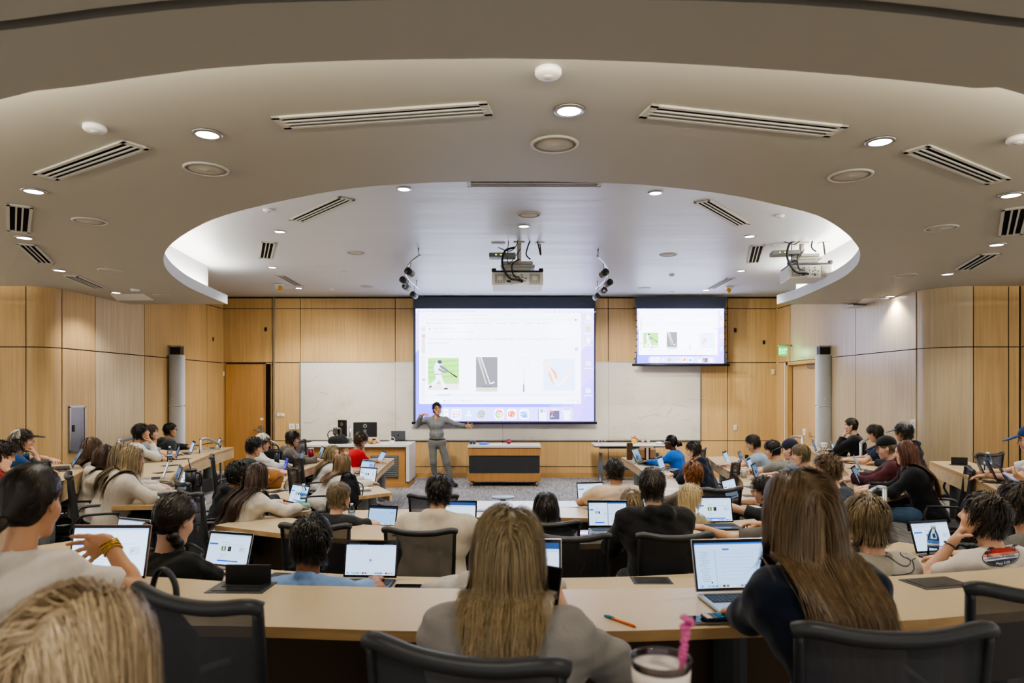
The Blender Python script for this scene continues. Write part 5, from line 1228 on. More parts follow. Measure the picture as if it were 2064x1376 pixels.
def surface(prims, h, subs=(), disp=None, clip=None):
    """surface nets over the smooth union of prims (minus subs)"""
    lo = np.min([bb(p)[0] for p in prims], 0) - 3 * h - .015; hi = np.max([bb(p)[1] for p in prims], 0) + 3 * h + .015
    n = np.ceil((hi - lo) / h).astype(int) + 1
    ax = [lo[i] + h * np.arange(n[i]) for i in range(3)]
    Fd = np.full(n, 1.0, dtype=np.float32)
    def region(pr, pad):
        a, b = bb(pr); i0 = np.maximum(((a - pad - lo) / h).astype(int), 0); i1 = np.minimum(((b + pad - lo) / h).astype(int) + 2, n)
        if (i1 <= i0).any(): return None, None
        sl = tuple(slice(i0[i], i1[i]) for i in range(3))
        g = np.stack(np.meshgrid(*[ax[i][sl[i]] for i in range(3)], indexing='ij'), -1)
        return sl, g
    for pr in prims:
        k = max(pr[-1] if pr[0] == 'e' else pr[5], .004)
        sl, g = region(pr, k + 2.5 * h)
        if sl is None: continue
        Fd[sl] = smin(Fd[sl], d_prim(pr, g), k)
    if disp is not None:
        m = np.abs(Fd) < .06
        idx = np.argwhere(m); P = lo + idx * h
        Fd[m] += disp(P)
    for pr in subs:
        sl, g = region(pr, 3 * h)
        if sl is None: continue
        Fd[sl] = np.maximum(Fd[sl], -d_prim(pr, g))
    if clip is not None:
        for (pt, nv) in clip:     # keep the half space (p-pt).nv < 0
            o = np.asarray(pt) ; nv = np.asarray(nv)
            pl = ((ax[0] - o[0]) * nv[0])[:, None, None] + ((ax[1] - o[1]) * nv[1])[None, :, None] + ((ax[2] - o[2]) * nv[2])[None, None, :]
            Fd = np.maximum(Fd, pl.astype(np.float32))
    S = Fd < 0
    c = S[:-1, :-1, :-1].astype(np.int8)
    for dx, dy, dz in ((1, 0, 0), (0, 1, 0), (0, 0, 1), (1, 1, 0), (1, 0, 1), (0, 1, 1), (1, 1, 1)):
        c = c + S[dx:n[0] - 1 + dx, dy:n[1] - 1 + dy, dz:n[2] - 1 + dz]
    cells = np.argwhere((c > 0) & (c < 8))
    vid = np.full(n - 1, -1, dtype=np.int64); vid[tuple(cells.T)] = np.arange(len(cells))
    acc = np.zeros((len(cells), 3)); cnt = np.zeros(len(cells))
    corners = [(i, j, k) for i in (0, 1) for j in (0, 1) for k in (0, 1)]
    val = {q: Fd[cells[:, 0] + q[0], cells[:, 1] + q[1], cells[:, 2] + q[2]] for q in corners}
    for a in corners:
        for d in range(3):
            if a[d] == 0:
                b = tuple(a[i] + (i == d) for i in range(3)); fa, fb = val[a], val[b]
                m = (fa < 0) != (fb < 0)
                t = np.where(m, fa / np.where(m, fa - fb, 1), 0)
                pt = np.tile(np.array(a, float), (len(cells), 1)); pt[:, d] += t
                acc[m] += pt[m]; cnt[m] += 1
    V = lo + (cells + acc / cnt[:, None]) * h
    Q = []
    for d in range(3):
        u, w = (d + 1) % 3, (d + 2) % 3
        A = S[tuple(slice(0, -1) if i == d else slice(None) for i in range(3))]; B = S[tuple(slice(1, None) if i == d else slice(None) for i in range(3))]
        e = np.argwhere(A != B); ok = (e[:, u] > 0) & (e[:, w] > 0) & (e[:, u] < n[u] - 1) & (e[:, w] < n[w] - 1); e = e[ok]
        s = A[tuple(e.T)]
        def v(du, dw):
            q = e.copy(); q[:, u] += du; q[:, w] += dw; return vid[tuple(q.T)]
        q = np.stack([v(-1, -1), v(0, -1), v(0, 0), v(-1, 0)], 1)
        q[~s] = q[~s][:, ::-1]; Q.append(q)
    Q = np.concatenate(Q)
    Q = Q[(Q >= 0).all(1)]
    return V, Q
def np_mesh(name, V, Q, mats, col=None, smooth=True):
    me = bpy.data.meshes.new(name); nv, nq = len(V), len(Q)
    me.vertices.add(nv); me.vertices.foreach_set('co', np.asarray(V, np.float32).ravel())
    me.loops.add(nq * 4); me.loops.foreach_set('vertex_index', np.asarray(Q, np.int32).ravel())
    me.polygons.add(nq); me.polygons.foreach_set('loop_start', np.arange(0, nq * 4, 4, dtype=np.int32)); me.polygons.foreach_set('loop_total', np.full(nq, 4, np.int32))
    me.polygons.foreach_set('use_smooth', np.full(nq, smooth))
    for m in (mats if isinstance(mats, (list, tuple)) else [mats]): me.materials.append(m)
    me.update(calc_edges=True)
    if col is not None:
        a = me.color_attributes.new('Col', 'FLOAT_COLOR', 'POINT'); a.data.foreach_set('color', np.asarray(col, np.float32).ravel())
    return me
def obj_np(name, V, Q, mats, parent, col=None):
    return link(bpy.data.objects.new(name, np_mesh(name, V, Q, mats, col)), parent)
def rotm(yaw=0, pitch=0, roll=0):
    """local->parent; yaw clockwise seen from above, pitch>0 looks down, roll>0 tips to the right"""
    y, p, r = R(-yaw), R(-pitch), R(roll)
    Rz = np.array([[math.cos(y), -math.sin(y), 0], [math.sin(y), math.cos(y), 0], [0, 0, 1]])
    Rx = np.array([[1, 0, 0], [0, math.cos(p), -math.sin(p)], [0, math.sin(p), math.cos(p)]])
    Ry = np.array([[math.cos(r), 0, math.sin(r)], [0, 1, 0], [-math.sin(r), 0, math.cos(r)]])
    return Rz @ Rx @ Ry
def wrinkle(seed, amp, fr=17.):
    g = np.random.RandomState(seed); W = g.normal(size=(7, 3)) * fr * np.array([.7, .7, 1.2]); ph = g.uniform(0, 6.3, 7)
    def f(P):
        s = np.sin(P @ W.T + ph); return amp * (s[:, :4].mean(1) * 1.2 + .8 * s[:, 4] * s[:, 5] * s[:, 6])
    return f

SKINS = {'pale': 'e3b79d', 'light': 'dcae90', 'tan': 'c99873', 'brown': '9c6b48', 'dark': '5a3a29'}
HAIRS = {'black': '17130f', 'darkbrown': '2a211a', 'brown': '493828', 'auburn': '552f1e', 'sandy': '76654a', 'blonde': 'ab8d5e', 'paleblonde': 'd8c193', 'ginger': '86542a', 'dirtyblonde': '8f7c5c'}

def hand_prims(W, d, n, side, curl=.35, spread=.16, k=.008, sc=1.0, thumb=.6):
    """W wrist, d pointing direction, n palm normal (palm side), side=+1 for the right hand"""
    d = nrm(d); n = nrm(n - d * (n @ d)); x = np.cross(d, n) * side      # x points to the thumb side
    out = []; kn = []
    L = (.074, .082, .077, .06)
    for i in range(4):
        o = (.033 - .022 * i) * sc
        b = W + d * (.086 - .006 * abs(i - 1)) * sc + x * o
        out.append(cap(W + d * .012 + x * o * .55, b, .0135 * sc, .0115 * sc, .02)); kn.append(b)
    out.append(cap(W + d * .02 + x * .008 + n * .004, W + d * .06 + x * .01 + n * .006, .017 * sc, .014 * sc, .02))
    for i in range(4):
        a = spread * (1.2 - i * .8); dd = d * math.cos(a) + x * math.sin(a)
        p = kn[i]; ang = 0; l = L[i] * sc
        for s, (fr, r0, r1) in enumerate(((.45, .0095, .0088), (.32, .0088, .008), (.23, .008, .0068))):
            ang += curl * (.7, 1.1, .8)[s] * (1 + .08 * i)
            q = p + (dd * math.cos(ang) + n * math.sin(ang)) * l * fr
            out.append(cap(p, q, r0 * sc, r1 * sc, k)); p = q
    t0 = W + d * .022 * sc + x * .022 * sc + n * .006; td = nrm(d * .62 + x * thumb + n * .3)
    t1 = t0 + td * .042 * sc; td2 = nrm(td + d * .45 + n * curl * .5); t2 = t1 + td2 * .032 * sc; t3 = t2 + nrm(td2 + n * curl * .6) * .026 * sc
    out += [cap(t0, t1, .0135 * sc, .011 * sc, .018), cap(t1, t2, .0105 * sc, .0095 * sc, k), cap(t2, t3, .0095 * sc, .0075 * sc, k)]
    return out
def head_prims(C, M, s=1.0, fem=False, jaw=1.0):
    T = lambda x, y, z: C + M @ V3(x * s, y * s, z * s)
    E = lambda c, r, k=.02: ell(T(*c), np.array(r) * s, M, k)
    p = [E((0, -.008, .034), (.074, .094, .088)), E((0, .022, -.03), (.061, .068, .078), .03), E((0, .036, -.075), (.046 * jaw, .046, .04), .03),
         cap(T(-.018, .068, -.1), T(.018, .068, -.1), .017 * s, k=.025)]
    p += [cap(T(-.035, .07, .034), T(.035, .07, .034), .016 * s, k=.02), cap(T(0, .084, .018), T(0, .102, -.022), .009 * s, .0125 * s, .012)]
    p += [cap(T(-.011, .094, -.026), T(.011, .094, -.026), .0085 * s, k=.008)]
    for q in (-1, 1):
        p += [E((q * .04, .058, -.03), (.022, .022, .024), .03), ell(T(q * .075, -.004, -.006), np.array((.009, .018, .031)) * s, M @ rotm(0, -12, 0), .008), cap(T(q * .078, -.016, .018), T(q * .081, -.014, -.01), .006 * s, k=.005)]
    p += [cap(T(-.017, .083, -.058), T(.017, .083, -.058), .0085 * s, k=.01), cap(T(-.014, .081, -.07), T(.014, .081, -.07), .0085 * s, k=.01)]
    return p
def face_tint(V, C, M, s, hair, mouth=False, sk=(.8, .6, .5)):
    q = ((V - C) @ M) / s; x, y, z = np.abs(q[:, 0]), q[:, 1], q[:, 2]
    col = np.ones((len(V), 4)); fr = y > .045
    def put(m, c, base=None): col[m, :3] = np.array(c)
    put(fr & (((x) / .024) ** 2 + ((z + .063) / .0105) ** 2 < 1), (.86, .6, .6))
    put(fr & (((x - .006) / .03) ** 2 + ((z + .018) / .02) ** 2 < .3), (1.0, .93, .9))
    put(fr & (((x - .034) / .02) ** 2 + ((z - .008) / .011) ** 2 < 1), (.72, .62, .58))
    put(fr & (((x - .033) / .0145) ** 2 + ((z - .006) / .0062) ** 2 < 1), (1.05, 1.2, 1.3))
    put(fr & (((x - .032) / .0068) ** 2 + ((z - .006) / .0068) ** 2 < 1), (.06, .05, .05))
    h = np.array(hair) * 1.3 + .05
    put(fr & (np.abs(z - .031 + (x - .033) ** 2 * 3) < .0055) & (x > .013) & (x < .054), h)
    if mouth: put(fr & ((x / .017) ** 2 + ((z + .066) / .011) ** 2 < 1), (.2, .08, .08))
    cheek = np.exp(-(((x - .042) / .022) ** 2 + ((z + .032) / .022) ** 2)) * fr
    col[:, 1] *= 1 - .10 * cheek; col[:, 2] *= 1 - .08 * cheek
    return col

# ------------------------------------------------------------------ hair made of ribbons
def scalp_roots(n, rng, fringe=.01, back=-.07):
    out = []
    while len(out) < n:
        v = rng.normal(size=(n * 2, 3)); v /= np.linalg.norm(v, axis=1)[:, None]
        q = v * np.array([.077, .097, .091]) + np.array([0, -.008, .034])
        y, z, x = q[:, 1], q[:, 2], np.abs(q[:, 0])
        ok = (z > back) & ((y < .02) | (z > .05 + fringe + (y - .02) * .28)) & ((y < -.012) | (z > .02) ) & ~((x > .06) & (y > -.03) & (z < .012) & (y > -.02))
        out += list(q[ok])
    return np.array(out[:n])
def ribbons(P, width, N):
    """P: (n,seg,3) strands, N outward normals -> quads"""
    n, s, _ = P.shape
    T = np.gradient(P, axis=1); T /= np.linalg.norm(T, axis=2)[..., None] + 1e-9
    S = np.cross(T, N); S /= np.linalg.norm(S, axis=2)[..., None] + 1e-9
    w = np.asarray(width).reshape(-1, 1, 1) * np.linspace(1, .35, s).reshape(1, s, 1) * .5
    V = np.stack([P - S * w, P + S * w], 2).reshape(-1, 3)
    i = (np.arange(n)[:, None] * s + np.arange(s - 1)[None, :]).reshape(-1) * 2
    Q = np.stack([i, i + 1, i + 3, i + 2], 1)
    return V, Q
def hair_mesh(C, M, s, prims, style, length, n, seg, width, seed, curl=0., part=0., vol=.012, gather=None, fringe=.01, back=-.07, messy=.25, down=1.0, side=0., comb=(0, 0, 0), hug=None, backp=.9, flare=0., hl=None, backdir=None):
    hug = hug if hug is not None else dict(short=.45, curly=.3, buzz=.9).get(style, 0)
    rng = np.random.RandomState(seed)
    q = scalp_roots(n, rng, fringe, back)
    R0 = C + (q * s) @ M.T
    nl = q - np.array([0, -.008, .034]); nl /= np.linalg.norm(nl, axis=1)[:, None]; Nw = nl @ M.T
    # clumps
    nc = max(12, n // 14); cl = rng.randint(0, n, nc); cid = np.argmin(((q[:, None, :] - q[cl][None]) ** 2).sum(-1), 1) if n * nc < 4e6 else rng.randint(0, nc, n)
    cdir = rng.normal(size=(nc, 3)) * messy; cph = rng.uniform(0, 6.28, nc); clen = rng.uniform(.8, 1.12, nc)
    lay = rng.uniform(.0, 1, n) ** 1.5
    off = .003 + vol * lay
    if style == 'long':
        sd = np.sign(q[:, 0] - part + rng.normal(size=n) * .004); side_v = M @ V3(1, 0, 0)
        d = Nw * .35 + sd[:, None] * side_v * np.where(q[:, 2] > .08, 1.0, .25)[:, None] + (M @ V3(0, -backp, 0)) * (q[:, 1] > -.03)[:, None] + V3(0, 0, -.4)
    elif style == 'gather':
        g = C + M @ (V3(*gather) * s); d = g - R0
    else:
        cb = V3(*comb); tg = q - np.array([0, -.045, .125]); tg -= nl * (tg * nl).sum(1)[:, None]; tg /= np.linalg.norm(tg, axis=1)[:, None] + 1e-6
        d = tg @ M.T + Nw * (.45 if style == 'curly' else .22) + (M @ cb) * .35
    d = d + cdir[cid] + rng.normal(size=(n, 3)) * messy * .35
    d /= np.linalg.norm(d, axis=1)[:, None]
    Ls = length * clen[cid] * rng.uniform(.86, 1.08, n)
    if style == 'gather': Ls = np.linalg.norm(g - R0, axis=1) * rng.uniform(.95, 1.08, n)
    st = (Ls / (seg - 1))[:, None]
    P = np.zeros((n, seg, 3)); P[:, 0] = R0 + Nw * .001; NN = np.zeros_like(P); NN[:, 0] = Nw
    p = P[:, 0].copy(); dirv = d
    grav = V3(0, 0, -1)
    for k in range(1, seg):
        if style == 'long': dirv = dirv * .62 + grav * .5 * down + cdir[cid] * .03
        elif style == 'gather': dirv = dirv * .3 + (g - p) / (np.linalg.norm(g - p, axis=1)[:, None] + 1e-6)
        else: dirv = dirv * .8 + grav * .22 * down + cdir[cid] * .10
        if curl:
            ph = cph[cid] + k * 1.25; dirv = dirv + curl * np.stack([np.cos(ph), np.sin(ph * 1.1), .5 * np.sin(ph)], 1)
        dirv /= np.linalg.norm(dirv, axis=1)[:, None] + 1e-9
        p = p + dirv * st
        e = .004; d0 = sdf_pts(prims, p); near = d0 < .08
        G = np.zeros_like(p)
        if near.any():
            pn = p[near]; G[near] = np.stack([sdf_pts(prims, pn + np.eye(3)[i] * e) - d0[near] for i in range(3)], 1)
        G /= np.linalg.norm(G, axis=1)[:, None] + 1e-9
        want = off + (.004 if style != 'gather' else .002)
        push = np.where(d0 < want, np.clip(want - d0, 0, .05), (want - d0) * hug); p = p + G * push[:, None]
        if style == 'long' and backdir is not None:
            hit = (d0 < want + .004) & (p[:, 2] < C[2] - .1 * s)
            dirv = dirv + hit[:, None] * backdir * .75
        P[:, k] = p; m = (np.linalg.norm(G, axis=1) > .5)[:, None]; NN[:, k] = np.where(m, G, NN[:, k - 1])
    if style == 'long':      # soft waves
        ph = cph[cid][:, None] + np.linspace(0, 9, seg)[None]; amp = np.linspace(0, 1, seg)[None] * .006
        P += (np.sin(ph) * amp)[..., None] * (M @ V3(1, 0, 0)) + (q[:, 0] / .08)[:, None, None] * (np.linspace(0, 1, seg) ** 1.4 * flare)[None, :, None] * (M @ V3(1, 0, 0))
    V, Q = ribbons(P, width * rng.uniform(.7, 1.3, n), NN)
    tint = rng.normal(1.0, .16, n) * (.85 + .3 * ((cid * 7919) % 13) / 12.); tint = np.clip(tint, .5, 1.7)
    col = np.ones((n, seg, 2, 4)); col[..., :3] = tint[:, None, None, None]
    if hl:
        pk = (rng.uniform(size=n) * .45 + ((cid * 2654435761) % 97) / 97. * .55) < hl[0]
        f = np.clip(np.linspace(-.25, 1.2, seg), 0, 1)[None, :, None, None] if style == 'long' else np.ones((1, seg, 1, 1))
        col[pk, ..., :3] *= 1 + (np.array(hl[1]) - 1) * f
    return V, Q, col.reshape(-1, 4)
def tail_mesh(pts, r0, r1, n, width, seed, wave=.3):
    """a gathered tail or plait following the polyline pts"""
    rng = np.random.RandomState(seed); A = np.array([tuple(p) for p in spline([Vector(p) for p in pts], 6)]); s = len(A)
    T = np.gradient(A, axis=0); T /= np.linalg.norm(T, axis=1)[:, None]; X = np.cross(T, V3(.3, .8, .2)); X /= np.linalg.norm(X, axis=1)[:, None]; Y = np.cross(T, X)
    rad = np.linspace(r0, r1, s) * (1 + wave * np.abs(np.sin(np.linspace(0, 16, s))))
    th = rng.uniform(0, 6.28, n)[:, None] + np.linspace(0, 1.2, s)[None] * rng.normal(size=(n, 1)); rr = np.sqrt(rng.uniform(.3, 1, n))[:, None] * rad[None]
    P = A[None] + (np.cos(th) * rr)[..., None] * X[None] + (np.sin(th) * rr)[..., None] * Y[None]
    N = np.cos(th)[..., None] * X[None] + np.sin(th)[..., None] * Y[None]
    V, Q = ribbons(P, np.full(n, width), N); col = np.ones((n, s, 2, 4)); col[..., :3] = np.clip(rng.normal(1, .18, n), .5, 1.6)[:, None, None, None]
    return V, Q, col.reshape(-1, 4)

# ------------------------------------------------------------------ one person
PEOPLE = {}
def ik(S, Wt, l1, l2, pole):
    v = Wt - S; L = np.linalg.norm(v); L2 = min(L, (l1 + l2) * .995); Wn = S + v / L * L2
    a = (l1 * l1 - l2 * l2 + L2 * L2) / (2 * L2); hgt = math.sqrt(max(l1 * l1 - a * a, 0)); u = v / L
    pl = pole - u * (pole @ u); pl = nrm(pl)
    return S + u * a + pl * hgt, Wn
def person(label, J, sex='m', skin_t='light', hair=('short', 'brown'), top=('tee', '888888'), bottom='3a3f4a', res=.0085, seed=1, extras=(), hair_n=None, legs=True, loc=(0, 0, 0), yaw=0, hands=None, head_s=1.0, mouth=False, beard=False, shoes=True, hair_kw=None, bulk=1.0, group=None, wr=None, tight=False, tuck=None):
    t = thing('person', label, 'person', loc, R(-yaw), group)
    f = sex == 'f'; C, M = J['head'], J['hM']; N, Pel = J['neck'], J['pel']; SL, SR = J['SL'], J['SR']
    rx = nrm(SR - SL); up = nrm(N - Pel); fw = np.cross(up, rx); b = bulk * (.9 if f else 1.0)
    chest = Pel + (N - Pel) * .72; waist = Pel + (N - Pel) * .36
    def torso(o, k=.07):
        return [cap(Pel - rx * .07 * b, Pel + rx * .07 * b, .118 * b + o, k=k), cap(waist - rx * .055 * b, waist + rx * .055 * b, (.098 if f else .108) * b + o, k=k),
                cap(chest - rx * .075 * b, chest + rx * .075 * b, .112 * b + o, k=k), cap(SL + rx * .02, SR - rx * .02, .058 * b + o, k=k),
                cap(N - up * .03 + rx * .01, SR - rx * .04 + up * .012, .05 + o * .7, .042 + o, k=.05), cap(N - up * .03 - rx * .01, SL + rx * .04 + up * .012, .05 + o * .7, .042 + o, k=.05)]
    neck_top = C + M @ V3(0, -.022, -.045)
    neck = [cap(N - up * .05, neck_top, .058 if not f else .05, .053 if not f else .046, .03)]
    def arm(S, E, W, o, fr, cut=True, loose=0):
        pts = []
        ua, fa = (.047 * b + o), (.04 * b + o)
        if fr <= 1: return [cap(S, S + (E - S) * fr, ua + .004, fa + .006 + loose, .045, cut)]
        return [cap(S, E, ua, fa, .045), cap(E, E + (W - E) * (fr - 1), fa, .031 + o + loose * .6, .03, cut)]
    hd = hands or ({}, {})
    body = torso(-.012) + neck + head_prims(C, M, head_s, f)
    HP = []
    for i, (s, S, E, W) in enumerate(((-1, SL, J['EL'], J['WL']), (1, SR, J['ER'], J['WR']))):
        body += [cap(S, E, .044 * b, .037 * b, .03), cap(E, E + (W - E) * .35, .037 * b, .036 * b, .02), cap(E + (W - E) * .3, W, .036 * b, .025, .02)]
        h = hd[i]; dv = h.get('d', W - E); nv = h.get('n', V3(0, 0, -1))
        HP += hand_prims(W, V3(*dv), V3(*nv), s, h.get('curl', .4), h.get('spread', .14), max(.006, res * .6), 1.0 if not f else .92, h.get('thumb', .6))
    body += HP
    lg = []
    if legs:
        for s in 'LR':
            H, K, A, T = J['H' + s], J['K' + s], J['A' + s], J['T' + s]
            lg += [(H, K, .082, .058), (K, A, .056, .038)]
            body += [cap(H, K, .072, .05, .05), cap(K, K + (A - K) * .4, .05, .05, .03), cap(K + (A - K) * .35, A, .05, .033, .03), cap(A + V3(0, 0, -.03), T, .034, .026, .03)]
    V, Q = surface(body, res)
    hc = hx(HAIRS.get(hair[1], hair[1] if len(hair[1]) == 6 else '333333'))
    obj_np('body', V, Q, skin(SKINS[skin_t]), t, face_tint(V, C, M, head_s, hc, mouth))
    # garments
    kind, tc = top[0], top[1]
    o = {'tee': .014, 'polo': .015, 'shirt': .016, 'sweater': .02, 'hoodie': .026, 'jacket': .026}[kind]
    if tight: o *= .6
    fr = {'tee': .62, 'polo': .62}.get(kind, 1.94)
    if len(top) > 2 and isinstance(top[2], float): fr = top[2]
    g = torso(o)
    for S, E, W in ((SL, J['EL'], J['WL']), (SR, J['ER'], J['WR'])): g += arm(S, E, W, o * .85, fr, True, .012 if kind in ('tee', 'polo') else .006)
    g.append(cap(Pel - up * .06 - rx * .07 * b, Pel - up * .06 + rx * .07 * b, .118 * b + o + .004, k=.05))
    subs = [cap(N - up * .012 + fw * .012, N + (neck_top - N) * 2.2 + fw * .03, .066 if not f else .07, .075, .01)]
    if kind == 'hoodie':
        back = N - fw * .05
        g += [cap(N - rx * .085 + up * .015 + fw * .02, back - rx * .05 + up * .005 - fw * .03, .034, .045, .03), cap(N + rx * .085 + up * .015 + fw * .02, back + rx * .05 + up * .005 - fw * .03, .034, .045, .03),
              cap(back - rx * .055 - fw * .035, back + rx * .055 - fw * .035, .05, k=.03), cap(back - rx * .05 - fw * .045 - up * .02, back - fw * .055 - up * .12, .05, .03, .04), cap(back + rx * .05 - fw * .045 - up * .02, back - fw * .055 - up * .12, .05, .03, .04)]
    elif kind in ('polo', 'shirt', 'jacket'):
        g += [cap(N - rx * .06 + up * .028, N - fw * .055 + up * .035 - rx * .02, .02, k=.02), cap(N + rx * .06 + up * .028, N - fw * .055 + up * .035 + rx * .02, .02, k=.02), cap(N - rx * .03 - fw * .052 + up * .034, N + rx * .03 - fw * .052 + up * .034, .02, k=.02), cap(N - rx * .06 + up * .026, N - rx * .03 + fw * .07, .018, k=.02), cap(N + rx * .06 + up * .026, N + rx * .03 + fw * .07, .018, k=.02)]
    amp = {'tee': .005, 'polo': .004, 'shirt': .006, 'sweater': .007, 'hoodie': .009, 'jacket': .007}[kind]
    if kind == 'hoodie': subs = [cap(N - up * .0 + fw * .02, N + (neck_top - N) * 2.2 + fw * .04, .058, .07, .01)]
    clip = [(Pel - up * .10, -up)] if tuck is None else [(Pel + up * tuck, -up)]
    V, Q = surface(g, res * 1.05, subs, wrinkle(seed, (amp if wr is None else wr) * (1.35 if res < .0065 else 1), 27 if res < .0065 else 20), clip)
    nm = {'tee': 't_shirt', 'polo': 'polo_shirt', 'shirt': 'button_shirt', 'sweater': 'sweater', 'hoodie': 'hoodie', 'jacket': 'jacket'}[kind]
    go = obj_np(nm, V, Q, cloth(tc, .5 if kind != 'hoodie' else .7), t)
    if legs:
        tr = [cap(Pel - rx * .07, Pel + rx * .07, .125 * b, k=.06)] + ([cap(Pel - rx * .06 + up * .05, Pel + rx * .06 + up * .05, .112 * b, k=.06)] if tuck else []) + [x for s in 'LR' for x in (cap(J['H' + s], J['K' + s], .09, .068, .05), cap(J['K' + s], J['K' + s] + (J['A' + s] - J['K' + s]) * .93, .067, .054, .04, True))]
        V, Q = surface(tr, res * 1.4, (), wrinkle(seed + 5, .005, 16)); obj_np('trousers', V, Q, cloth(bottom, .6), t)
        if shoes:
            for s in 'LR':
                A, T = J['A' + s], J['T' + s]; dv = nrm(T - A); dv = nrm(V3(dv[0], dv[1], 0)); hb = V3(A[0], A[1], T[2]) - dv * .04
                V, Q = surface([cap(hb + V3(0, 0, .012), T + dv * .02, .052, .042, .03), cap(hb + V3(0, 0, .05), hb + dv * .07 + V3(0, 0, .035), .052, .05, .04)], .011, (), None, [((0, 0, T[2] - .035), (0, 0, -1))])
                obj_np('shoe', V, Q, plain(J.get('shoe', '2a2b2e'), .6), t)
    # hair
    coll = head_prims(C, M, head_s, f)[:4] + neck + torso(o + .006)[:4] + torso(o)[4:] + [cap(S, E, .055 * b + o, .045 + o, .04) for S, E in ((SL, J['EL']), (SR, J['ER']))]
    if kind == 'hoodie': coll += g[-5:]
    st = hair[0]; hm = hairm(HAIRS.get(hair[1], hair[1])); kw = dict(hair_kw or {})
    hn = hair_n or int(np.clip(1700 - 140 * 8, 0, 0)) or 500
    wd = kw.pop('width', .0058 if hn < 1600 else .0046 if hn < 3000 else .0036)
    Ts = lambda x, y, z: C + M @ (V3(x, y, z) * head_s)
    if st != 'none':
        # scalp shell under the strands
        sh = [ell(Ts(0, -.012, .036), np.array((.0805, .098, .093)) * head_s, M, .02), ell(Ts(0, -.045, -.01), np.array((.068, .055, .075)) * head_s, M, .03)]
        low = {'long': -.12, 'gather': -.062, 'short': -.06, 'curly': -.06, 'buzz': -.05}.get(st, -.06)
        cl = [(Ts(0, 0, low), M @ V3(0, .35, -1.))]
        su = [ell(Ts(0, .098, -.028), np.array((.075, .075, .098)) * head_s, M), ell(Ts(.078, .008, -.026), np.array((.028, .026, .037)) * head_s, M), ell(Ts(-.078, .008, -.026), np.array((.028, .026, .037)) * head_s, M)]
        V, Q = surface(sh, max(.0065, res * .8), su, wrinkle(seed + 9, .0035, 60), cl)
        col = np.ones((len(V), 4)); col[:, :3] = .72
        parts = [(V, Q, col)]
        base = dict(style='short', length=.06, messy=.3)
        if st == 'long': base = dict(style='long', length=.42, seg=14, messy=.12, vol=.02)
        if st == 'curly': base = dict(style='curly', length=.085, seg=9, messy=.4, curl=.85, vol=.03)
        if st == 'short': base = dict(style='short', length=.06, seg=6, messy=.33, vol=.018, comb=(.15, .1, 0))
        if st == 'buzz': base = dict(style='buzz', length=.022, seg=4, messy=.15, vol=.004)
        if st == 'gather': base = dict(style='gather', length=.1, seg=8, messy=.06, vol=.006, gather=(0, -.12, .01))
        base.update(kw); base.setdefault('seg', 6); tails = base.pop('tails', ())
        parts.append(hair_mesh(C, M, head_s, coll, backdir=-fw, n=hn, width=wd, seed=seed, **base))
        for k, tl in enumerate(tails): parts.append(tail_mesh([Ts(*q) for q in tl[0]], tl[1], tl[2], int(hn * .35), wd * 1.2, seed + 31 + k, tl[3] if len(tl) > 3 else .15))
        b0 = 0; VV, QQ, CC = [], [], []
        for V, Q, c in parts: VV.append(V); QQ.append(Q + b0); CC.append(c); b0 += len(V)
        obj_np('hair', np.concatenate(VV), np.concatenate(QQ), hm, t, np.concatenate(CC))
    if beard:
        V, Q = surface([ell(Ts(0, .03, -.075), np.array((.056, .056, .042)) * head_s, M, .02)], .007, [ell(Ts(0, .1, -.03), np.array((.035, .05, .045)) * head_s, M)], wrinkle(seed, .003, 60)); c = np.ones((len(V), 4)); obj_np('beard', V, Q, hm, t, c)
    T4 = Matrix.Translation(Vector(C)) @ Matrix(M.tolist()).to_4x4()
    for ex in extras:
        if ex[0] == 'cap':
            rev = ex[3] if len(ex) > 3 else 0; Mr = M @ rotm(rev)
            Tr = lambda x, y, z: C + Mr @ (V3(x, y, z) * head_s)
            V, Q = surface([ell(Tr(0, -.014, .05), np.array((.09, .108, .094)) * head_s, Mr)], .007, [ell(Tr(0, -.014, .03), np.array((.082, .1, .08)) * head_s, Mr)], None, [(Tr(0, 0, .034), Mr @ V3(0, .1, -1))])
            cm = cloth(ex[1], .1); ho = obj_np('cap', V, Q, cm, t)
            V, Q = surface([ell(Tr(0, .138, .038), np.array((.072, .088, .011)) * head_s, Mr @ rotm(0, 14, 0))], .005); obj_np('cap_brim', V, Q, cloth(ex[2], .1), ho)
            MB().ball(Tr(0, -.014, .146), .008, 8).build('cap_button', cloth(ex[2], .1), ho)
            if len(ex) > 4:      # pale mesh back panel
                V, Q = surface([ell(Tr(0, -.016, .05), np.array((.0925, .11, .096)) * head_s, Mr)], .007, [ell(Tr(0, -.014, .03), np.array((.085, .1, .08)) * head_s, Mr)], None, [(Tr(0, 0, .04), Mr @ V3(0, .1, -1)), (Tr(0, -.005, 0), Mr @ V3(0, 1, 0))]); obj_np('cap_mesh', V, Q, cloth(ex[4], .1), ho)
        elif ex[0] == 'glasses':
            mb = MB()
            for q in (-1, 1):
                mb.tube([Ts(q * .035 + .023 * math.cos(R(30 * k)), .104, .006 + .019 * math.sin(R(30 * k))) for k in range(12)], .0022 * (1.35 if res > .007 else 1), 6, closed=True)
                mb.tube([Ts(q * .058, .102, .01), Ts(q * .078, .06, .012), Ts(q * .08, -.01, .012)], .0022 * (1.3 if res > .007 else 1), 6)
            mb.tube([Ts(-.012, .105, .01), Ts(.012, .105, .01)], .0022, 6); mb.build('glasses', plain(ex[1], .3), t)
        elif ex[0] == 'band':     # bracelet or watch: side, fraction, radius, colour, count
            E, W = (J['EL'], J['WL']) if ex[1] < 0 else (J['ER'], J['WR'])
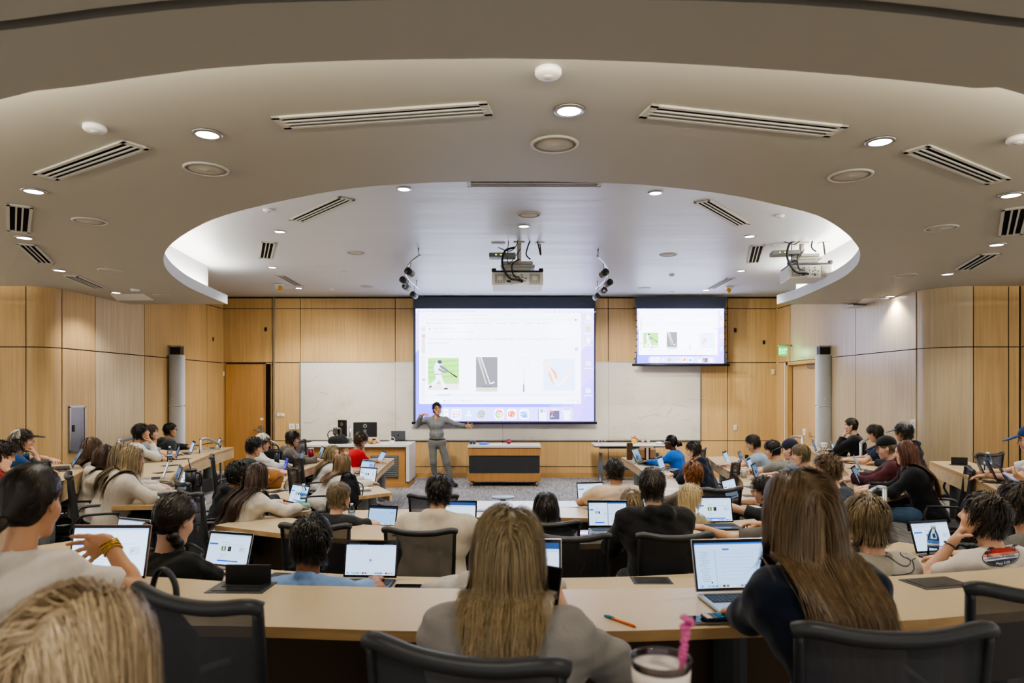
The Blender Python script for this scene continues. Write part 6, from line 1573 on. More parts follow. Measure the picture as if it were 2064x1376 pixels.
            for k in range(ex[4] if len(ex) > 4 else 1):
                c = W + (E - W) * (.06 + .045 * k); a = Vector(nrm(W - E)); mb = MB()
                Mq = Vector((0, 0, 1)).rotation_difference(a).to_matrix()
                mb.tube([Vector(c) + Mq @ Vector((ex[2] * math.cos(R(20 * j)), ex[2] * math.sin(R(20 * j)), .004 * math.sin(R(40 * j + 60 * k)))) for j in range(18)], .0035, 6, closed=True)
                mb.build('bracelet' if ex[3] != '1c1c1e' else 'watch', plain(ex[3], .3, .6 if ex[3] != '1c1c1e' else 0), t)
        elif ex[0] == 'earring':
            MB().ball(Ts(ex[1] * .08, -.002, -.036), .005, 8).build('earring', plain('d9d2c0', .2, 1.), t)
    return t, go

def seated(hl, tier_z, lean=.14, body_dyaw=0, hyaw=0, hpitch=0, hroll=0, sex='m', twist=0, handL=('desk',), handR=('desk',), desk=.74, lift=0, shoulder=1.0, legf=.42, side=0.):
    """joints in the local frame (facing +y); hl: head centre height above the floor"""
    f = sex == 'f'; w = (.155 if f else .18) * shoulder
    Pel = V3(0, 0, .54 + lift); C = V3(side, lean + .055, hl); hM = rotm(hyaw, hpitch, hroll)
    N = C - V3(side * .2, .05, .185 if not f else .175); 
    rx = V3(math.cos(R(twist)), -math.sin(R(twist)), 0)
    up = nrm(N - Pel)
    SL, SR = N - rx * w - up * .055 + V3(0, .01, 0), N + rx * w - up * .055 + V3(0, .01, 0)
    J = dict(head=C, hM=hM, neck=N, pel=Pel, SL=SL, SR=SR); hs = []
    for s, S, h, nm in ((-1, SL, handL, 'L'), (1, SR, handR, 'R')):
        k = h[0]; pole = V3(s * .9, -.3, -.8)
        if k == 'desk': W = V3(s * .13 + side, lean + .40, desk + .045); d, n = (-s * .25, 1, -.12), (0, 0, -1); cu = .3
        elif k == 'cross': W = V3(-s * .06 + side, lean + .33, desk + .04); d, n = (-s * 1, .25, 0), (0, 0, -1); cu = .5; pole = V3(s, .0, -.6)
        elif k == 'chin': W = C + hM @ V3(s * .035, .105, -.17); d, n = hM @ V3(-s * .25, -.35, 1), hM @ V3(0, -1, -.2); cu = 1.1; pole = V3(s * .5, .2, -1)
        elif k == 'cheek': W = C + hM @ V3(s * .105, .055, -.12); d, n = hM @ V3(-s * .1, -.1, 1), hM @ V3(-s, -.2, 0); cu = .9; pole = V3(s * .6, .2, -1)
        elif k == 'lap': W = V3(s * .1, .25, .60); d, n = (-s * .4, 1, 0), (0, 0, -1); cu = .5
        elif k == 'side': W = V3(s * .24, .16, .60); d, n = (0, 1, -.2), (-s, 0, -.3); cu = .5
        else: W = V3(*h[1]); d = h[2]; n = h[3]; cu = h[4] if len(h) > 4 else .35; pole = V3(*h[5]) if len(h) > 5 else pole
        if k in ('desk', 'cross') and len(h) > 1: W = W + V3(*h[1])
        E, Wn = ik(S, np.asarray(W, float), .285 if not f else .265, .25 if not f else .235, pole)
        if k in ('desk', 'cross') and E[2] < desk + .03 and E[1] > lean + .12: E = V3(E[0], E[1], desk + .05)
        J['E' + nm], J['W' + nm] = E, Wn
        hs.append(dict(d=V3(*d), n=V3(*n), curl=cu, spread=.3 if (k == 'pose' and len(h) > 6) else .14))
    for s, nm in ((-1, 'L'), (1, 'R')):
        J['H' + nm] = Pel + V3(s * .085, .04, -.01); J['K' + nm] = V3(s * .12, legf + .02, .53 + lift * .5); J['A' + nm] = V3(s * .12, legf - .02, .10); J['T' + nm] = V3(s * .13, legf + .12, .035)
    return J, hs
SEATS = []
def sit(label, px, D, tier, yaw, hw=0, res=None, chair_label=None, look=None, lean=.14, hpitch=0, hroll=0, sex='m', twist=0, L=('desk',), Rr=('desk',), blue=False, side=0., legs=True, dz=None, legf=.42, shoulder=1., **kw):
    """px: pixel of the head centre at depth D; yaw: torso heading (0 = towards the stage, clockwise); hw: head yaw in the room"""
    h = at(px[0], px[1], D); tz = TIER[tier]
    hl = h.z - tz; desk = DESK[tier] - tz if dz is None else dz
    lift = max(0, hl - 1.27) * .8 - max(0, 1.1 - hl) * .15
    J, hs = seated(hl, tz, lean, 0, hw - yaw, hpitch, hroll, sex, twist, L, Rr, desk, lift, shoulder, legf, side)
    Rm = Matrix.Rotation(R(-yaw), 3, 'Z'); off = Rm @ Vector((side, lean + .055, 0))
    loc = Vector((h.x - off.x, h.y - off.y, tz))
    res = res or (.006 if D < 3.6 else .0075 if D < 7 else .0088)
    hn = kw.pop('hair_n', None) or (3000 if D < 3.6 else 1700 if D < 7 else 1100)
    t, go = person(label, J, sex=sex, loc=loc, yaw=yaw, hands=hs, res=res, hair_n=hn, legs=legs, **kw)
    if chair_label: SEATS.append((loc + Rm @ Vector((0, -.03, 0)), R(-yaw), chair_label, blue))
    return t, go, J
# ================================================================== THE CLASS
def PXH(x, y, D, d, n, curl=.35, pole=None, spread=False): return ('px', x, y, D, d, n, curl, pole, spread)
_seated = seated
def sit2(label, px, D, tier, yaw, hw=None, L=('desk',), Rr=('desk',), lean=.14, side=0., **kw):
    h = at(px[0], px[1], D); Rm = Matrix.Rotation(R(-yaw), 3, 'Z'); off = Rm @ Vector((side, lean + .055, 0))
    loc = Vector((h.x - off.x, h.y - off.y, TIER[tier])); Ri = Rm.transposed()
    def cv(s):
        if s[0] != 'px': return s
        p = Ri @ (at(*s[1:4]) - loc); pole = Ri @ Vector(s[7]) if s[7] else Vector((0, -.3, -.8))
        return ('pose', tuple(p), tuple(Ri @ Vector(s[4])), tuple(Ri @ Vector(s[5])), s[6], tuple(pole)) + (('spread',) if s[8] else ())
    return sit(label, px, D, tier, yaw, yaw if hw is None else hw, L=cv(L), Rr=cv(Rr), lean=lean, side=side, **kw)
S2 = sit2
CAST = {}
def cast():
    # ---------------- nearest row
    CAST['pony'] = S2('student in a cream t-shirt with a dark low ponytail and one hand raised', (62, 1013), 2.3, 0, 2, -4, sex='f', skin_t='tan', hair=('gather', 'darkbrown'), top=('tee', 'ded3c7'), seed=11, hair_n=9000,
       hair_kw=dict(gather=(-.01, -.125, -.055), vol=.01, messy=.02, width=.0026, tails=(([(-.01, -.12, -.055), (-.02, -.16, -.1), (-.03, -.15, -.19), (-.02, -.13, -.3)], .022, .012),)),
       Rr=PXH(216, 1090, 2.5, (-.88, .15, -.42), (-.17, -.97, -.1), .3, (1, .2, -1), True), L=('desk', (0, -.05, 0)), extras=(('band', 1, .031, 'c9a24a', 4),), chair_label='dark mesh chair under the student with the raised hand', lean=.2, hpitch=8)
    CAST['front'] = S2('blurred blonde student close to the camera in the bottom left corner', (165, 1352), 1.12, 0, 18, sex='f', hair=('long', 'bda684'), top=('sweater', '8a8580'), seed=12, hair_n=12000, legs=False, lean=.1,
       hair_kw=dict(length=.4, width=.0024, vol=.03, messy=.08, part=.012, hl=(.5, (1.55, 1.55, 1.6))))
    CAST['grey'] = S2('student in a heather grey t-shirt with straight blonde hair, holding up a phone', (1026, 1112), 1.98, 0, 6, sex='f', skin_t='light', hair=('long', 'dirtyblonde'), top=('tee', '8d8882', .95), seed=13, hair_n=12000, bulk=1.22, shoulder=1.16,
       hair_kw=dict(length=.32, width=.0022, vol=.024, messy=.02, part=.01, down=1.3, backp=.8, hl=(.35, (1.5, 1.45, 1.35))), Rr=PXH(1130, 1228, 2.14, (-.3, .25, 1), (-.75, .4, .1), .75, (1, -.1, -.9)), L=('cross',), extras=(('band', 1, .031, '8a5a34', 3),), lean=.16)
    CAST['navy'] = S2('student in a navy sweatshirt with very long brown and gold hair', (1612, 1032), 2.08, 0, -14, sex='f', skin_t='light', hair=('long', '6f5a40'), top=('sweater', '151d2c'), seed=14, hair_n=13000, bulk=1.02, shoulder=1.02, side=-.05,
       hair_kw=dict(length=.52, width=.0022, vol=.024, messy=.05, part=-.01, down=1.1, backp=1.1, flare=-.03, hl=(.3, (1.9, 1.75, 1.45))), lean=.2, L=PXH(1490, 1240, 2.47, (0, 1, -.1), (0, 0, -1), .3, (-.3, -.3, -1)))
    # ---------------- second row
    S2('student in a pale grey hoodie hidden behind the blonde student in grey', (1008, 1092), 3.35, 1, 0, hair=('short', 'black'), top=('hoodie', 'b5afa6'), seed=15, L=('desk', (-.09, -.05, 0)), extras=(('band', -1, .036, 'c9b23a', 1),))
    S2('student in a black t-shirt with two dark braids bent over a laptop', (352, 1048), 3.5, 1, 20, 20, sex='f', skin_t='pale', hair=('gather', 'darkbrown'), top=('tee', '17191a'), seed=16, hpitch=18, lean=.15,
       hair_kw=dict(gather=(0, -.1, -.05), vol=.02, messy=.16, curl=.12, width=.005, tails=(([(-.05, -.09, -.05), (-.1, -.1, -.09), (-.13, -.1, -.14), (-.16, -.1, -.16)], .026, .014, .5), ([(.06, -.06, -.07), (.085, -.02, -.12), (.1, .0, -.19), (.12, .03, -.25)], .024, .013, .5))), chair_label='dark mesh chair under the student with braids')
    S2('student in a light blue collared shirt with glasses and messy black hair', (628, 1093), 3.32, 1, 6, 10, skin_t='brown', hair=('short', 'black'), top=('polo', '86a6d6'), seed=17, hpitch=4, hair_kw=dict(length=.07, vol=.02, messy=.4, width=.005), extras=(('glasses', 'cfd3d8'),), lean=.1, Rr=('desk', (.06, .06, 0)), bulk=.95)
    CAST['vine'] = S2('student in a white t-shirt with a printed oval on the back, chin on hand', (1982, 1042), 3.6, 1, -20, -46, skin_t='light', hair=('short', 'darkbrown'), top=('tee', 'd9d1c6'), seed=18, hpitch=-10, L=('chin',), extras=(('band', -1, .033, '1c1c1e', 1),), hair_kw=dict(length=.085, vol=.022, messy=.25, width=.005, comb=(.2, .2, 0)), lean=.15)
    CAST['whale'] = S2('student in a grey t-shirt with a whale tail outline and sandy mop of hair', (1745, 1050), 3.45, 1, -8, -22, skin_t='light', hair=('short', 'sandy'), top=('tee', 'aaa397'), seed=19, hpitch=8, L=('chin',), hair_kw=dict(length=.1, vol=.022, messy=.16, width=.005, comb=(0, -.05, 0)), lean=.12)
    S2('student in a dark grey t-shirt with an earring at the right edge', (2052, 1017), 3.95, 1, -30, -45, skin_t='light', hair=('short', 'darkbrown'), top=('tee', '6b6964'), seed=20, extras=(('earring', -1),), hair_kw=dict(length=.075, vol=.02, messy=.35))
    # ---------------- third row
    S2('broad student in an oatmeal hoodie with short black hair, seen from behind', (885, 993), 4.9, 2, 6, 10, skin_t='tan', hair=('short', 'black'), top=('hoodie', 'c6baa6'), seed=21, hpitch=8, bulk=1.22, shoulder=1.22, chair_label='dark mesh chair under the student in the oatmeal hoodie', lean=.2)
    S2('student in a black hoodie with short dark brown hair, seen from behind', (1314, 980), 4.7, 2, -4, 2, skin_t='light', hair=('short', 'darkbrown'), top=('hoodie', '121214'), seed=22, hpitch=2, bulk=1.08, shoulder=1.12, chair_label='dark mesh chair under the student in the black hoodie', hair_kw=dict(length=.07, messy=.3, vol=.016))
    S2('student in a dark grey t-shirt reaching across to a laptop, mostly hidden by long hair', (1590, 1004), 4.8, 2, -22, skin_t='tan', hair=('short', 'brown'), top=('tee', '66625d', .8), seed=23, L=PXH(1418, 1064, 5.0, (-1, .3, .1), (0, .2, -1), .4, (-.3, -.6, -1)), Rr=PXH(1500, 1052, 5.45, (-.8, .5, 0), (0, 0, -1), .5), lean=.2)
    # ---------------- front row
    S2('student in a black t-shirt with sandy hair at the left of the front row', (684, 1002), 6.1, 3, 18, 34, skin_t='light', hair=('short', 'sandy'), top=('tee', '1e1f20'), seed=24, hair_kw=dict(length=.07, messy=.3, vol=.02), bulk=1.05)
    S2('student with long straight black hair in the front row', (1100, 1022), 5.6, 3, 0, sex='f', skin_t='tan', hair=('long', 'black'), top=('sweater', '1a1b1f'), seed=25, hair_kw=dict(length=.5, messy=.06, down=1.2), chair_label='dark mesh chair under the student with long straight black hair')
    CAST['pink'] = S2('student in a pinkish beige t-shirt with dark curly hair', (1238, 950), 7.4, 3, -8, -16, skin_t='tan', hair=('curly', 'darkbrown'), top=('tee', 'd0b79c'), seed=26, bulk=1.2, shoulder=1.2, L=('cross', (-.2, 0, 0)), lean=.24)
    S2('student with long blonde hair hidden behind the black hoodie', (1272, 1014), 6.1, 3, 0, sex='f', hair=('long', 'dirtyblonde'), top=('sweater', '4a4a4c'), seed=27, hair_kw=dict(length=.4))
    S2('student with pale blonde hair in a tight cream top', (1389, 1004), 6.1, 3, -20, -48, sex='f', skin_t='pale', hair=('long', 'paleblonde'), top=('tee', 'cfc4b6'), tight=True, seed=28, hair_kw=dict(length=.24, messy=.08))
    S2('student with curly ginger hair in an olive grey jacket', (1396, 956), 7.3, 3, -18, -25, hair=('curly', 'ginger'), top=('jacket', '6a6356'), seed=29, hair_kw=dict(length=.09, curl=.6), chair_label='dark mesh chair behind the curly ginger student')
    S2('student in a navy hoodie pinching the nose, thick dark hair', (1398, 907), 9.6, 3, -60, -66, skin_t='light', hair=('short', 'darkbrown'), top=('hoodie', '141a2b'), seed=30, hpitch=14, L=('chin',), lean=.2, chair_label='dark mesh chair behind the student in the navy hoodie')
    S2('student in a bright blue top with braided hair in a bun and glasses', (1352, 891), 11.6, 3, -58, -66, sex='f', skin_t='dark', hair=('gather', 'black'), top=('sweater', '1f6fd0'), seed=31, hair_n=700, extras=(('glasses', 'd8d2c4'),), hair_kw=dict(gather=(0, -.12, -.03), tails=(([(0, -.11, -.03), (0, -.15, -.03), (0, -.16, -.06)], .045, .035),)), blue=True, chair_label='grey blue mesh chair behind the student in bright blue')
    # ---------------- left wing, inner desk
    S2('student in a red t-shirt with brown mop of hair resting face on hand', (727, 887), 11.5, 3, 62, 66, skin_t='light', hair=('short', 'brown'), top=('tee', 'c01c22'), seed=32, hpitch=22, Rr=('chin',), lean=.22, bulk=1.1, hair_kw=dict(length=.09, vol=.03, messy=.4), extras=(('band', -1, .034, 'c0282c', 1),))
    S2('blonde student in white looking back with a raised hand', (671, 914), 10.2, 3, 58, 120, sex='f', skin_t='light', hair=('long', 'dirtyblonde'), top=('sweater', 'd6d0c6'), seed=33, Rr=PXH(696, 921, 10.0, (.2, .1, 1), (-.3, -.8, 0), .4, (1, 0, -1)), chair_label='dark mesh chair behind the blonde student looking back')
    S2('student in a cream sweater with long light brown hair writing on paper', (690, 934), 9.0, 3, 58, 62, sex='f', skin_t='light', hair=('long', '7d6344'), top=('sweater', 'd3cabb'), seed=34, hpitch=22, lean=.26, hair_kw=dict(length=.42), chair_label='dark mesh chair behind the student writing on paper')
    # ---------------- left wing, second desk
    S2('student in a dark green t-shirt with curly black hair', (513, 901), 9.3, 2, 66, 68, skin_t='light', hair=('curly', 'black'), top=('tee', '1c2f26'), seed=35, hpitch=14, hair_kw=dict(curl=.6, length=.07), bulk=1.05, blue=True, chair_label='grey mesh chair behind the student in dark green')
    S2('student in a white cap and white hoodie behind the dark green t-shirt', (530, 892), 10.1, 2, 64, skin_t='light', hair=('short', 'brown'), top=('hoodie', 'd4d0c8'), seed=36, hpitch=12, extras=(('cap', 'd8d2c6', 'd8d2c6'),))
    S2('student in glasses and a grey brown hoodie with dark brown hair', (590, 884), 11.0, 2, 66, 70, skin_t='light', hair=('short', 'darkbrown'), top=('hoodie', '6b645c'), seed=37, hpitch=10, extras=(('glasses', '2a2a2c'),), hair_kw=dict(length=.085, vol=.025))
    S2('student in a cream sweatshirt with very long dark brown hair', (520, 958), 6.4, 2, 42, 48, sex='f', skin_t='tan', hair=('long', '3a271c'), top=('sweater', 'd6cdc0'), seed=38, hair_kw=dict(length=.62, messy=.07), lean=.24, bulk=1.1, chair_label='dark mesh chair under the student with very long dark brown hair')
    S2('student in a black hooded top with dark curly hair, behind the cream sweatshirt', (480, 957), 6.9, 2, 50, sex='f', skin_t='brown', hair=('curly', 'black'), top=('hoodie', '1b1c1e'), seed=39, chair_label='dark mesh chair under the student in the black hooded top')
    # ---------------- left wing, third desk
    S2('student in a white sweater with thick black hair, hand under chin', (285, 872), 10.2, 1, 52, 58, skin_t='tan', hair=('curly', 'black'), top=('sweater', 'd2cfc8'), seed=40, hpitch=-8, Rr=('chin',), L=('cross',), hair_kw=dict(curl=.35, length=.075), lean=.2)
    S2('student with wavy brown hair behind the white sweater', (304, 872), 11.0, 1, 52, 58, skin_t='light', hair=('short', 'brown'), top=('tee', '8d8f90'), seed=41, hair_kw=dict(length=.08, vol=.025, messy=.4))
    S2('student with glasses and black hair in a charcoal hoodie by the left wall', (343, 867), 12.0, 1, 48, 56, skin_t='tan', hair=('short', 'black'), top=('hoodie', '393c3d'), seed=42, Rr=('lap',), extras=(('glasses', '2a2a2c'),), lean=.04, blue=True, chair_label='grey mesh chair under the student in the charcoal hoodie')
    S2('student with long brown hair at the back of the third left desk', (187, 903), 8.0, 1, 38, 45, sex='f', hair=('long', '4d3623'), top=('sweater', '8f8a82'), seed=43, hair_kw=dict(length=.42), chair_label='dark mesh chair under the student with long brown hair, far left')
    S2('student in an ivory top with dark straight hair, second from the aisle', (213, 921), 7.3, 1, 55, 60, sex='f', hair=('long', '3b281c'), top=('hoodie', 'd6ccbc'), seed=44, hair_kw=dict(length=.3), chair_label='dark mesh chair under the student in the ivory top')
    S2('student with pale brown hair almost hidden behind the long blonde hair', (247, 918), 7.1, 1, 58, sex='f', hair=('long', 'sandy'), top=('sweater', 'cfc6b8'), seed=45)
    S2('student in a cream hoodie with long streaked blonde hair, typing', (266, 924), 6.6, 1, 56, 66, sex='f', skin_t='pale', hair=('long', 'dirtyblonde'), top=('hoodie', 'cbc1b3'), seed=46, hair_kw=dict(length=.45, vol=.022, messy=.1, hl=(.4, (1.6, 1.55, 1.45))), bulk=1.12, hpitch=6, lean=.12, chair_label='dark mesh chair under the student in the cream hoodie')
    # ---------------- left wing, outer desk
    S2('student in a blue t-shirt and a cap with pale mesh back, chin on fist', (46, 889), 7.8, 0, 46, 58, skin_t='light', hair=('short', 'darkbrown'), top=('tee', '21456e'), seed=47, hpitch=-6, Rr=('chin',), L=('cross',), lean=.24, extras=(('cap', '39352f', '2c2a28', 0, 'c4beb0'),), hair_kw=dict(length=.09, vol=.03, curl=.4))
    S2('student with curly dark hair resting face on hand at the left edge', (5, 917), 6.6, 0, 46, 50, skin_t='light', hair=('curly', 'darkbrown'), top=('tee', '8e2420'), seed=48, Rr=('cheek',), hpitch=20, lean=.26)
    # ---------------- right wing, second desk
    S2('student in a pale blue grey polo with short dark hair', (1518, 893), 10.3, 2, -62, -66, skin_t='light', hair=('short', 'darkbrown'), top=('polo', '98a8b8'), seed=49, hpitch=20, lean=.2, blue=True, chair_label='grey blue mesh chair behind the pale polo')
    S2('student in a taupe t-shirt with short dark hair, hands together', (1557, 906), 9.4, 2, -60, skin_t='light', hair=('short', 'black'), top=('tee', '78776f'), seed=50, hpitch=16, L=('cross',), Rr=('cross', (0, .05, .02)), lean=.2, extras=(('band', -1, .034, 'd8c93a', 1),), blue=True)
    S2('student in a dark purple cap between taupe and blue shirts', (1592, 906), 8.8, 2, -60, skin_t='pale', hair=('buzz', 'brown'), top=('tee', '70757c'), seed=51, hpitch=12, extras=(('cap', '2b2638', '2b2638'),))
    S2('student in a sky blue shirt with short light brown hair', (1614, 917), 8.2, 2, -58, -64, skin_t='light', hair=('short', 'sandy'), top=('tee', '87a9cf'), seed=52, hpitch=10)
    S2('student in a slate navy t-shirt with tousled light brown hair', (1668, 946), 5.9, 2, -38, -52, skin_t='light', hair=('short', '5e4a33'), top=('tee', '2c3342'), seed=53, hair_kw=dict(length=.07, vol=.03, messy=.45), bulk=1.1, lean=.2, L=('lap',), Rr=('lap',))
    S2('student typing behind the gold hair, dark hair and glasses', (1539, 988), 6.6, 2, -48, -58, skin_t='light', hair=('curly', 'darkbrown'), top=('tee', '2b2d30'), seed=54, hair_kw=dict(curl=.4, length=.06), extras=(('glasses', '1e1e20'),), lean=.22, hpitch=12)
    # ---------------- right wing, third desk
    S2('student with very long auburn hair in a black jacket and blue jeans', (1826, 912), 7.0, 1, -62, -72, sex='f', skin_t='pale', hair=('long', 'auburn'), top=('jacket', '12141a'), bottom='4b6481', seed=55, hair_kw=dict(length=.6, messy=.07), hpitch=8, bulk=1.08, lean=.16, blue=True, chair_label='blue grey mesh chair behind the student with auburn hair')
    S2('student in a maroon hoodie and black cap with head bowed', (1786, 903), 7.8, 1, -62, -66, skin_t='pale', hair=('buzz', 'sandy'), top=('hoodie', '471d25'), seed=56, hpitch=14, extras=(('cap', '14161b', '14161b'),), lean=.22)
    S2('student in a grey cap with dark hair behind the black cap', (1822, 871), 9.6, 1, -58, -62, skin_t='tan', hair=('short', 'black'), top=('hoodie', '1d2430'), seed=57, hpitch=6, extras=(('cap', '75767a', '6c6d72'),), hair_kw=dict(length=.11, vol=.03))
    S2('student in a navy t-shirt with dark fringe typing on a laptop', (1764, 873), 10.0, 1, -62, -66, skin_t='light', hair=('short', 'darkbrown'), top=('tee', '1c2b47'), seed=58, hpitch=14, lean=.2, hair_kw=dict(length=.085, vol=.02))
    S2('student in a black jacket with red collar, fist at mouth, by the right wall', (1715, 858), 10.8, 1, -60, -64, skin_t='pale', hair=('buzz', 'darkbrown'), top=('jacket', '141519'), seed=59, L=('chin',), lean=.12, chair_label='dark mesh chair behind the student with the red collar', hair_kw=dict(length=.035))
    # ---------------- right wing, outer desk
    S2('student in white with a navy cap at the right edge, typing', (2078, 886), 6.4, 0, -60, skin_t='light', hair=('buzz', 'brown'), top=('tee', 'd8d8d6'), seed=60, hpitch=10, extras=(('cap', '1f3d66', '1f3d66'),))
    S2('hands of a student just outside the right edge holding a phone', (2150, 925), 5.5, 0, -62, skin_t='light', hair=('short', 'brown'), top=('tee', '9aa0a4'), seed=61, L=PXH(2078, 968, 5.3, (-1, .3, .3), (0, .4, 1), .5), Rr=PXH(2085, 975, 5.1, (-1, .4, .2), (0, .3, 1), .6), legs=False)
cast()
# ---------------- the lecturer
def lecturer():
    D0 = 14.15; loc = Vector((atY(884, D0), D0, 0)); Ri = Matrix.Rotation(R(180), 3, 'Z')
    def q(x, y, D=D0): return np.array(Ri @ (at(x, y, D) - loc))
    J = dict(head=q(881, 824, 14.1), hM=rotm(-16, -2, 7), neck=q(878.5, 842), pel=q(881, 892), SL=q(900.5, 847), SR=q(857, 846.5), EL=q(921, 855, 14.05), WL=q(940, 859, 13.85), ER=q(840, 858, 14.05), WR=q(849.5, 836, 13.85),
             HL=q(890, 893), HR=q(872, 893), KL=q(900, 932, 14.1), KR=q(873.5, 932, 14.1), AL=q(909, 969, 14.1), AR=q(876.5, 966, 14.2), TL=q(918, 977, 13.95), TR=q(873, 977, 14.0), shoe='1a1b1e')
    w = lambda x, y, z: np.array(Ri @ Vector((x, y, z)))
    hs = (dict(d=w(1, -.25, .05), n=w(-.1, -1, -.1), curl=.2, spread=.2, thumb=1.3), dict(d=w(1, -.3, .35), n=w(.2, .1, -1), curl=.55, spread=.15))
    t, go = person('lecturer in a grey button shirt and grey trousers gesturing before the screen', J, skin_t='tan', hair=('short', 'black'), top=('shirt', '77797b'), bottom='6d6e6b', res=.0075, seed=70, loc=loc, yaw=180, hands=hs, hair_n=1400, mouth=True, extras=(('glasses', '3a3a3e'),), bulk=.84, hair_kw=dict(length=.05, vol=.03, messy=.15, comb=(.15, -.1, 0)), wr=.005, tuck=.07)
    P = J['pel']; mb = MB(); n = 28
    for k in range(2): pass
    ring = [Vector((P[0] + .158 * math.cos(2 * math.pi * k / n), P[1] + .107 * math.sin(2 * math.pi * k / n), P[2] + .075)) for k in range(n)]
    mb.tube(ring, .018, 8, closed=True); b = mb.build('belt', plain('17181a', .4), t)
    MB().box((P[0], P[1] + .113, P[2] + .075), (.045, .02, .04), bev=.004).build('belt_buckle', plain('3c3b38', .3, .8), b)
    # shirt buttons, projected on the shirt front
    bv = BVHTree.FromPolygons([v.co for v in go.data.vertices], [list(p.vertices) for p in go.data.polygons])
    for k in range(7):
        z = J['neck'][2] - .05 - .062 * k; x = J['neck'][0] + (P[0] - J['neck'][0]) * k / 7
        h = bv.ray_cast(Vector((x, 1, z)), Vector((0, -1, 0)))
        if h[0] is not None: MB().ball(h[0], (.008, .003, .008), 8).build('shirt_button', plain('d8d8d4', .4), go)
lecturer()
for loc, rz, lb, blue in SEATS: chair(loc, rz, lb, blue)
# ================================================================== LAPTOPS ON THE DESKS
lap(212, 1174, 0, 0, 'large rose gold laptop showing four pictures, before the raised hand', 'quiz', w=.356, col='rose', tilt=14, s=1.0)
lap(453, 1148, 1, 16, 'open silver laptop with bright screen before the student with braids', 'quiz', w=.312, col='silver', tilt=18)
lap(745, 1170, 1, 3, 'black laptop showing a single purple dot, second row', 'dot', w=.307, col='midnight', tilt=14)
lap(1043, 1214, 0, 4, 'tall laptop half hidden by straight blonde hair in the nearest row', 'word', w=.356, col='silver', tilt=12)
lap(1478, 1199, 0, -6, 'silver laptop with blue menu bar and phone beside it, nearest row', 'doc', w=.322, col='silver', tilt=16)
lap(1226, 1066, 2, 0, 'laptop with two windows side by side, left of the black hoodie', 'split', w=.34, col='grey', tilt=15)
lap(1440, 1057, 2, -3, 'large laptop with a dock of icons, right of the black hoodie', 'quizdock', w=.345, col='midnight', tilt=14)
lap(917, 1070, 2, 6, 'laptop partly hidden by the oatmeal hoodie', 'word', w=.356, col='midnight', tilt=12)
laptop(atz(768, 1064, DESK[3]), R(-14), 'open laptop with an almost empty blue screen, left end of the front row', 'plain', w=.29, col='black', tilt=16)
laptop(Vector((-2.56, 4.56, DESK[1] + .001)), R(-22), 'laptop with notched screen peeking out left of the braids', 'quiz', w=.30, col='silver', tilt=12)
lap(328, 965, 1, 62, 'laptop of the pale brown haired student, third left desk', 'quiz', w=.30, col='silver')
lap(352, 977, 1, 58, 'dark laptop of the student typing in the cream hoodie', 'dark', w=.31, col='grey', s=.7)
lap(366, 990, 1, 50, 'light blue laptop screen beside the dark tumbler', 'quiz', w=.30, col='silver')
lap(143, 943, 0, 55, 'dark laptop open before the student in the mesh cap', 'dark', w=.32, col='black', tilt=30)
lap(353, 925, 1, 60, 'dark laptop open behind the water bottle', 'dark', w=.30, col='black')
lap(383, 914, 1, 58, 'blue cased laptop before the charcoal hoodie', 'plain', w=.31, col='blue')
lap(437, 904, 1, 62, 'silver laptop at the far end of the third left desk', 'plain', w=.30, col='silver')
lap(571, 951, 2, 66, 'laptop with purple screen before the dark green t-shirt', 'purple', w=.31, col='black', s=.8)
lap(603, 937, 2, 66, 'grey laptop of the student in the white cap', 'dark', w=.31, col='silver')
lap(643, 926, 2, 66, 'laptop with a photo background behind the red tumbler', 'photo', w=.32, col='black', s=.7)
lap(596, 1018, 2, 38, 'laptop beside the mint pencil case', 'quiz', w=.30, col='grey', tilt=20)
lap(737, 956, 3, 38, 'laptop with light blue page of the blonde student looking back', 'blue', w=.31, col='silver')
lap(739, 973, 3, 28, 'laptop beside the notebook of the student writing on paper', 'quiz', w=.30, col='grey', tilt=14)
lap(764, 931, 3, 64, 'thin silver laptop before the red t-shirt', 'plain', w=.31, col='silver', tilt=30)
p = con(803, .3); laptop((p[0], p[1], p[2]), R(178), 'silver laptop seen from behind on the lecture console', 'plain', w=.31, col='grey', tilt=6)
laptop(atz(1290, 933, DESK[3]), R(64), 'big black laptop lifted on a case beside the tan purse', 'photo', w=.38, col='black', tilt=24, s=.8)
lap(1336, 946, 3, -62, 'slim laptop before the navy hoodie', 'plain', w=.30, col='silver')
lap(1470, 935, 2, -62, 'silver laptop before the pale polo', 'plain', w=.31, col='silver', tilt=24)
lap(1497, 932, 2, -62, 'small dark laptop lid behind the pale polo hands', 'dark', w=.26, col='grey')
lap(1517, 953, 2, -62, 'laptop with lit screen before the taupe t-shirt', 'plain', w=.31, col='silver')
lap(1528, 966, 2, -60, 'dark slim laptop near the white paper cup', 'dark', w=.30, col='black')
lap(1478, 1010, 2, -50, 'black laptop with lit page before the student with dark hair and glasses', 'quiz', w=.34, col='black', tilt=16)
laptop(atz(1192, 1012, DESK[3]), R(10), 'laptop at the left elbow of the pinkish beige t-shirt', 'quiz', w=.32, col='grey', tilt=16)
laptop(atz(1303, 1046, DESK[3]), R(0), 'silver rimmed laptop behind the black hoodie', 'quiz', w=.33, col='silver', tilt=14)
lap(1646, 911, 1, -62, 'open laptop at the far end of the third right desk', 'dark', w=.31, col='silver')
lap(1684, 916, 1, -62, 'white laptop lid beside the patterned coffee cup', 'plain', w=.30, col='silver', case='c9d2ea')
lap(1736, 951, 1, -62, 'silver laptop before the maroon hoodie', 'photo', w=.32, col='silver', tilt=24, s=.6)
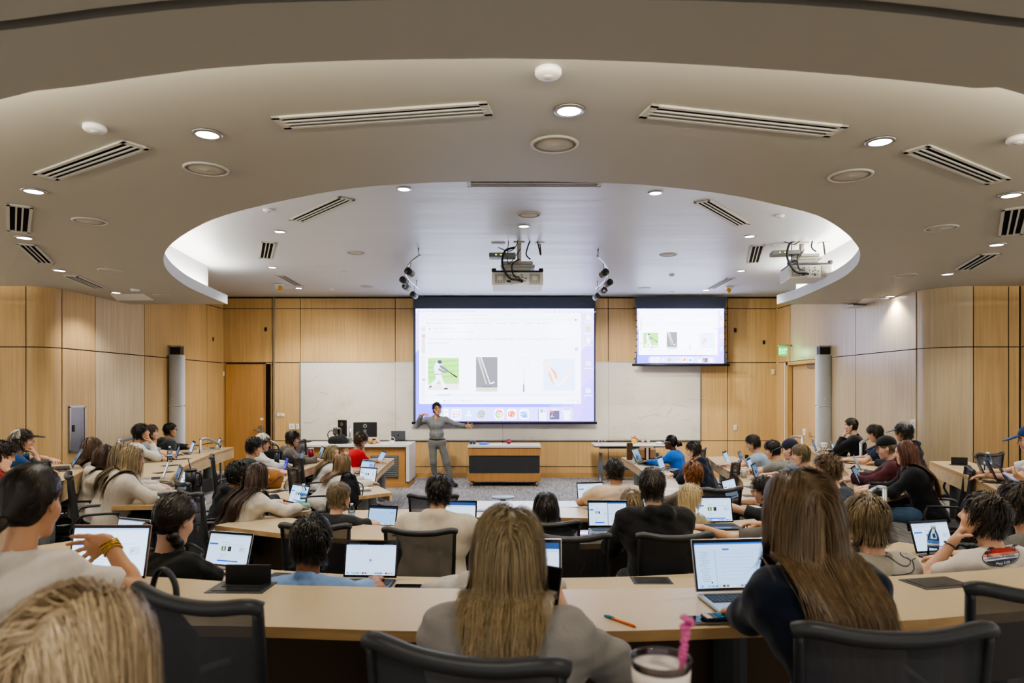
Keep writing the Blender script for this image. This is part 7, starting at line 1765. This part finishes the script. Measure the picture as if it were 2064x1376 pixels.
lap(1737, 976, 1, -56, 'laptop with dark page before the auburn haired student', 'dark', w=.31, col='black', tilt=26, s=.7)
lap(1984, 960, 0, -62, 'laptop nearest the wall on the outer right desk', 'dark', w=.32, col='grey', tilt=22)
lap(2008, 970, 0, -62, 'middle one of three laptops on the outer right desk', 'dark', w=.32, col='black', tilt=22)
lap(2038, 983, 0, -60, 'nearest one of three laptops on the outer right desk', 'dark', w=.32, col='grey', tilt=26)
laptop(atz(1887, 1118, DESK[1]), R(14), 'open laptop behind the clear water bottle, right of the nearest row', 'quiz', w=.31, col='black', tilt=18)

# ================================================================== EXTRA CHAIRS
chair_px(925, 1316, 1.465, 0, 20, 'dark mesh chair under the student in the heather grey t-shirt')
chair_px(1808, 1268, 1.61, 0, 0, 'dark mesh chair under the student in the navy sweatshirt')
chair_px(385, 1203, 1.86, 0, 24, 'empty dark mesh chair in the nearest row with a black strap over it')
chair_px(2133, 1192, 1.92, 0, 6, 'dark mesh chair cut off by the right edge, nearest row')
chair_px(634, 1060, 4.45, 2, 4, 'empty dark mesh chair behind the messy black hair')
chair_px(1153, 1080, 4.13, 2, -3, 'empty dark mesh chair between the two hoodies')
chair_px(872, 1004, 6.35, 3, 4, 'dark mesh chair left of the oatmeal hoodie by the front row')
chair_px(1998, 916, 8.37, 1, -20, 'empty dark mesh chair, bluish light in its colour, against the right wall', True)
chair_px(603, 873, 13.2, 3, 100, 'empty dark mesh chair by the whiteboard corner')
chair_px(2032, 1013, 4.6, 1, -40, 'dark mesh chair back, bluish light in its colour, behind the student with an earring', True)

# ================================================================== SMALL THINGS
def bottle(p, label, h=.21, r=.032, lab='3f78c4', cap='e8e8e8'):
    t = thing('water_bottle', label, 'bottle', p)
    k = h / .21; mb = MB()
    pr = [(r * .9, 0), (r, .008 * k), (r, .03 * k), (r * .93, .036 * k), (r, .042 * k), (r, .06 * k)] + [(r, .065 * k), (r, .12 * k), (r * .95, .135 * k), (r * .75, .16 * k), (r * .42, .182 * k), (r * .38, .19 * k)]
    mb.lathe(pr, n=20); mb.build('bottle_wall', glass('dfe8ec', .05, .35), t)
    MB().lathe([(r * 1.01, .068 * k), (r * 1.012, .118 * k)], n=20).build('bottle_label', plain(lab, .4), t)
    MB().lathe([(r * 1.014, .082 * k), (r * 1.016, .098 * k)], n=20).build('label_band', plain('dfe6ee', .4), t)
    MB().lathe([(r * .42, .188 * k), (r * .42, .208 * k), (.001, .21 * k)], n=16).build('bottle_cap', plain(cap, .4), t)
    return t
bottle(atz(1881, 1124, DESK[1]), 'clear water bottle with blue label before a laptop, right of the nearest row', .21, .034)
bottle(atz(342, 931, DESK[1]), 'water bottle with blue and yellow label on the third left desk', .24, .036, '3b6fb0')
bottle(atz(612, 1020, DESK[2]), 'water bottle with bright blue label beside the mint pencil case', .23, .034, '2f7fd8')
bottle(atz(709, 1056, DESK[3]), 'clear water bottle beside the black t-shirt, front row', .2, .034, 'a9b4ba')
bottle(atz(1991, 949, DESK[0]), 'crumpled clear water bottle on the outer right desk', .2, .036, '3f78c4')
def tumbler(p, label, h, r0, r1, col, straw=None, lid='1a1b1d', handle=False, nm='tumbler'):
    t = thing(nm, label, 'cup', p)
    MB().lathe([(r0, 0), (r0 * 1.03, .006), (r0 * 1.04, h * .4), (r1, h * .5), (r1, h)], n=22).build('cup_body', plain(col, .4), t)
    MB().lathe([(r1 * 1.05, h - .004), (r1 * 1.05, h + .012), (r1 * .8, h + .018), (.001, h + .018)], n=22).build('cup_lid', plain(lid, .4), t)
    if straw: MB().tube([(0, 0, h), (-.03, 0, h + .12)], .005, 8).build('straw', plain(straw, .4), t)
    if handle: MB().tube(spline([(r1, 0, h * .9), (r1 + .045, 0, h * .85), (r1 + .045, 0, h * .4), (r1, 0, h * .38)], 5), .01, 8).build('cup_handle', plain(col, .4), t)
    return t
tumbler(atz(385, 997, DESK[1]), 'large matte black tumbler with lid and straw on the third left desk', .25, .042, .058, '1d1f21', '1a1a1a', handle=True)
tumbler(atz(627, 932, DESK[2]), 'dark red steel tumbler on the second left desk', .22, .032, .044, '8e1b2c', lid='b9bcc0')
tumbler(atz(558, 946, DESK[2]), 'tall black flask on the second left desk', .26, .036, .036, '17191c')
t = thing('paper_cup', 'white paper cup on the second right desk', 'cup', atz(1500, 962, DESK[2]))
MB().lathe([(.036, 0), (.048, .13), (.001, .125)], n=20).build('cup_body', plain('e6e2da', .6), t); MB().tube([(.048 * math.cos(R(18 * k)), .048 * math.sin(R(18 * k)), .13) for k in range(20)], .003, 6, closed=True).build('cup_rim', plain('efece6', .6), t)
t = thing('coffee_cup', 'tall white coffee cup with orange and black pattern on the third right desk', 'cup', atz(1661, 914, DESK[1]))
b = MB().lathe([(.04, 0), (.055, .165), (.001, .165)], n=22).build('cup_body', plain('e9e4d6', .5), t); MB().lathe([(.057, .16), (.057, .175), (.05, .185), (.001, .185)], n=22).build('cup_lid', plain('efeee9', .4), t)
mb = MB(); rnd = random.Random(3)
for z, c in ((.03, 0), (.06, 1), (.1, 1), (.135, 0)):
    for k in range(9): a = k * .7 + z * 9; r = .0405 + .015 * z / .165; mb.ball((r * math.cos(a), r * math.sin(a), z), (.010, .010, .011), 6, c)
mb.build('cup_print', [plain('d98a1c', .5), plain('2a2119', .5)], b)
# foreground glass tumbler with pink straw
p = at(1332, 1328, 1.2)
t = thing('iced_drink_cup', 'clear iced drink tumbler with a pink twisted straw at the bottom edge', 'cup', (p.x, p.y, p.z - .19))
MB().lathe([(.036, 0), (.04, .004), (.052, .19), (.054, .193), (.05, .19), (.038, .01)], n=36).build('cup_wall', glass('efe6f2', .03, .45), t)
MB().lathe([(.034, .012), (.0488, .168), (.001, .168)], n=36).build('milky_drink', plain('d8c4b6', .3), t)
MB().lathe([(.0495, .15), (.0515, .176), (.0495, .18), (.0475, .169)], n=36).build('foam_ring', plain('e9dfd6', .7), t)
mb = MB(); rnd = random.Random(8)
st_ = spline([(.02, 0, .05), (.034, 0, .16), (.04, 0, .21), (.046, 0, .25)], 8); mb.tube(st_, .005, 8); s_o = mb.build('straw', plain('d06a9c', .5), t)
mb = MB()
for k in range(44): f = k / 43; q = st_[int(12 + f * (len(st_) - 13))]; a = k * 2.4; mb.ball(Vector(q) + Vector((.0045 * math.cos(a), .0045 * math.sin(a), rnd.uniform(-.003, .003))), .0042, 6)
for k in range(16): a = k * 1.9; mb.ball((.046 + .009 * math.cos(a), .009 * math.sin(a), .255 + .009 * math.sin(k * 2.2)), .0048, 6)
mb.build('straw_decoration', plain('cf5f98', .6), s_o)
t = thing('rear_desk', 'edge of the rear desk below the iced drink, at the camera', 'desk', (.45, 1.08, 0))
MB().box((0, 0, p.z - .19 - .021), (1.0, .3, .04), bev=.004).build('desktop', M_DESK, t)
for sx in (-1, 1): MB().box((sx * .42, 0, (p.z - .23 + .42) / 2), (.05, .2, p.z - .23 - .43)).build('leg', M_LEGD, t)
# phones
def phone(p, rz, label, col='1b1c1f', case=None, w=.075, l=.15, rx=0, scr=None, nm='phone', rot=None):
    t = thing(nm, label, 'phone', p, rz)
    if rot: t.rotation_euler = rot
    MB().box((0, 0, .005), (w, l, .009), bev=.003).build('phone_body', plain(case or col, .35), t)
    MB().box((0, 0, .0102), (w - .008, l - .008, .001)).build('phone_screen', emit('9fb4d8', .5) if scr else plain('0c0d10', .1), t)
    return t
phone(atz(486, 1163, DESK[1]), R(-52), 'pink cased phone beside the laptop of the student with braids', case='c98a92', nm='phone')
t = phone(atz(1428, 1252, DESK[0]), R(-86), 'phone in a clear bumper case under a card wallet, nearest row', case='8d8a84', w=.08, l=.16)
mb = MB()
for k in range(3): mb.lathe([(.009, 0), (.009, .003), (.001, .003)], (-.022 + .02 * (k % 2), .055 - .02 * (k // 2), .0105), 14)
mb.build('camera_lens', plain('3c3d40', .2, .5), t)
pw = atz(1444, 1246, DESK[0] + .0125)
t = thing('card_wallet', 'dark blue card wallet lying on the clear cased phone', 'wallet', pw, R(-80))
MB().box((.0, 0, .006), (.062, .1, .012), bev=.003).build('wallet_body', plain('22304c', .5), t); MB().box((.004, -.038, .0125), (.05, .02, .002)).build('wallet_card', plain('c8b59a', .5), t)
mb = MB()
for k in range(3): mb.tube([(-.02 + .018 * k, .0, .0125), (-.016 + .018 * k, .035, .0125), (-.008 + .018 * k, .0, .0125)], .0025, 6)
mb.build('wallet_print', plain('3fa0d8', .5), t)
a, b = atz(1219, 1240, DESK[0] + .005), atz(1283, 1263, DESK[0] + .005)
t = thing('mechanical_pencil', 'orange mechanical pencil with blue grip lying on the nearest desk', 'pencil', a, math.atan2(b.y - a.y, b.x - a.x))
Lp = (b - a).length
MB().tube([(Lp * .22, 0, 0), (Lp * .93, 0, 0)], .0048, 10).build('pencil_barrel', plain('e0701c', .35), t); MB().tube([(Lp * .93, 0, 0), (Lp, 0, -.002)], [.0046, .0012], 10).build('pencil_tip', plain('c9631c', .4), t)
MB().tube([(0, 0, 0), (Lp * .24, 0, 0)], .0052, 10).build('pencil_cap', plain('2f7f9a', .4), t); MB().box((Lp * .2, 0, .006), (Lp * .22, .004, .002)).build('pencil_clip', plain('2f7f9a', .4), t)
for x0, y0, w, lb, rr in ((822, 1184, .07, 'black phone lying flat right of the purple dot laptop', 88),):
    phone(atz(x0, y0, DESK[1]), R(rr), lb)
g = CAST['grey']; ph = at(1105, 1189, 2.12)
t = phone(ph, 0, 'black phone held upright by the student in heather grey', w=.074, l=.15, rot=(R(80), R(6), R(-14)), scr=None)
ph = at(2040, 966, 5.2); phone(ph, 0, 'phone in a glittery case held at the right edge', case='6d6f96', rot=(R(35), 0, R(40)), scr=True)
phone(atz(1548, 968, DESK[2]), R(60), 'phone lying by the white paper cup', case='2a2c30')
phone(atz(703, 989, DESK[3]), R(70), 'phone on the inner left desk beside the notebook', case='1c1d20')
# notebooks and papers
def book(p, rz, label, w=.2, l=.27, col='e8e6e0', h=.012, nm='notebook', line='b9c3d0'):
    t = thing(nm, label, 'notebook' if nm == 'notebook' else 'paper', p, rz)
    MB().box((0, 0, h / 2), (w, l, h), bev=.002).build('pages', plain(col, .7), t)
    mb = MB()
    for k in range(9): mb.box((0, l * (-.38 + .09 * k), h + .0006), (w * .78, .0025, .0004))
    mb.build('ruled_lines', plain(line, .7), t)
    return t
book(atz(726, 985, DESK[3]), R(-35), 'open white notebook of the student writing on paper')
book(atz(735, 963, DESK[3]), R(-40), 'loose white sheet beside the two laptops on the inner left desk', h=.003, nm='paper_sheet')
book(atz(592, 1030, DESK[2]), R(-60), 'white notebook before the mint pencil case')
book(atz(1364, 958, DESK[3]), R(50), 'open white notebook on the inner right desk', h=.02)
book(atz(1345, 985, DESK[3]), R(55), 'printed sheet at the near end of the inner right desk', h=.003, nm='paper_sheet')
book(atz(1525, 1022, DESK[2]), R(70), 'notepad with yellow note beside the black laptop', h=.015, col='e4dfcc')
t = thing('pencil_case', 'mint green fabric pencil case on the second left desk', 'pencil case', atz(606, 1030, DESK[2]), R(20))
V, Q = surface([cap((-.06, 0, .04), (.06, 0, .045), .04, .036), ell((-.02, 0, .07), (.05, .03, .035), None, .03)], .006, (), wrinkle(3, .006, 40), [((0, 0, .003), (0, 0, -1))]); obj_np('case_body', V, Q, cloth('78b3a2', .8), t)
MB().tube(spline([(-.07, 0, .085), (0, 0, .1), (.07, 0, .075)], 5), .004, 6).build('case_zip', plain('3c5f58', .5), t)
# bags
for o in list(COL.objects):
    if o.name.startswith('shoulder_bag'):
        V, Q = surface([ell((0, 0, .075), (.2, .1, .085), None, .04), cap((-.1, 0, .1), (.08, 0, .13), .05, k=.06), cap((-.17, -.03, .04), (.17, -.03, .04), .045, k=.05)], .011, (), wrinkle(15, .014, 24), [((0, 0, .004), (0, 0, -1))]); obj_np('bag_body', V, Q, cloth('1b1c20', .8), o)
t = thing('backpack', 'black backpack hanging on the chair of the student writing on paper', 'backpack', at(702, 995, 8.3))
V, Q = surface([ell((0, 0, .02), (.15, .1, .2), None, .05), ell((.02, -.09, -.06), (.11, .05, .1), None, .05), cap((-.06, 0, .2), (.06, 0, .2), .03, k=.04)], .011, (), wrinkle(6, .012, 22)); obj_np('bag_body', V, Q, cloth('17181b', .8), t)
mb = MB(); mb.tube(spline([(-.07, -.04, .2), (-.03, -.06, .27), (.03, -.06, .27), (.07, -.04, .2)], 5), .009, 6); mb.tube(spline([(.1, -.05, .16), (.19, -.05, .1), (.16, -.06, -.08), (.1, -.05, -.15)], 5), .012, 6, flat=.5); mb.build('bag_strap', plain('101113', .6), t)
t = thing('leather_bag', 'tan leather shoulder bag on the second left desk before the purple screen', 'bag', atz(548, 985, DESK[2]) + Vector((-.1, .1, 0)))
V, Q = surface([ell((0, 0, .12), (.2, .1, .12), None, .04), cap((-.13, -.03, .06), (.13, -.03, .06), .07, k=.05)], .01, (), wrinkle(8, .008, 20), [((0, 0, .004), (0, 0, -1))]); obj_np('bag_body', V, Q, cloth('8d5f30', .7), t)
MB().tube(spline([(-.19, -.06, .14), (-.06, -.13, .06), (.08, -.13, .06), (.19, -.06, .15)], 5), .01, 6).build('bag_strap', plain('4d3119', .5), t)
t = thing('black_satchel', 'black satchel standing behind the white cap student', 'bag', atz(545, 940, DESK[2]) + Vector((0, .1, 0)))
MB().box((0, 0, .13), (.3, .14, .26), bev=.04).build('bag_body', cloth('191a1d', .7), t); MB().tube(spline([(-.1, 0, .25), (-.06, 0, .32), (.06, 0, .32), (.1, 0, .25)], 5), .01, 6).build('bag_strap', plain('101113', .6), t)
t = thing('handbag', 'tan purse with cream and maroon stripe on the inner right desk', 'bag', atz(1309, 931, DESK[3]) + Vector((.02, .35, 0)))
b = MB().box((0, 0, .12), (.34, .12, .24), bev=.05).build('bag_body', plain('a5835c', .5), t)
for x, c, w_ in ((-.035, '54201f', .03), (.0, 'e6dcc4', .045), (.04, '54201f', .025)): MB().box((x, -.063, .12), (w_, .006, .22)).build('stripe', plain(c, .5), b)
t = thing('brown_carton', 'upright brown carton behind the big black laptop', 'box', atz(1274, 929, DESK[3]) + Vector((.0, .25, 0)))
MB().box((0, 0, .15), (.1, .1, .3), bev=.004).build('carton_body', plain('5b3a1f', .6), t); MB().box((0, 0, .304), (.085, .085, .01)).build('carton_lid', plain('6d4a2a', .6), t)
t = thing('glue_bottle', 'small white glue bottle beside the brown carton', 'bottle', atz(1279, 935, DESK[3]) + Vector((0, .05, 0)))
MB().lathe([(.028, 0), (.03, .01), (.03, .08), (.012, .1), (.001, .1)], n=16).build('bottle_body', plain('dcdcd2', .4), t); MB().lathe([(.012, .1), (.004, .15), (.001, .15)], n=12).build('nozzle', plain('b9b4a0', .4), t)
t = thing('strapped_bag', 'black bag strap looped over the empty chair in the nearest row', 'bag', at(330, 1260, 2.05), R(-15))
V, Q = surface([ell((.02, -.01, -.14), (.1, .05, .2), None, .04), cap((-.04, 0, .02), (.06, 0, -.1), .05, k=.05)], .008, (), wrinkle(9, .01, 26)); obj_np('bag_body', V, Q, cloth('141517', .7), t)
MB().tube(spline([(-.08, .02, -.05), (-.085, .05, .1), (-.05, .05, .155), (.0, .05, .1), (.02, .02, -.04)], 6), .013, 8, flat=.45).build('bag_strap', plain('1b1c1f', .5), t)
for x, y, r_, lb in ((1540, 972, 2, 'eyeglasses folded near the phone on the second right desk'),):
    t = thing('eyeglasses', lb, 'glasses', atz(x, y, DESK[2] + .02), R(40))
    for q in (-1, 1): MB().tube([(q * .034 + .023 * math.cos(R(30 * k)), 0, .019 * math.sin(R(30 * k))) for k in range(12)], .003, 6, closed=True).build('lens_rim', M_BLK, t)
    MB().tube([(-.057, 0, .005), (-.057, .1, -.015), (.05, .12, -.015)], .003, 6).build('temple', M_BLK, t)
t = thing('key_ring', 'keys with green tag on the outer right desk', 'keys', atz(1998, 962, DESK[0] + .004))
MB().tube([(.02 * math.cos(R(30 * k)), .02 * math.sin(R(30 * k)), 0) for k in range(12)], .003, 6, closed=True).build('ring', M_STEEL, t); MB().box((.05, .01, 0), (.06, .025, .006), bev=.002).build('tag', plain('7fa04a', .5), t)

# ================================================================== PRINTS ON THE SHIRTS
def decal(key, name, draw):
    """flat artwork wrapped onto the back of a shirt; artwork units are image pixels at the shirt's distance"""
    t, go, J = CAST[key]; mw = Matrix.Translation(t.location) @ Matrix.Rotation(t.rotation_euler[2], 4, 'Z'); mi = mw.inverted()
    bv = BVHTree.FromPolygons([v.co for v in go.data.vertices], [list(p.vertices) for p in go.data.polygons])
    o0 = mi @ Vector((0, 0, CZ)); lay = [0]; mb = MB(); mb.c = []
    def pt(x, y):
        d = ((mi @ at(x, y, 3.0)) - o0).normalized(); h = bv.ray_cast(o0, d)
        if h[0] is None: return None
        return h[0] + h[1].normalized() * math.copysign(.0015 + .0007 * lay[0], -h[1].dot(d))
    def mesh(pts, faces, col):
        P = [pt(*q) for q in pts]; ok = [p is not None for p in P]; mb.col = (*hx(col), 1)
        mb.add([p or Vector() for p in P], [f for f in faces if all(ok[i] for i in f)], 0, True); lay[0] += 1
    def line(pts, w, col, step=2.0):
        q = resample([Vector((*p, 0)) for p in pts], max(2, int(sum((Vector((*b, 0)) - Vector((*a, 0))).length for a, b in zip(pts, pts[1:])) / step)))
        n = offs(q, w / 2); m = offs(q, -w / 2); k = len(q)
        mesh([(p.x, p.y) for p in n + m], [[i, i + 1, k + i + 1, k + i] for i in range(k - 1)], col)
    def oval(cx, cy, rx, ry, col, y0=-1, y1=1, rot=0):
        N, Mv = 26, 10; pts = []
        for j in range(Mv + 1):
            v = y0 + (y1 - y0) * j / Mv; w = math.sqrt(max(0, 1 - v * v))
            for i in range(N + 1):
                x, y = rx * w * (2 * i / N - 1), ry * v; pts.append((cx + x * math.cos(rot) - y * math.sin(rot), cy + x * math.sin(rot) + y * math.cos(rot)))
        mesh(pts, [[j * (N + 1) + i, j * (N + 1) + i + 1, (j + 1) * (N + 1) + i + 1, (j + 1) * (N + 1) + i] for j in range(Mv) for i in range(N)], col)
    def text(tx, x, y, size, col, rot=0, sx=1., font=None):
        cv = Canvas(); cv.text(tx, 0, 0, size, col, 'CENTER', sx); c, s_ = math.cos(rot), math.sin(rot)
        mesh([(x + v[0] * c + v[2] * s_, y + v[0] * s_ - v[2] * c) for v in cv.mb.v], cv.mb.f, col)
    draw(line, oval, text)
    return mb.build(name, print_mat(.8), go)
def whale(line, oval, text):
    z = lambda L: [(1524 + a * .2616, 1020 + b * .2616) for a, b in L]
    line(z(((990, 385), (1020, 388), (1050, 408), (1090, 440), (1130, 460), (1165, 462), (1185, 445), (1190, 418), (1170, 402), (1135, 392), (1112, 370), (1108, 352), (1135, 350), (1160, 366), (1190, 356), (1218, 356), (1226, 385), (1222, 405), (1200, 414))), 1.9, '23283a')
    line(z(((1200, 414), (1212, 450), (1215, 490), (1190, 515), (1130, 528), (1040, 533))), 1.9, '23283a')
decal('whale', 'whale_print', whale)
def sunset(line, oval, text):
    r = R(-7); cx, cy = 2017, 1121
    oval(cx, cy, 38, 21, '1c2238', rot=r); oval(cx, cy, 36.5, 19.5, 'd8d3cc', rot=r); oval(cx, cy, 35.5, 18.6, 'c0392f', -.98, -.1, rot=r); oval(cx, cy, 35.5, 18.6, 'd98a80', -.35, -.05, rot=r); oval(cx, cy, 35.5, 18.6, 'e8e4e0', -.05, .12, rot=r)
    oval(cx, cy, 35.5, 18.6, '8e9bb4', .1, .32, rot=r); oval(cx, cy, 35.5, 18.6, 'dcdcdc', .28, .42, rot=r); oval(cx, cy, 35.5, 18.6, '232c4a', .4, .98, rot=r)
    text('Vineyard Vines', cx, cy + 4, 9.5, '20202a', r, .95); text('Mass 2.08', cx + 3, cy + 17, 7, 'e8e6e2', r)
    for x, y, k in ((1988, 1118, 9), (1995, 1112, 10), (2040, 1108, 8)):
        line([(x, y + 8), (x + 1, y)], 1.3, '15161a', 1)
        for a in range(7): b = R(200 + a * 24); line([(x + 1, y), (x + 1 + k * .55 * math.cos(b), y + k * .45 * math.sin(b)), (x + 1 + k * .8 * math.cos(b), y + k * .55 * math.sin(b) + 2)], 1.4, '15161a', 1)
decal('vine', 'sunset_print', sunset)
def skyline(line, oval, text):
    z = lambda a, b: (1160 + a * .2229, 820 + b * .2229)
    for x, y0, w in ((345, 760, 34), (395, 745, 22), (430, 770, 26), (470, 735, 30), (515, 760, 24)):
        line([z(x, 835), z(x, y0), z(x + w / 2, y0 - 14), z(x + w, y0), z(x + w, 835)], .9, 'b3a294'); line([z(x + w * .5, 830), z(x + w * .5, y0 + 8)], .6, 'b8a89a')
    line([z(330, 852), z(440, 838)], 5.5, 'd6a93e')
    text('ARGNI', *z(450, 748), 7, 'b5a79b', R(-8)); text('STREETS', *z(385, 888), 5, '6d5f55', R(-4))
decal('pink', 'skyline_print', skyline)
# ================================================================== LIGHT AND CAMERA
cam = bpy.data.cameras.new('camera'); co = link(bpy.data.objects.new('camera', cam))
co.location = (0, 0, CZ); co.rotation_euler = (R(90), 0, 0)
cam.sensor_width = 36; cam.lens = F * 36 / 2064; cam.shift_x = 0; cam.shift_y = (HY - 688) / 2064
cam.dof.use_dof = True; cam.dof.focus_distance = 7.5; cam.dof.aperture_fstop = 3.2
cam.clip_start = .05
SC.camera = co
w = bpy.data.worlds.new('room_air'); SC.world = w; w.use_nodes = True
w.node_tree.nodes['Background'].inputs[0].default_value = (1.0, .95, .88, 1); w.node_tree.nodes['Background'].inputs[1].default_value = .6
SC.view_settings.view_transform = 'AgX'; SC.view_settings.look = 'AgX - Medium High Contrast'; SC.view_settings.exposure = 1.1
SC.cycles.max_bounces = 5; SC.cycles.diffuse_bounces = 2; SC.cycles.glossy_bounces = 2; SC.cycles.transparent_max_bounces = 8
SC.cycles.use_adaptive_sampling = True; SC.cycles.adaptive_threshold = .06; SC.cycles.adaptive_min_samples = 16
SC.cycles.caustics_reflective = False; SC.cycles.caustics_refractive = False; SC.cycles.sample_clamp_indirect = 3
# unseen fill lamps added above the frame, over the back rows
for i, (x, y) in enumerate(((-3.2, .9), (-1.1, .5), (1.1, .5), (3.2, .9), (-5.2, 2.6), (5.2, 2.6))):
    l = bpy.data.lights.new('rear_fill_lamp', 'SPOT'); l.energy = 35; l.spot_size = R(130); l.spot_blend = .6; l.shadow_soft_size = .15; l.color = (1, .93, .83)
    lo = link(bpy.data.objects.new('rear_fill_lamp', l)); lo.location = (x, y, ZA - .03)
